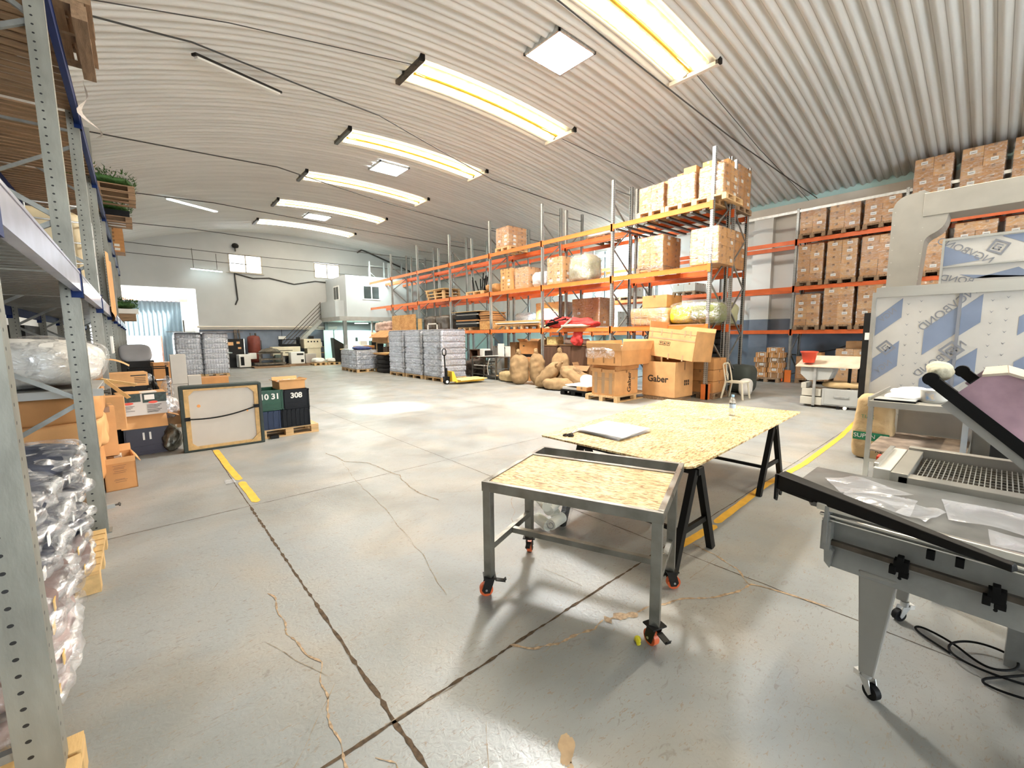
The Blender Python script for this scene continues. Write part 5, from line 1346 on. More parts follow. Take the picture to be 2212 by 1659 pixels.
# big branded box and the tilted one on top
t = open_carton('big square carton with the brand name, beside the rack end', 10.0, 5.50, .09, .78, .92, .86, -.06, m_card2, ((.0, 0), (.20, .1), (.0, .1), (.28, .12)))
txt('Gaber', .225, (-.3925, .02, .43), (-1, 0, 0), (0, 0, 1), m_ink, t, bold=.005)
b = MB(); 
for i, (y, z) in enumerate(((-.02, .28), (.06, .28), (.14, .28))):
    b.box(y + .02, y + .075, -.4625, -.4605, z, z + .055); b.box(y + .02, y + .075, -.4625, -.4605, z + .065, z + .13)
b.build('care_symbols', m_ink, t)
b = MB(); b.box(-.02, .02, -.463, -.4605, .66, .86); b.build('tape', m_tape, t)
b = MB(); b.box(9.62, 10.38, 5.06, 5.94, .0, .085); tag(b.build('low_pallet', m_woodd), 'low dark pallet under the big branded carton', 'pallet')
t = open_carton('huge open carton sitting tilted on the big branded carton', 10.05, 5.28, 1.02, .78, 1.30, .70, -.10, m_card2, ((.0, 0), (.10, .1), (.0, .05), (.16, .05)), tilt=(.10, .06))
b = MB()
for y, z in ((-.5, .62), (-.36, .62), (.0, .58), (.28, .60), (.55, .55), (.0, .04), (-.38, .04)): b.box(-.394, -.3905, y - .018, y + .018, z - .07, z + .07)
b.box(-.394, -.3905, -.64, .64, .44, .475); b.box(-.3945, -.391, -.64, .64, .60, .612); b.build('tape', m_ctape, t)
b = MB()
for i in range(3):
    y = .26 - i * .105
    b.box(-.3945, -.391, y - .045, y + .045, .30, .39, 0); b.box(-.396, -.392, y - .036, y + .036, .309, .381, 1)
    b.box(-.398, -.394, y - .008, y + .008, .32, .37, 0); b.box(-.398, -.394, y - .024, y + .024, .35 if i != 1 else .33, .366 if i != 1 else .345, 0)
b.build('care_symbols', [m_ink, m_card2], t)
for k in range(3):
    carton(('lowest', 'middle', 'topmost')[k] + ' of the three brown cartons standing right at the orange post guard', 11.02, 4.98, .145 + .29 * k, .72, .66, .28, 0, m_card, None)
pallet('dark pallet under three brown cartons at the rack end', 11.02, 4.98, 0, 0, .85, .75, m_woodd)
m_blf = mat('black_cloth', (.018, .018, .02), .7, var=.3, bump=.3)
for k in range(5):
    b = MB(); b.soft((0, 0, .1), (.85, 1.3, .23), e=5, n=12, amp=.03, fr=5, seed=k); tag(b.build('black_bundle', m_blf, loc=(12.2, 5.7 + .05 * (k % 2), .7 + .2 * k)), ('black fabric bundle at the bottom of the pile behind the big cartons', 'second black fabric bundle up in the pile behind the big cartons', 'middle black fabric bundle in the pile behind the big cartons', 'fourth black fabric bundle up in the pile behind the big cartons', 'topmost black fabric bundle in the pile behind the big cartons')[k], 'bundle')
b = MB(); b.box(11.8, 12.6, 5.05, 6.35, 0, .7); tag(b.build('dark_crate', m_card3), 'dark brown crate under the pile of black fabric bundles', 'crate')
b = MB(); b.soft((12.5, 4.7, .38), (.7, .7, .78), e=4, n=12, amp=.03, seed=4); tag(b.build('dark_sack', mat('dark_green_cover', (.07, .085, .08), .6)), 'dark green covered lump at the end of the rear rack row', 'cover')
b = MB(); b.soft((11.9, 4.35, .22), (.3, .3, .44), e=3.5, n=12, amp=.03, seed=5); tag(b.build('white_sack', m_paper), 'small white printed sack behind the white chair', 'sack')
# white plastic chair
t = T('plastic_chair', 'old white plastic chair standing beside the end of the orange rack', 'chair', (11.2, 4.30, 0), 0)
m_chair = mat('yellowed_white_plastic', (.74, .68, .54), .4, var=.05)
b = MB(); b.sheet(lambda u, v: (-.21 + .42 * u, -.22 + .44 * v, .435 - .02 * math.sin(PI * u)), 8, 8); b.box(-.21, .21, -.23, .22, .40, .43); b.build('seat', m_chair, t, bevel=.006)
for sx in (-1, 1):
    b = MB(); b.bar((sx * .19, -.19, .41), (sx * .22, -.24, 0), .035, .04); b.build('leg', m_chair, t, bevel=.004)
    b = MB(); b.bar((sx * .19, .19, .41), (sx * .23, .27, 0), .035, .045); b.build('leg', m_chair, t, bevel=.004)
    b = MB(); b.tube([(sx * .19, .19, .40), (sx * .195, .22, .6), (sx * .18, .27, .84)], .018, 8); b.build('back_post', m_chair, t)
b = MB(); b.tube([(-.18, .27, .84), (-.1, .275, .87), (.1, .275, .87), (.18, .27, .84)], .022, 8); b.tube([(0, .275, .86), (0, .26, .7), (-.05, .235, .6), (0, .21, .45)], .015, 8); b.tube([(0, .26, .7), (.05, .235, .6), (0, .21, .45)], .012, 8); b.build('back_splat', m_chair, t)
# black tray with boxes
t = T('black_plastic_pallet', 'black plastic pallet with flattened boxes beside the sacks', 'pallet', (9.08, 7.45, 0))
b = MB(); b.box(-.42, .42, -.45, .45, .11, .15); b.box(-.42, .42, -.45, .45, 0, .02)
for x in (-.36, 0, .36):
    for y in (-.38, 0, .38): b.box(x - .07, x + .07, y - .07, y + .07, .02, .11)
b.build('tray', m_black, t); b = MB(); b.box(-.424, -.42, -.04, .06, .03, .10); b.build('paper_tag', m_label, t)
carton('thin pale flat carton on the black plastic pallet', 9.08, 7.65, .152, .7, .5, .06, .05, m_cardg, tape=False); carton('small brown carton on the black plastic pallet', 9.05, 7.18, .152, .7, .35, .10, -.05, m_card2); carton('pale board lying across the black plastic pallet', 9.08, 7.4, .256, .7, .8, .02, .0, m_label, tape=False)
# office machine scrap behind
t = T('old_printer', 'old grey office printer on the floor behind the sacks', 'printer', (10.35, 7.75, 0)); b = MB(); b.box(-.3, .3, -.35, .35, 0, .28, 0); b.box(-.28, .28, -.33, .33, .28, .34, 1); b.box(-.32, -.3, -.3, .1, .08, .2, 0); b.build('casing', [m_darkm, m_greyp], t, bevel=.01); b = MB(); b.box(-.30, .2, -.3, .3, .36, .38); b.build('lid', m_label, t)
open_carton('open brown carton behind the burlap sacks', 10.6, 8.6, .34, .5, .62, .32, .1, m_card3, ((.22, 2.3), (.2, .8), (.1, .2), (.1, .4)))
b = MB(); b.box(10.35, 10.85, 8.3, 8.9, 0, .33); tag(b.build('dark_crate', m_darkm), 'dark crate under the open carton behind the sacks', 'crate')
# big brown furniture cartons and cabinets under the rack
m_brownw = mat('brown_cabinet_wood', (.13, .07, .045), .45, var=.2, scale=2, stretch=(1, 6, 1))
for (lab, x, y, w, d, z, h, m) in [
    ('tall brown wooden cabinet under the rack beside the upright', 10.95, 10.15, .7, .62, 0, 1.28, m_brownw),
    ('wide dark cabinet under the rack behind the sacks', 11.0, 9.25, .7, 1.05, 0, 1.30, m_brownw)]:
    t = T('wooden_cabinet', lab, 'cabinet', (x, y, z)); b = MB(); b.box(-w / 2, w / 2, -d / 2, d / 2, 0, h - .03); b.build('body', m, t); b = MB(); b.box(-w / 2 - .02, w / 2 + .02, -d / 2 - .02, d / 2 + .02, h - .03, h); b.build('top', m_card3, t)
    for s_ in (-1, 1): b = MB(); b.box(-w / 2 - .015, -w / 2, min(s_ * .01, s_ * (d / 2 - .02)), max(s_ * .01, s_ * (d / 2 - .02)), .06, h - .06); b.build('door', m, t)
carton('small bright carton on top of the tall brown cabinet', 10.85, 10.15, 1.285, .4, .42, .27, 0, mat('yellow_straw', (.68, .52, .22), .8, var=.3, scale=18), tape=False)
b = MB(); b.soft((10.9, 9.2, 1.40), (.6, .9, .2), e=2.6, n=12, amp=.06, fr=5, seed=3); tag(b.build('pink_cloth', mat('pinkish_cloth', (.55, .42, .38), .8)), 'pinkish cloth draped on the wide dark cabinet', 'cloth')
b = MB(); b.soft((10.6, 8.95, 1.50), (.25, .45, .5), e=2.2, n=12, amp=.07, fr=5, seed=6); tag(b.build('red_cloth', m_redf), 'red cloth hanging down under the lower beam', 'cloth')
for k, (x, y, w, d, h) in enumerate(((11.0, 8.35, .6, .42, 1.22), (10.9, 7.85, .5, .5, 1.18), (11.49, 8.05, .34, .8, 1.3))):
    carton(('tall brown carton standing beside the wide dark cabinet', 'tall brown carton nearest the second upright, with label', 'tallest brown carton at the back of the three')[k], x, y, 0, w, d, h, 0, m_card3, None, label=1)
for k in range(4):
    carton(('lowest printed carton of the short stack beside the steel table', 'second printed carton of the short stack beside the steel table', 'third printed carton of the short stack beside the steel table', 'topmost printed carton of the short stack beside the steel table')[k], 10.55 + .02 * (k % 2), 11.15, .0 + .205 * k, .5, .58, .20, 0, m_card, None, label=0)
carton('dark carton beside the short printed stack, under the rack', 10.75, 10.65, 0, .5, .4, .62, 0, m_card3)
t = open_carton('large open carton on a dark cabinet behind the printed cartons', 11.1, 11.5, .92, .6, .85, .46, .15, m_card, ((.0, 0), (.15, .9), (.12, .9), (.15, .9)))
b = MB(); b.box(-.304, -.3005, .18, .26, .28, .32); b.build('hand_hole', m_ink, t)
b = MB(); b.box(10.8, 11.4, 10.9, 12.1, 0, .91); tag(b.build('dark_cabinet', m_darkm), 'black cabinet under the large open carton', 'cabinet')
# steel table with odds and ends
t = T('steel_frame_table', 'rusty steel frame table under the rack beside the pallet truck', 'table', (10.0, 12.75, 0))
b = MB()
b.box(-.3, .35, -.75, .75, .80, .83); b.box(-.3, .35, -.75, .75, .14, .16); b.build('frame', m_steel, t)
for x in (-.28, .33):
    for y in (-.72, .0, .72): b = MB(); b.box(x - .02, x + .02, y - .02, y + .02, 0, .8); b.build('leg', m_steel, t)
b = MB(); b.tube([(-.32, -.42, .76), (-.38, -.45, .70), (-.33, -.28, .45), (-.36, -.38, .18)], .02, 8); b.build('bent_pipe', m_alu, t)
for z in (.35, .48, .6): b = MB(); b.box(-.3, .3, -.05, .6, z, z + .03); b.build('tray', m_label if z == .48 else m_steel, t)
t = T('white_printer', 'small white box-shaped appliance on the steel frame table', 'appliance', (10.0, 13.0, .83)); b = MB(); b.box(-.15, .15, -.14, .16, 0, .28, 0); b.box(-.15, .12, -.3, -.14, 0, .22, 1); b.build('casing', [m_white, m_darkm], t, bevel=.02)
for k, (y, w, h) in enumerate(((12.35, .35, .48), (12.05, .28, .38))):
    b = MB(); b.box(-.02, .0, -w / 2, w / 2, 0, h); tag(b.build('upright_white_sheet', m_label, loc=(10.25 + .08 * k, y, .83)), ('tall white panel standing on the steel frame table', 'shorter white panel beside the tall one on the steel frame table')[k], 'panel')
b = MB(); b.cbox((0, 0, 0), (.5, .9, .02), .2); o = b.build('tilted_tray', m_label, loc=(9.85, 12.5, .86)); o.rotation_euler = (-.05, .0, 0); tag(o, 'pale tray lying askew on the steel frame table', 'tray')
b = MB(); b.soft((10.2, 13.9, .35), (.8, .9, .7), e=2.6, n=12, amp=.12, fr=5, seed=6); tag(b.build('scrap_heap', mat('scrap_dark', (.07, .05, .04), .6, var=.6, scale=14, bump=.6), None), 'heap of dark machine scrap between the water pallets and steel table', 'scrap', kind='stuff')
t = T('tall_brown_frame', 'dark reddish brown shelf frame standing behind the pallet truck', 'shelf', (10.6, 14.3, 0)); b = MB(); b.box(-.2, .2, -.3, -.26, 0, 1.05); b.box(-.2, .2, .26, .3, 0, 1.05); b.box(.17, .2, -.3, .3, 0, 1.05)
for z in (.02, .35, .7, 1.02): b.box(-.2, .2, -.3, .3, z, z + .03)
b.build('shelves', m_brownw, t)
for k in range(2): carton(('brown carton lying under the rack beyond the steel table', 'white lit carton at the back under the rack beyond the steel table')[k], 12.1, 13.6 + .9 * k, 0, .7, .7, .8 + .35 * k, 0, (m_card3, m_label)[k])
carton('upright board box beside the open carton under the rack', 11.1, 12.4, .1, .5, .3, 1.25, 0, m_card3)
# ---------------------------------------------------------------- pallet truck
t = T('pallet_truck', 'yellow pallet truck with black handle parked by the water pallets', 'pallet truck', (7.85, 12.22, 0), -.10)
for s_ in (-1, 1): b = MB(); b.box(.12, 1.22, s_ * .19 - .08, s_ * .19 + .08, .06, .12); b.build('fork', m_yel, t)
b = MB(); b.prism([(-.02, .10), (.16, .10), (.16, .14), (.04, .44), (-.04, .44)], 'y', -.26, .26); b.build('fork_carriage', m_yel, t, bevel=.006)
b = MB(); b.cyl((-.12, 0, .2), (-.12, 0, .55), .05, 12); b.box(-.2, -.04, -.09, .09, .14, .26); b.build('pump', m_black, t)
b = MB(); b.cyl((-.14, 0, .3), (-.17, 0, 1.0), .022, 10); b.tube([(-.17, .0, .95), (-.17, .12, 1.0), (-.17, .14, 1.12), (-.17, .08, 1.19), (-.17, -.08, 1.19), (-.17, -.14, 1.12), (-.17, -.12, 1.0), (-.17, 0, .95)], .018, 8); b.build('handle', m_black, t)
for s_ in (-1, 1):
    b = MB(); b.cyl((-.12, s_ * .05 - .025, .09), (-.12, s_ * .05 + .025, .09), .09, 20, m=0); b.cyl((-.12, s_ * .05 - .028, .09), (-.12, s_ * .05 + .028, .09), .05, 16, m=1); b.build('wheel', [m_rubber, m_label], t)
b = MB(); b.box(8.0, 9.1, 11.75, 12.45, .13, .16); tag(b.build('yellow_board', mat('yellow_board', (.80, .62, .28), .6)), 'yellowish board lying across the forks of the pallet truck', 'board').rotation_euler = (0, 0, 0)
# ---------------------------------------------------------------- shrink wrapped water bottle pallets
def bottle_layer(w, d, h, pw=.085):
    b = MB()
    # ring around the block, each bottle a bulge; three heights give body, waist and neck
    per = []
    nx, ny = int(w / pw), int(d / pw)
    def side(p, q, n, nrm):
        for i in range(n):
            for s_ in range(4):
                t = (i + s_ / 4) / n; o = .034 * abs(math.sin(PI * (s_ / 4))) ** .6
                per.append((p[0] + (q[0] - p[0]) * t, p[1] + (q[1] - p[1]) * t, nrm, o))
    side((-w / 2, -d / 2), (w / 2, -d / 2), nx, (0, -1)); side((w / 2, -d / 2), (w / 2, d / 2), ny, (1, 0)); side((w / 2, d / 2), (-w / 2, d / 2), nx, (0, 1)); side((-w / 2, d / 2), (-w / 2, -d / 2), ny, (-1, 0))
    zs = [(0, .7), (.06, 1), (.30, 1), (.36, .8), (.42, 1), (.66, 1), (.82, .35), (.90, .1), (.97, .1), (1.0, .6)]
    n = len(per); vs = []
    for zf, k in zs:
        for x, y, nr, o in per: r = (o * k - .034 * (1 - k) * .9 - .02); vs.append((x + nr[0] * r, y + nr[1] * r, zf * h))
    fs = [(j * n + i, j * n + (i + 1) % n, (j + 1) * n + (i + 1) % n, (j + 1) * n + i) for j in range(len(zs) - 1) for i in range(n)]
    b.add(vs, fs, 0, True); b.add(vs[-n:], [tuple(range(n))], 1); b.add(vs[:n], [tuple(reversed(range(n)))], 1)
    return b.mesh('bottle_layer', [m_bottle, m_bottled])
_blm = {}
m_wfilm = film_mat('bottle_film', .14, .50, col=(.95, .97, 1), scale=7, stretch=(.6, .6, 3), white=.12)
def water(lab, x, y, w, d, n, lh=.212, rz=0, z=.145, lean=0, group='pallets of shrink wrapped water bottles', pal=True):
    t = T('water_bottle_pallet_load', lab, 'water bottles', (x, y, z), rz, group)
    k = (w, d, lh)
    if k not in _blm: _blm[k] = bottle_layer(w, d, lh)
    for i in range(n):
        o = bpy.data.objects.new('bottle_layer', _blm[k]); C.objects.link(o); o.parent = t; o.location = (lean * i + .008 * math.sin(i * 2.1), .01 * math.cos(i * 1.7), i * lh)
        b = None
    b = MB(); b.soft((lean * n / 2, 0, n * lh / 2), (w + .06, d + .06, n * lh + .04), e=12, n=22, amp=.022, fr=5, seed=int(x * 7)); b.build('film_wrap', m_wfilm, t)
    b = MB(); b.box(-w / 2 - .01 + lean * n, w / 2 + .01 + lean * n, -d / 2 - .01, d / 2 + .01, n * lh, n * lh + .012); b.build('top_sheet', m_filmf, t)
    if pal: pallet('pallet under ' + lab.replace('shrink wrapped ', ''), x, y, 0, rz, w, d, m_wood if pal is True else pal)
    return t
water('tall stack of shrink wrapped bottles right behind the pallet truck', 8.52, 13.55, 1.04, 1.25, 8)
water('middle tall stack of shrink wrapped bottles beyond the pallet truck', 8.52, 15.02, 1.04, 1.30, 8, lean=.004)
water('tall stack of shrink wrapped bottles beside the black cushions', 8.52, 16.45, 1.04, 1.25, 8)
water('low stack of shrink wrapped bottles with blue bags on top', 7.85, 19.55, 1.0, 1.05, 4)
water('low stack of bottles with torn loose film behind the blue bags', 7.95, 20.75, 1.0, .95, 4)
water('tall stack of shrink wrapped bottles behind the small white boxes', 1.55, 22.0, .85, 1.0, 8)
water('tall stack of shrink wrapped bottles in the doorway light', 2.42, 21.9, .85, 1.0, 8, lean=.003)
water('lowest short stack of bottles wedged behind the black cushions', 9.1, 17.6, .6, .5, 2, pal=False, z=.02)
b = MB(); b.soft((7.9, 20.7, 1.1), (.9, .8, .3), e=2.6, n=12, amp=.08, seed=3); tag(b.build('loose_film', m_film2), 'loose crumpled film on the farther low bottle stack', 'film')
b = MB(); b.soft((7.85, 19.6, 1.08), (.8, .8, .14), e=3, n=12, amp=.05, fr=5, seed=3); tag(b.build('blue_bag', mat('dark_blue_cloth', (.04, .06, .20), .6, var=.5, scale=8)), 'dark and blue bags thrown on the low bottle stack', 'bag')
b = MB(); b.bar((.9, 21.3, 1.875), (3.4, 21.6, 1.86), .5, .01); tag(b.build('thin_board', m_woodd), 'thin board lying over the tall bottle stacks by the door', 'board')
for k in range(4):
    b = MB(); b.soft((0, 0, .11), (.95, 1.05, .24), e=4, n=12, amp=.02, fr=4, seed=k); tag(b.build('black_cushion', m_blf, loc=(8.55, 18.25 + .04 * (k % 2), .19 * k)), 'black cushion, %s of the pile between the bottle stacks' % ('lowest', 'second', 'third', 'topmost')[k], 'cushion')
for k in range(3):
    b = MB(); b.cbox((0, 0, 0), (1.0, 1.2, .025), .1 * k); tag(b.build('thin_board', m_woody if k else m_card2, loc=(8.6, 18.25, .815 + .026 * k)), 'pale board, %s of three lying on the black cushions' % ('lowest', 'middle', 'topmost')[k], 'board')
# cartons with the gable lid on a shelf in front of the rack's far bay
t = T('brown_workbench', 'brown wooden cabinet bench under the carton with a gabled lid', 'cabinet', (9.6, 20.3, 0)); b = MB(); b.box(-.4, .4, -.8, .8, 1.25, 1.32); b.box(-.4, -.36, -.8, -.74, 0, 1.25); b.box(-.4, -.36, .74, .8, 0, 1.25); b.box(.2, .4, -.8, .8, 0, 1.25); b.build('frame', m_wood, t); b = MB(); b.box(-.35, .1, -.4, .1, .1, 1.1); b.build('door', m_brownw, t)
t = T('gabled_carton', 'open carton with its lid raised like a small roof', 'box', (9.5, 20.2, 1.32)); b = MB(); b.box(-.5, .5, -.9, .9, 0, .28); b.build('body', m_card2, t); b = MB(); b.prism([(-.62, .22), (0, .56), (.55, .24), (.55, .27), (0, .59), (-.62, .25)], 'y', -1.0, 1.0); b.build('lid', m_card, t)
# grey machine with drawing board and red bucket
t = T('feeding_machine', 'grey enamelled machine with a hopper and side drawer unit', 'machine', (11.1, 2.4, 0))
b = MB(); b.box(0, .55, -.55, .10, .06, .42); b.build('drawer_unit', m_greyp, t, bevel=.006)
b = MB(); b.box(-.012, 0, -.52, .05, .09, .40, 0); b.box(-.03, -.012, -.38, -.12, .24, .28, 1); b.build('door', [m_greyp, m_galv], t, bevel=.003)
b = MB(); b.box(.0, .5, .10, .50, .05, .22); b.box(.02, .48, .12, .48, .24, .40); b.box(.02, .45, .40, .50, .4, .52); b.build('base_unit', mat('grey_beige_enamel', (.50, .47, .40), .4), t, bevel=.008)
b = MB(); b.prism([(.12, .72), (.56, .72), (.56, .86), (.48, .86), (-.06, .86), (-.06, .80), (.0, .62), (.38, .58), (.52, .72)][3:] + [(.52, .72), (.52, .86)], 'x', .0, .5); b.build('hopper', m_greyp, t, fixn=True)
b = MB(); b.box(-.03, .02, .22, .27, .04, .86); b.build('column', m_galv, t); b = MB(); b.cyl((-.0, .24, 0), (0, .24, .05), .03, 10); b.cyl((.0, -.2, 0), (.0, -.2, .06), .03, 10); b.cyl((.45, -.5, 0), (.45, -.5, .06), .03, 10); b.build('foot', m_black, t)
b = MB(); b.cyl((-.02, -.32, .035), (.02, -.32, .035), .035, 14); b.build('caster', m_label, t)
b = MB(); b.soft((11.35, 2.2, .50), (.35, .7, .14), e=3, n=10, amp=.03, seed=2); tag(b.build('brown_wrapping', m_kraft), 'crumpled brown wrapping paper on the grey drawer unit', 'wrapping')
t = T('drawing_board', 'slanted drawing board on black legs above the grey machine', 'board', (11.3, 2.45, 0))
m_ply = mat('scuffed_pale_board', (.60, .50, .38), .5, var=.15, scale=5)
b = MB(); b.sheet(lambda u, v: (-.25 + .75 * v, .56 - 1.12 * u, .90 + .20 * v), 2, 2); b.add([(-.25, .56, .88), (-.25, -.56, .88), (.5, -.56, 1.08), (.5, .56, 1.08)], [(0, 1, 2, 3)]); b.bar((-.25, .56, .89), (-.25, -.56, .89), .02, .024); b.build('board', m_ply, t)
b = MB(); b.bar((-.05, -.38, .88), (-.05, -.38, 0), .05, .05); b.build('leg', m_black, t); b = MB(); b.bar((.3, -.48, .98), (.3, -.48, 0), .06, .05); b.build('leg', m_black, t); b = MB(); b.bar((.3, .45, .98), (.3, .45, 0), .05, .05); b.build('leg', m_black, t)
t = T('bucket', 'bright red plastic bucket standing on the drawing board', 'bucket', (11.18, 2.80, .965)); b = MB(); b.lathe([(.105, 0), (.15, .22), (.165, .225), (.17, .245), (.158, .25), (.145, .23), (.10, .01)], n=28, capt=True); b.build('pail', m_red, t)
# ================================================================ left side: upholstered board, crates and pallet
t = T('upholstered_board', 'back of a green upholstered board with pine frame and black strap', 'board', (.885, 7.57, 0), -.05)
m_vinyl = mat('dark_green_vinyl', (.03, .042, .035), .5, var=.2, bump=.3, bscale=30)
w, h = .98, .95
b = MB()
b.box(-w / 2 - .02, -w / 2 + .035, -.02, .22, 0, h); b.box(w / 2 - .03, w / 2 + .02, -.02, .22, 0, h); b.box(-w / 2, w / 2, -.02, .22, h - .035, h + .005); b.box(-w / 2, w / 2, -.02, .22, 0, .03); b.box(-w / 2, w / 2, .18, .22, 0, h)
b.build('padding', m_vinyl, t, bevel=.012)
b = MB()
for a in ((-w / 2 + .035, -w / 2 + .09, .03, h - .04), (w / 2 - .085, w / 2 - .03, .03, h - .04), (-w / 2 + .035, w / 2 - .03, .03, .07), (-w / 2 + .035, w / 2 - .03, h - .065, h - .035)): b.box(a[0], a[1], -.005, .03, a[2], a[3])
for sx, sz in ((-1, 0), (1, 0), (-1, 1), (1, 1)):
    x = sx * (w / 2 - .035); z = h - .036 if sz else .032; dz = -1 if sz else 1
    b.prism([(x, z), (x - sx * .15, z), (x, z + dz * .15)], 'y', -.02, -.004)
b.build('pine_frame', m_woody, t, fixn=True)
b = MB(); b.box(-w / 2 + .08, w / 2 - .08, .02, .03, .06, h - .05); b.build('backing', mat('grey_white_backing', (.64, .60, .54), .7, var=.04), t)
b = MB(); b.tube([(-.43 + .86 * i / 14, -.035, .485 + .105 * (i / 14) ** 1.5 - .035 * math.sin(PI * i / 14)) for i in range(15)], .011, 6); b.box(-.47, -.40, -.03, -.005, .46, .51); b.box(.39, .46, -.03, -.005, .565, .615); b.build('strap', m_black, t)
b = MB(); b.cyl((-.29, .018, .66), (-.29, .012, .66), .022, 10); b.cyl((.30, -.05, .535), (.30, -.045, .535), .012, 8); b.build('sticker', mat('orange_sticker', (.90, .40, .12), .5), t)
# crates
def crate(lab, x, y, z, w, d, h, m, text=None, rz=0, ribs=5, group=None, name='plastic_crate', rim=.02):
    t = T(name, lab, 'crate', (x, y, z), rz, group)
    b = MB(); a, c = w / 2, d / 2; th = .012
    b.box(-a, a, -c, c, 0, .012); b.box(-a, -a + th, -c, c, 0, h); b.box(a - th, a, -c, c, 0, h); b.box(-a, a, -c, -c + th, 0, h); b.box(-a, a, c - th, c, 0, h)
    b.build('body', m, t)
    b = MB(); r = rim
    for z0, z1 in ((h - .03, h), (.0, .015)):
        b.box(-a - r * .6, a + r * .6, -c - r * .6, -c, z0, z1); b.box(-a - r * .6, a + r * .6, c, c + r * .6, z0, z1); b.box(-a - r * .6, -a, -c, c, z0, z1); b.box(a, a + r * .6, -c, c, z0, z1)
    b.build('rim', m, t)
    b = MB()
    for i in range(ribs + 1):
        xx = -a + .01 + (w - .02) * i / ribs
        if text and 0 < i < ribs: continue
        b.box(xx - .006, xx + .006, -c - .012, -c, 0, h)
    for i in range(4):
        yy = -c + .01 + (d - .02) * i / 3; b.box(-a - .012, -a, yy - .006, yy + .006, 0, h); b.box(a, a + .012, yy - .006, yy + .006, 0, h)
    if text: b.box(-a + .05, a - .05, -c - .008, -c, h * .30, h * .33); b.box(-a + .05, a - .05, -c - .008, -c, .03, .045)
    b.build('ribs', m, t)
    if text: txt(text, h * .38, (0, -c - .003, h * .68), (0, -1, 0), (0, 0, 1), m_label, t, bold=.004)
    return t
m_cgreen = mat('dark_green_plastic', (.005, .065, .028), .35, var=.1); m_cblack = mat('black_plastic', (.007, .008, .011), .45, var=.15, spec=.25); m_cblue = mat('blue_plastic', (.008, .022, .07), .35, var=.1)
m_cpurp = mat('purple_black_plastic', (.018, .011, .025), .35, var=.2)
pallet('pine pallet under the black and green plastic crates', 1.80, 8.15, 0, 0, .92, .84, m_wood)
crate('black slatted crate on the pallet, under the crate numbered 308', 1.915, 8.03, .145, .42, .58, .30, m_cblack, ribs=6)
crate('blue crate on the pallet, half hidden by the upholstered board', 1.50, 8.03, .145, .34, .58, .30, m_cblue, ribs=4)
crate('green crate with white numbers 10 31', 1.545, 8.03, .455, .36, .58, .33, m_cgreen, '10 31')
crate('black crate with white number 308', 1.94, 8.03, .450, .38, .58, .32, m_cblack, '308')
t = open_carton('worn carton full of cables on the crate numbered 308', 1.89, 7.98, .775, .40, .40, .13, .05, m_card2, ((.05, 1.2), (.05, .9), (.04, .6), (.06, .4)))
b = MB(); b.soft((0, 0, .08), (.36, .34, .13), e=3, n=12, amp=.03, fr=16, seed=3); b.build('cable_tangle', mat('pale_cables', (.45, .40, .33), .6, var=.5, scale=22), t)
b = MB(); b.box(1.50, 1.62, 7.66, 7.76, 0, .05); tag(b.build('small_block', m_black), 'small black block on the floor beside the pallet of crates', 'block')
# crate 11 with cartons on it
crate('purple-black crate with white number 11 on the floor', -.02, 8.12, 0, .46, .42, .38, m_cpurp, '11', rz=.08)
t = open_carton('flattened open carton drooping over the crate numbered 11', -.03, 8.15, .385, .50, .46, .19, .06, m_card, ((.0, 0), (.16, 2.0), (.22, 2.5), (.1, .4)))
t = T('printed_wine_carton', 'white printed carton with red ovals on the drooping open carton', 'box', (-.03, 8.02, .58), .10)
m_wc = mat('white_printed_card', (.68, .64, .60), .6, var=.05)
b = MB(); b.box(-.26, .26, -.2, .2, 0, .30); b.build('body', m_wc, t)
b = MB(); b.box(.0, .262, -.2025, -.2, .17, .30); b.box(-.2625, -.02, -.2025, -.2, .19, .30); b.build('dark_print', mat('dark_print', (.03, .05, .04), .5, var=.5, scale=30), t)
b = MB()
for x in (.11, -.15): b.cyl((x, -.2035, .175), (x, -.2005, .175), .001, 8); b.lathe([(.001, 0), (.055, .0)], n=20, capb=False, capt=False) if False else None
for x in (.11, -.15):
    n = 20; b.add([(x, -.206, .172)] + [(x + .052 * math.cos(2 * PI * i / n), -.206, .172 + .018 * math.sin(2 * PI * i / n)) for i in range(n)], [(0, 1 + i, 1 + (i + 1) % n) for i in range(n)])
b.build('red_oval', m_red, t)
b = MB()
for i, z in enumerate((.13, .11, .09, .065, .045, .03)): b.box(.04, .20 - .02 * (i % 3), -.2045, -.2025, z, z + .007); b.box(-.20, -.09 - .02 * (i % 3), -.2045, -.2025, z, z + .005) if i < 4 else None
b.box(.03, .13, -.2065, -.2045, .215, .285) if False else None
b.build('small_print', m_ink, t)
b = MB(); b.box(.02, .13, -.2045, -.2025, .21, .28); b.build('sticker', m_label, t)
b = MB(); b.sheet(lambda u, v: (-.26 + .52 * u, -.2 + .4 * v, .305 + .02 * math.sin(u * 7) * math.sin(v * 3)), 10, 6); b.build('flap', m_card2, t)
b = MB(); b.soft((-.30, 8.2, .28), (.16, .2, .56), e=5, n=8); tag(b.build('black_box', m_blackmatt), 'black box behind the crate numbered 11', 'box')
t = carton('brown carton with dark print on top of the white printed carton', -.16, 8.75, .93, .44, .38, .20, .12, m_card2, tape=False)
b = MB(); b.box(.02, .20, -.193, -.1905, .15, .165)
for i in range(4): b.box(.06, .19, -.193, -.1905, .12 - i * .025, .127 - i * .025)
b.build('print', m_ink, t)
b = MB(); b.box(-.38, .06, 8.58, 8.95, 0, .925); tag(b.build('grey_cabinet', m_darkm), 'dark cabinet under the brown printed carton', 'cabinet')
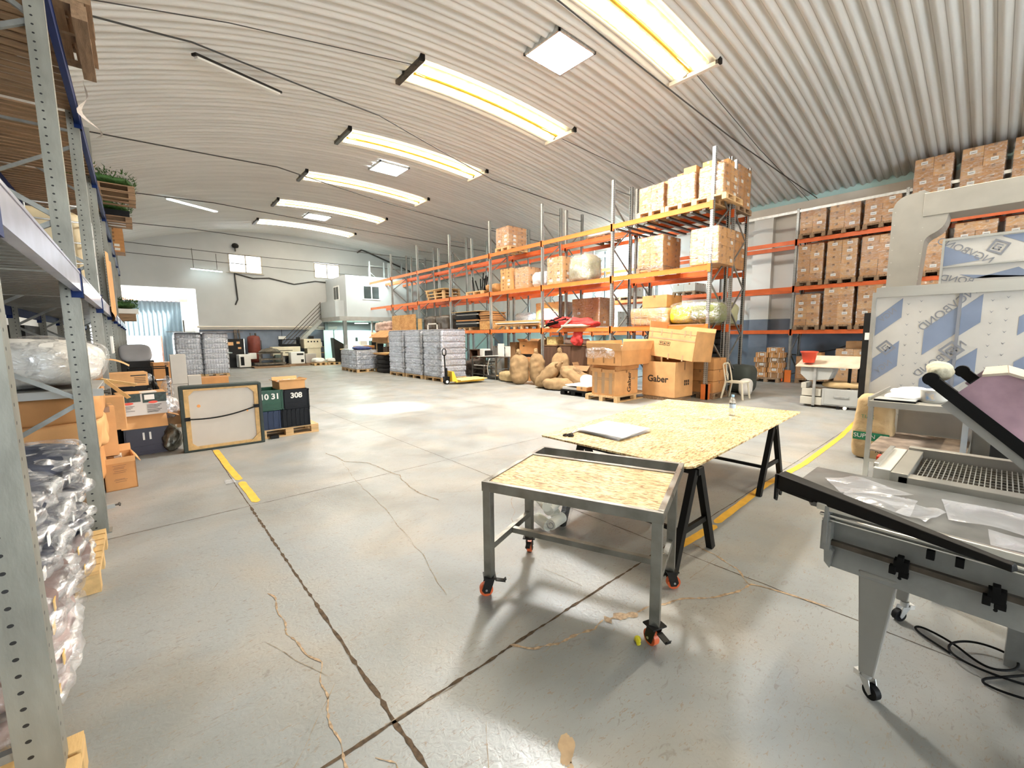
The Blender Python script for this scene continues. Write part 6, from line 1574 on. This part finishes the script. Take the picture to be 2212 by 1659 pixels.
b = MB(); b.soft((.27, 8.0, .18), (.22, .4, .36), e=2.4, n=12, amp=.05, fr=7, seed=5); tag(b.build('foil_heap', mat('dark_foil', (.16, .15, .12), .25, .5, var=.5, scale=10, bump=.6)), 'crumpled dark plastic heap between crate 11 and the upholstered board', 'plastic heap')
b = MB(); b.soft((.25, 8.15, .62), (.30, .35, .30), e=2.6, n=12, amp=.05, fr=7, seed=7); tag(b.build('white_bag', m_filmf), 'pale plastic bag squashed beside the upholstered board', 'bag')
b = MB(); b.box(.08, .42, 8.05, 8.45, .36, .56); tag(b.build('brown_carton', m_card3), 'dark brown carton under the pale squashed bag', 'box')
# wire trolley with black bags, chair seat
t = T('wire_trolley', 'black wire trolley loaded with bags behind the printed cartons', 'trolley', (.16, 10.3, 0))
b = MB()
for x in (-.32, .0, .22):
    for y in (-.3, .3): b.cyl((x, y, 0), (x, y, 1.12), .012, 6)
for z in (.1, .6, 1.10):
    for y in (-.3, .3): b.cyl((-.32, y, z), (.22, y, z), .01, 6)
    for x in (-.32, .22): b.cyl((x, -.3, z), (x, .3, z), .01, 6)
b.build('wire_frame', m_black, t)
b = MB(); b.soft((-.0, 10.2, .58), (.46, .4, .62), e=2.4, n=12, amp=.08, fr=6, seed=2); tag(b.build('black_bag', mat('black_bin_bag', (.012, .012, .012), .2, bump=.4)), 'shiny black bag inside the wire trolley', 'bag')
b = MB(); b.soft((.02, 10.1, .93), (.3, .3, .16), e=2.4, n=10, amp=.04, seed=3); tag(b.build('grey_bag', m_filmf), 'pale bag on top of the black bag in the trolley', 'bag')
carton('brown carton beside the wire trolley, lower one', .42, 11.6, .4, .36, .4, .36, 0, m_card2); carton('brown carton on top beside the wire trolley', .40, 11.6, .8, .42, .4, .34, .1, m_card)
b = MB(); b.box(.2, .65, 11.4, 11.8, 0, .39); tag(b.build('grey_crate', m_greyp), 'grey crate under the brown cartons by the trolley', 'crate')
b = MB(); b.soft((0, 0, 0), (.55, .5, .16), e=3, n=14, fn=lambda w: V(w.x, w.y, w.z + .15 * w.x * w.x * 4)); o = b.build('seat_shell', mat('grey_seat', (.20, .20, .21), .5)); o.location = (-.05, 12.5, 1.30); o.rotation_euler = (.9, 0, .1); tag(o, 'grey chair seat shell propped up against the bright doorway', 'chair seat')
b = MB(); b.box(-.30, .25, 12.2, 12.8, 0, 1.15); tag(b.build('stacked_shelf', m_darkm), 'dark shelf unit under the grey chair seat shell', 'shelf')
t = carton('tall pale narrow carton standing on another behind the upholstered board', .54, 10.05, .80, .23, .22, .54, 0, m_cardg, tape=False)
carton('pale carton under the tall narrow one', .53, 10.05, .44, .24, .22, .355, 0, m_cardg, tape=False); carton('pale square carton beside the tall narrow one', .76, 10.05, .44, .20, .22, .50 - .0, 0, m_cardg, tape=False)
b = MB(); b.box(.38, .95, 9.9, 10.25, 0, .435); tag(b.build('dark_box', m_card3), 'brown box on the floor under the pale cartons', 'box')
b = MB(); b.soft((.33, 9.6, .50), (.2, .3, 1.0), e=2.6, n=12, amp=.06, fr=6, seed=7); tag(b.build('clear_bag', m_film2), 'tall clear plastic bag beside the pale cartons', 'bag')
carton('long flat brown carton lying beyond the pale square carton', 1.48, 14.0, .42, .62, .5, .17, 0, m_card, tape=False); b = MB(); b.box(1.2, 1.75, 13.8, 14.2, 0, .41); tag(b.build('white_crate', m_label), 'white crate under the long flat brown carton', 'crate')
# open carton on the floor by the rack foot
t = open_carton('open brown carton standing on the floor beside the rack foot', -.27, 6.40, 0, .26, .36, .36, .10, m_card, ((.0, 0), (.08, 2.6), (0, 0), (.08, .3)))
b = MB()
for i, z in enumerate((.27, .25, .235, .21, .19, .12, .11, .09)): b.box(-.06 + .01 * (i % 2), .05 - .01 * (i % 3), -.1825, -.1805, z, z + .005)
b.build('print', m_tape, t)
b = MB(); b.box(-.13, .13, -.184, -.1805, .30, .36); b.build('folded_edge', m_card2, t)
# big cartons under the foam roll
def soft_box(lab, x, y, z, w, d, h, m, seed, amp=.025, rz=0, name='large_carton', e=9):
    t = T(name, lab, 'box', (x, y, z), rz)
    b = MB(); b.soft((0, 0, h / 2), (w, d, h), e=e, n=16, amp=amp, fr=3.5, seed=seed); b.build('body', m, t); return t
pallet('dark pallet under the big crushed cartons in the near rack bay', -.95, 6.25, 0, 0, 1.1, 1.2, m_woodd)
t = soft_box('big carton printed 4011 at the bottom of the crushed stack', -.93, 6.05, .145, 1.12, .9, .42, m_card, 1)
txt('4011', .085, (.18, -.458, .24), (0, -1, 0), (0, 0, 1), m_ink, t); b = MB(); b.box(-.3, .3, -.462, -.458, .36, .372); b.box(-.1, .25, -.462, -.458, .14, .15); b.build('print', m_tape, t)
t = soft_box('bulging crushed carton in the middle of the stack', -.90, 6.05, .56, 1.16, .92, .31, m_card2, 2, .04); b = MB(); b.box(-.05, .05, -.475, -.465, .05, .28); b.build('tape', m_tape, t)
t = soft_box('long carton at the top of the crushed stack, under the steel shelf', -.88, 6.0, .865, 1.14, .86, .26, m_card, 3); b = MB(); b.box(-.52, -.44, -.445, -.435, .10, .20); b.build('tape', m_tape, t)
carton('narrow upright carton beside the crushed stack', -.34, 6.62, .35, .14, .4, .55, .1, m_card2)
carton('small carton under the narrow upright one', -.33, 6.62, 0, .18, .4, .34, 0, m_cardg)
b = MB(); b.box(-.36, -.18, 6.95, 7.2, .55, .95); tag(b.build('torn_carton', m_card2), 'torn carton end sticking out past the rack post', 'box')
t = T('steel_shelf_bar', 'grey steel shelf bar with a bolt end jutting past the rack post', 'shelf', (0, 5.25, 0))
b = MB(); b.box(-1.45, -.26, -.03, .03, 1.145, 1.205); b.box(-1.45, -.30, 1.0, 1.06, 1.145, 1.205); b.box(-1.42, -.30, -.02, 1.05, 1.195, 1.21); b.build('shelf', m_greyp, t); b = MB(); b.cyl((-.26, 0, 1.175), (-.22, 0, 1.175), .016, 8); b.cyl((-.235, 0, 1.175), (-.215, 0, 1.175), .026, 8); b.build('bolt', m_steel_d, t)
m_foam = mat('white_foam', (.74, .72, .66), .6, var=.05)
t = T('foam_bundle', 'large white foam bundle wrapped in film lying on the steel shelf', 'foam', (-.87, 5.78, 1.212))
def foamf(w): return V(w.x, w.y, w.z * (1 - .10 * (w.x / .6) ** 2) + .02 * math.sin(w.x * 5))
b = MB(); b.soft((0, 0, .21), (1.2, 1.1, .42), e=4, n=20, amp=.03, fr=3, seed=5, fn=foamf); b.build('foam', m_foam, t)
b = MB(); b.soft((0, 0, .21), (1.26, 1.16, .45), e=4, n=20, amp=.04, fr=4, seed=6, fn=foamf); b.build('film', m_film2, t)
t = carton('tall brown carton standing behind the foam bundle with a raised flap', -.62, 7.38, 0, .5, .5, 1.38, 0, m_card, tape=False); b = MB(); b.sheet(lambda u, v: (.24 + .28 * u, -.22 + .44 * v, 1.378 + .02 * math.sin(PI * u) - .08 * u * u), 6, 4); b.build('flap', m_card2, t)
b = MB(); b.bar((-.33, 6.27, 1.215), (-.05, 6.42, 1.12), .05, .006, up=(0, 1, 1)); b.bar((-.30, 6.27, 1.21), (-.12, 6.42, .98), .04, .006, up=(0, 1, 1)); tag(b.build('pale_straps', m_woody), 'two pale cardboard strips poking out below the foam', 'cardboard')
t = T('levelling_bar', 'short grey steel bar with bolt lying near the rack foot', 'bar', (-.36, 5.1, .15)); b = MB(); b.bar((-.25, -.02, 0), (.09, .02, .015), .035, .035); b.build('bar', m_greyp, t); b = MB(); b.cyl((.09, .02, .015), (.13, .022, .017), .008, 8); b.cyl((.115, .02, .015), (.125, .022, .016), .018, 8); b.build('bolt', m_steel_d, t); b = MB(); b.box(-.2, -.15, -.03, .03, -.15, -.018); b.build('foot', m_greyp, t)
# garment bags stacked on a fresh pine pallet in the nearest bay
def tpallet(lab, x, y, L_, W_):
    t = pallet(lab, x, y, 0, 0, L_, W_, m_woody); return t
tpallet('fresh yellow pine pallet under the farther garment bags', -.83, 4.18, 1.04, .84)
tpallet('pine pallet hidden under the nearest garment bags', -.95, 2.82, 1.0, 1.1)
tpallet('pine pallet end showing at the bottom corner by the nearest rack post', -.80, 1.81, 1.04, .84)
m_navy = mat('navy_garments', (.018, .024, .045), .7, var=.5, scale=9, bump=.4, bscale=20); m_brg = mat('brown_garments', (.16, .11, .10), .75, var=.3, scale=6, bump=.4, bscale=18); m_pkg = mat('dusty_pink_garments', (.42, .31, .29), .75, var=.2, scale=6, bump=.4, bscale=18)
names = ['lowest', 'second', 'third', 'fourth', 'fifth', 'sixth', 'topmost']
m_gfilm = film_mat('garment_bag_film', .12, .72, scale=7, stretch=(1, 1, 1.6), white=.40)
def gbag(lab, x, y, z, w, d, h, m, seed):
    t = T('garment_bag', lab, 'bagged garments', (x, y, z), 0, 'plastic bags of folded garments in the near rack bay')
    fl = lambda w_: V(w_.x, w_.y, w_.z + .012 * math.sin(w_.y * 9 + seed))
    b = MB(); b.soft((0, 0, h / 2), (w * .94, d * .95, h * .96), e=3.4, n=16, amp=.025, fr=6, seed=seed, fn=fl); b.build('folded_garments', m, t)
    b = MB(); b.soft((0, 0, h / 2), (w, d, h * 1.12), e=3.0, n=22, amp=.05, fr=8, seed=seed + 9, fn=fl); b.build('plastic_bag', m_gfilm, t)
    b = MB(); b.cbox((w * .465, -d * .25, h * .55), (.004, .045, .045), .0); b.cbox((w * .2, -d * .472, h * .6), (.05, .004, .03)); b.build('garment_tag', m_label if m is m_navy else mat('gold_tag', (.70, .45, .15), .5), t)
    return t
for i in range(7):
    m = [m_pkg, m_pkg, m_brg, m_brg, m_navy, m_navy, m_navy][i]
    gbag('%s garment bag in the nearest stack by the camera' % names[i], -.82 + .02 * (i % 2), 2.70 + .03 * (i % 3), .15 + i * .125, 1.0, 1.12, .125, m, i)
for i in range(7):
    m = [m_brg, m_brg, m_navy, m_navy, m_navy, m_navy, m_navy][i]
    gbag('%s garment bag in the second stack, nearer the rack post' % names[i], -.84 + .02 * ((i + 1) % 2), 3.92 + .02 * (i % 3), .15 + i * .115, .98, .95, .115, m, i + 20)
# ---------------------------------------------------------------- goods up on the left rack
t = T('liquid_container', 'cream plastic liquid container in a steel cage on the rack', 'tank', (-.90, 8.6, 2.20))
b = MB(); b.soft((0, 0, .62), (1.0, 1.15, 1.0), e=7, n=14, amp=.008, fr=2); b.build('tank', mat('cream_translucent_plastic', (.80, .66, .42), .4, var=.06), t)
b = MB()
for z in (.16, .42, .68, .94, 1.14):
    b.tube([(.53, -.6, z), (.53, .6, z), (-.53, .6, z), (-.53, -.6, z)], .012, 6, closed=True)
for k in range(5):
    for s_ in (-1, 1): b.cyl((s_ * .53, -.58 + .29 * k, .1), (s_ * .53, -.58 + .29 * k, 1.14), .01, 6); b.cyl((-.5 + .25 * k, s_ * .6, .1), (-.5 + .25 * k, s_ * .6, 1.14), .01, 6)
b.build('cage', m_galv, t); b = MB(); b.box(-.53, .53, -.6, .6, 0, .1); b.build('base', m_darkm, t)
def rack_pal(lab, x, y, z, m=None): return pallet(lab, x, y, z, PI / 2, 1.2, 1.25, m or m_woodd)
for i in range(5):
    t = pallet('%s empty pallet stacked high over the near bay' % ('lowest', 'second', 'third', 'fourth', 'topmost')[i], -.72 + .03 * (i % 2), 6.15, 4.425 + .146 * i, PI / 2, 1.2, 1.25, m_woodd)
    if i < 3: pallet('%s empty pallet stacked high over the bay above the camera' % ('lowest', 'middle', 'topmost')[i], -.86, 3.4, 4.425 + .146 * i, PI / 2, 1.2, 1.15, m_woodd)
t = T('cardboard_sheets', 'brown cardboard sheets hanging over the pallets high on the rack', 'cardboard', (-.55, 6.2, 5.17))
for i in range(3): b = MB(); b.sheet(lambda u, v: (-.7 + 1.18 * u, -.75 + 1.4 * v, .01 + .02 * i + .04 * noise.noise(V(u * 3, v * 3, i)) - .18 * max(0, u - .8)), 12, 8); b.build('sheet', m_card if i % 2 else m_card2, t)
t = soft_box('large brown carton high on the rack over the near bay', -.72, 5.95, 5.30, 1.05, 1.0, .32, m_card, 7, .02)
b = MB(); b.sheet(lambda u, v: (-.22 + .12 * math.sin(v * 7 + u * 2) * v, 7.2 + .35 * u, 4.6 - .5 * v), 8, 12); tag(b.build('torn_film', film_mat('dusty_film', .7, .95, col=(.85, .78, .72), white=.8)), 'pinkish torn film hanging from the upper blue beam', 'film')
def plants(lab, x, y, z, w, d, h, cols, seed):
    rr = random.Random(seed); b = MB()
    for i in range(900):
        px, py = rr.uniform(-w / 2, w / 2), rr.uniform(-d / 2, d / 2); a = rr.uniform(0, 2 * PI); l = rr.uniform(.05, .13); zz = rr.uniform(0, h) * (1 - (abs(px) / w) ** 2)
        m = 1 if (px < -w * .05 and rr.random() < .8) else 0
        p = V(px, py, zz); q = p + V(math.cos(a) * l, math.sin(a) * l, rr.uniform(-.02, l)); s_ = V(-math.sin(a), math.cos(a), 0) * .014
        b.add([p - s_, p + s_, q], [(0, 1, 2)], m)
    b.soft((0, 0, h * .35), (w * .9, d * .9, h * .6), e=2.6, n=10, amp=.05, seed=seed, m=0)
    o = b.build('artificial_greenery', cols, loc=(x, y, z)); return tag(o, lab, 'artificial plants')
pallet('upper of two pallets holding greenery high on the rack', -.38, 13.4, 4.85, 0, 1.25, .8, m_woodd); pallet('lower of two pallets holding greenery high on the rack', -.38, 13.4, 4.70, 0, 1.25, .8, m_woodd)
plants('yellow and green artificial hedge lying on the highest pallets', -.33, 13.4, 5.0, 1.2, .8, .34, [m_green, m_ygreen], 3)
plants('dark green artificial foliage on the lower pallet of the rack', -.40, 14.6, 4.72, 1.15, .8, .3, [m_green, m_green], 4); pallet('dark pallet under the dark green foliage on the rack', -.42, 14.6, 4.42, 0, 1.15, .8, m_woodd)
b = MB(); b.box(-1.0, .12, 14.2, 15.0, 4.57, 4.70); tag(b.build('black_tray', m_black), 'black tray under the dark green foliage', 'tray')
t = wrapped('stacked brown cartons high on the far part of the rack', -.55, 19.6, 4.44, 1.0, .9, .75, 2, 2, 6, m=m_card, film=False, seed=77)
plants('dark green foliage jutting out over the lower beam at the doorway', -.25, 18.9, 2.60, .75, .8, .32, [m_green, m_green], 6); b = MB(); b.box(-1.2, .05, 18.5, 19.3, 2.2, 2.42); tag(b.build('board_stack', m_woodd), 'boards stacked under the foliage at the doorway', 'boards'); b = MB(); b.box(-1.1, .12, 18.55, 19.25, 2.43, 2.58); tag(b.build('white_board', m_label), 'white board under the foliage at the doorway', 'board')
for k, (y, z, h, m) in enumerate(((11.6, 2.20, .7, m_card), (12.6, 2.20, .9, m_card3), (14.8, 2.20, .8, m_card2), (16.4, 2.20, .6, m_card))): soft_box(('brown carton on the lower shelf past the tank', 'dark carton on the lower shelf past the tank', 'pale carton further along the lower shelf', 'farthest brown carton along the lower shelf')[k], -.95, y, z, 1.0, .9, h, m, k + 4, .02)
b = MB(); b.sheet(lambda u, v: (-.28 + .03 * math.sin(u * 12), 10.0 + 2.2 * u, 3.1 - 1.0 * v - .15 * math.sin(u * 5) * v), 14, 8); tag(b.build('hanging_paper', m_card2), 'torn brown paper hanging down the rack past the tank', 'paper')
# floor-level goods further along the left rack
b = MB(); b.box(-.3, -.28, 8.8, 9.3, 1.42, 1.68); tag(b.build('rack_sign', m_label), 'white notice board fixed to the rack post', 'sign')
for k, (y, w, h, m, lab) in enumerate(((9.1, .9, 1.1, m_darkm, 'dark shelf cabinet under the rack past the second post'), (11.9, .9, 1.35, m_greyp, 'grey cabinet under the rack past the third post'), (14.7, .9, 1.2, m_card3, 'brown carton tower under the rack past the fourth post'), (17.5, .9, 1.5, m_darkm, 'dark cabinet under the rack near the doorway'))):
    b = MB(); b.box(-1.35, -.55, y - .6, y + .6, 0, h); tag(b.build('storage_cabinet', m), lab, 'cabinet')
for k in range(4): carton('brown carton leaning in the heap by the doorway, ' + ('lowest', 'second', 'third', 'highest')[k], -.28 + .04 * k, 15.3 + .1 * k, .3 * k, .42 - .04 * k, .5, .30, .15 * k, m_card2 if k % 2 else m_card)
t = T('step_stand', 'small white folding stand seen in the doorway light', 'stand', (1.6, 27.2, 0)); b = MB(); b.bar((-.15, 0, 0), (-.1, 0, .75), .03, .03); b.bar((.15, 0, 0), (.1, 0, .75), .03, .03); b.bar((-.13, 0, .4), (.13, 0, .4), .03, .03); b.bar((-.12, 0, .7), (.12, 0, .7), .03, .03); b.build('frame', m_label, t)
# dim back of the lower shelf in the near bay
for k, (x, y, z, w, d, h, m, lab) in enumerate(((-1.9, 7.2, 0, .9, 1.2, 1.6, m_darkm, 'dark cabinet against the side wall behind the rack'), (-2.2, 9.6, 0, 1.0, 1.6, 1.7, m_card3, 'stacked dark cartons against the side wall behind the rack'), (-2.0, 12.4, 0, 1.0, 1.6, 1.9, m_darkm, 'tall dark locker against the side wall behind the rack'))):
    b = MB(); b.box(x - w / 2, x + w / 2, y - d / 2, y + d / 2, z, z + h); tag(b.build('wall_cabinet', m), lab, 'cabinet')
# ================================================================ far end: machines along the back wall, office cabin, stairs
t = T('office_cabin', 'white office cabin raised on a grey mezzanine at the back wall', 'cabin', (9.1, 24.6, 2.75))
m_cab = mat('white_cabin_panel', (.52, .55, .56), .5, var=.02)
b = MB(); b.box(0, 4.8, 0, 3.3, .0, 2.32); b.box(-.5, 0, .4, 3.3, 0, .9); b.build('walls', m_cab, t)
b = MB(); b.box(.35, .85, -.02, .0, .95, 1.75, 0) if False else None
m_wf = mat('white_pvc', (.85, .85, .83), .4)
for (a, ax_, lab) in (((-.02, 1.1, 1.9, 1.05, 1.75), 'x', 'side'), ((1.0, -.02, 1.9, 1.05, 1.75), 'y', 'front')):
    b = MB()
    if ax_ == 'x': b.box(-.03, 0, 1.05, 1.95, .98, 1.82)
    else: b.box(.95, 2.0, -.03, 0, .98, 1.82)
    w_ = b.build('window', m_wf, t); b = MB()
    if ax_ == 'x': b.box(-.035, -.03, 1.12, 1.50, 1.05, 1.75); b.box(-.035, -.03, 1.55, 1.88, 1.05, 1.75)
    else: b.box(1.02, 1.45, -.035, -.03, 1.05, 1.75); b.box(1.52, 1.93, -.035, -.03, 1.05, 1.75)
    b.build('pane', m_glassd, w_)
t = T('mezzanine_platform', 'grey steel mezzanine platform carrying the white office cabin', 'platform', (8.8, 24.4, 0))
b = MB(); b.box(-.2, 5.3, 0, 3.58, 2.50, 2.74); b.build('deck', m_greyp, t)
for x, y in ((.1, .1), (2.6, .1), (5.1, .1), (.1, 3.3)): b = MB(); b.box(x - .09, x + .09, y - .09, y + .09, 0, 2.5); b.build('column', mat('grey_column', (.22, .25, .25), .5), t)
t = T('steel_stairs', 'grey steel stairs with rails climbing to the office cabin', 'stairs', (8.0, 27.45, 0))
b = MB(); b.bar((-1.9, 0, .1), (.55, 0, 2.6), .06, .2); b.bar((-1.9, .5, .1), (.55, .5, 2.6), .06, .2); b.build('stringer', m_greyp, t)
b = MB()
for i in range(11): b.box(-1.85 + i * .22, -1.62 + i * .22, 0, .5, .18 + i * .225, .21 + i * .225)
b.build('treads', m_greyp, t)
b = MB()
for k in range(4): b.cyl((-1.9, -.02, .5 + k * .22), (.55, -.02, 3.0 + k * .22), .018, 6)
b.cyl((.55, -.02, 2.6), (.55, -.02, 3.7), .02, 6); b.build('handrail', m_steel_d, t)
m_mint = emis('x', (1, 1, 1), 0) if False else mat('mint_partition', (.62, .85, .80), .5, var=.03)
t = T('mint_partition', 'pale mint partition with a door under the office mezzanine', 'partition', (8.9, 27.2, 0))
b = MB(); b.box(0, 4.8, 0, .08, 0, 2.0); b.box(-.6, .0, -.9, -.82, 0, 2.0); b.box(-.05, 0, -.9, .0, 0, 2.0); b.build('panel', m_mint, t); b = MB(); b.box(.5, .505, -.01, 0, 0, 2.0); b.box(1.6, 1.75, -.02, 0, 1.3, 1.55); b.build('notice', m_darkm, t)
batten((9.9, 25.6, 2.40), (10.7, 25.6, 2.40), 'white lamp glowing under the mezzanine', True, .2)
area('mezzanine_light', (10.2, 25.8, 2.35), (10.2, 25.8, 0), 1.5, 1.5, 90, (.75, 1.0, .93))
area('cabin_front_light', (10.6, 23.2, 5.6), (10.8, 24.6, 3.6), 1.2, .3, 45, (.8, 1.0, .95))
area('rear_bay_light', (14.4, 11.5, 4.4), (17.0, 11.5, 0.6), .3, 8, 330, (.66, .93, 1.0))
Y = 27.0
t = T('tool_board', 'black tool board with coloured stickers by the back wall', 'board', (3.8, 27.3, 0)); b = MB(); b.box(-.5, .6, 0, .1, .5, 1.55); b.box(-.5, .6, .1, .3, 0, .5); b.build('board', m_darkm, t); b = MB(); b.box(-.15, .1, -.01, 0, 1.2, 1.38); b.box(.25, .4, -.01, 0, 1.28, 1.4); b.box(.3, .45, -.01, 0, 1.0, 1.1); b.build('sticker', mat('peach_sticker', (.8, .45, .2), .5), t)
b = MB(); b.box(.58, .62, -.03, 0, .4, 1.55); b.build('edge_trim', m_alu, t)
t = T('black_bench', 'low black bench with tools before the tool board', 'bench', (3.25, 26.7, 0)); b = MB(); b.box(-.6, .62, -.2, .3, .68, .76); b.box(-.5, .3, -.15, .3, 0, .68); b.build('bench', m_black, t); b = MB(); b.soft((.0, 0, .82), (1.0, .3, .10), e=2.5, n=8, amp=.04, fr=6); b.build('tools', mat('mixed_tools', (.25, .30, .28), .5, var=.8, scale=16), t)
t = T('pressure_tank', 'rust red pressure tank standing before the blue-grey dado', 'tank', (4.88, 27.35, .25)); b = MB(); b.lathe([(.05, -.05), (.26, 0), (.31, .08), (.31, 1.32), (.27, 1.42), (.05, 1.48)], n=28); b.build('vessel', mat('rust_red', (.20, .045, .03), .5, var=.15, scale=5), t); b = MB()
for a in range(3): b.cyl((.25 * math.cos(a * 2.1), .25 * math.sin(a * 2.1), -.25), (.25 * math.cos(a * 2.1), .25 * math.sin(a * 2.1), .1), .025, 6)
b.cyl((.33, -.1, .2), (.33, -.1, 1.2), .02, 6); b.cyl((-.15, 0, 1.4), (-.15, 0, 1.62), .02, 6); b.cyl((.1, 0, 1.4), (.1, 0, 1.6), .05, 8); b.build('pipes', m_steel_d, t)
t = T('white_cooler', 'white enclosed appliance on the floor beside the rusty tank', 'appliance', (4.2, 26.6, 0), .1); b = MB(); b.box(-.25, .3, -.2, .3, .05, .72); b.box(.3, .65, 0, .3, .45, .78); b.build('casing', m_label, t, bevel=.02); b = MB(); b.box(-.18, -.02, -.21, -.2, .15, .6); b.build('grille', m_black, t)
t = T('press_machine', 'low metal press with a round top on pallets', 'machine', (5.35, 26.0, .12)); b = MB(); b.box(-.7, .7, -.3, .4, .05, .14); b.box(-.5, .6, -.2, .3, .28, .36); b.box(-.55, .6, -.2, .3, .62, .68)
for x in (-.5, .55): b.box(x - .04, x + .04, -.15, -.07, .1, .65)
b.lathe([(.42, .70), (.45, .74), (.3, .86), (.08, .92)], n=20, sx=1.2); b.build('frame', mat('greasy_metal', (.14, .12, .09), .5, .5, var=.5, scale=10), t)
t = T('pallet', 'two worn pallets under the low metal press', 'pallet', (5.4, 26.0, 0)); b = MB(); b.box(-.9, .8, -.5, .4, .06, .10); b.box(-.9, .8, -.5, -.4, 0, .06); b.box(-.9, .8, .3, .4, 0, .06); b.build('boards', m_woodd, t)
def bigm(lab, x, y, w, d, z0, z1, m, name='beige_machine', extras=()):
    t = T(name, lab, 'machine', (x, y, 0)); b = MB(); b.box(-w / 2, w / 2, -d / 2, d / 2, z0, z1); b.build('housing', m, t, bevel=.03)
    for nm, bx, mm in extras:
        b = MB()
        for q in bx: b.box(*q)
        b.build(nm, mm, t)
    return t
bigm('cream machine with a black frame raised on its top', 6.35, 27.0, 1.45, .7, .55, 1.08, m_cream, extras=(('top_frame', ((-.2, .75, -.3, .3, 1.08, 1.22), (-.25, -.2, -.3, .3, 1.1, 1.5), (.68, .74, -.3, .3, 1.1, 1.6), (-.25, .7, -.3, -.26, 1.46, 1.5)), m_black), ('print', ((-.55, .3, -.36, -.352, .85, .88), (-.1, .35, -.36, -.352, .72, .76)), m_darkm), ('base', ((-.6, -.1, -.2, .3, 0, .55), (.2, .6, -.2, .3, 0, .55)), m_greyp)))
bigm('white chiller unit with vents on the floor', 6.75, 26.3, .72, .5, .12, .78, m_white, 'chiller_unit', extras=(('vent', ((-.05, .3, -.256, -.25, .6, .7), (.15, .3, -.256, -.25, .2, .36)), m_darkm), ('pallet_base', ((-.5, .5, -.35, .35, 0, .12),), m_woodd)))
bigm('grey beige cabinet unit beside the white chiller', 7.5, 26.5, .6, .5, .12, .66, mat('grey_pink_metal', (.42, .37, .33), .45), 'grey_unit', extras=(('pallet_base', ((-.45, .45, -.35, .35, 0, .12),), m_woodd),))
bigm('tall cream machine with four square vents on its head', 7.75, 26.98, .95, .7, .95, 1.50, m_cream, 'beige_machine', extras=(('vents', tuple((-.28 + .17 * i, -.2 + .17 * i, -.358, -.352, 1.30, 1.38) for i in range(4)), m_darkm), ('lower_housing', ((-.3, .45, -.3, .3, .15, .95),), m_cream), ('motor', ((-.1, .15, -.1, .1, 1.5, 1.66),), m_darkm)))
bigm('small dark green metal cabinet beside the cream machine', 5.9, 26.7, .4, .4, .1, .66, mat('green_grey_metal', (.16, .19, .16), .5), 'green_unit')
for k in range(2):
    pallet(('pallet with white bags along the back machines', 'second pallet with white bags nearer the black cabinet')[k], 7.75 + .75 * k, 25.75, 0, 0, .7, .8); b = MB(); b.soft((7.75 + .75 * k, 25.75, .27), (.68, .7, .3 - .06 * k), e=2.6, n=12, amp=.06, seed=k); tag(b.build('white_bags', m_paper), ('heap of white bags on the first back pallet', 'smaller heap of white bags on the second back pallet')[k], 'bags')
t = T('black_kiosk', 'tall dark slanted cabinet side near the stairs', 'cabinet', (8.95, 25.4, 0)); b = MB(); b.prism([(-.35, 0), (.65, 0), (.65, .55), (.42, .65), (.38, 1.05), (-.42, 1.55)], 'y', 0, .5); b.build('side', m_darkm, t, fixn=True)
t = T('wire_shelf', 'small open shelf with a white and blue box by the dark kiosk', 'shelf', (8.42, 27.0, 0)); b = MB()
for z in (.3, .65, 1.0): b.box(-.4, .4, -.2, .2, z, z + .03)
for x in (-.38, .38): b.box(x - .02, x + .02, -.2, -.16, 0, 1.05)
b.build('shelves', m_wood, t)
b = MB(); b.box(8.17, 8.35, 26.85, 27.1, 1.04, 1.3); tag(b.build('white_box', m_label), 'white box on the small open shelf', 'box'); b = MB(); b.box(8.37, 8.52, 26.85, 27.1, 1.04, 1.38); tag(b.build('blue_box', m_cblue), 'blue box on the small open shelf', 'box')
t = T('wooden_workbench', 'wooden workbench under the mezzanine', 'workbench', (9.7, 24.9, 0)); b = MB(); b.box(-.9, .5, -.3, .3, .85, .92); b.build('top', m_wood, t); b = MB()
for x in (-.85, -.2, .45):
    for y in (-.25, .25): b.box(x - .025, x + .025, y - .025, y + .025, 0, .85)
b.box(-.85, .45, -.25, -.2, .3, .35); b.build('legs_frame', m_black, t)
t = T('wooden_box_cabinet', 'open wooden box cabinet before the mezzanine', 'cabinet', (9.35, 23.2, 0)); b = MB(); b.box(-.4, .5, -.4, .4, 0, 1.12); b.build('body', m_card, t); b = MB(); b.box(-.1, .5, -.41, -.4, .1, 1.0); b.build('open_front', m_brownw, t)
t = T('white_copier', 'small white machine on the bench under the mezzanine', 'machine', (10.0, 24.8, .92)); b = MB(); b.box(-.2, .2, -.2, .2, 0, .45); b.build('casing', m_label, t, bevel=.02)
t = T('black_printer', 'black printer under the mezzanine beside the column', 'printer', (10.9, 24.8, 1.0)); b = MB(); b.box(-.45, .3, -.2, .2, 0, .35); b.build('casing', m_darkm, t, bevel=.02); b = MB(); b.box(-.45, .3, -.2, .2, -1.0, 0); b.build('stand', m_darkm, t)
t = T('wall_switchbox', 'white electrical box hung on the dado over the machines', 'switch box', (6.45, 27.9, 1.45)); b = MB(); b.box(-.2, .2, 0, .1, 0, .22); b.build('box', m_label, t); b = MB(); b.cyl((0, .05, .2), (0, .05, .62), .012, 6); b.cyl((-.05, .03, 0), (-.03, .03, -.4), .012, 6); b.build('conduit', m_black, t)
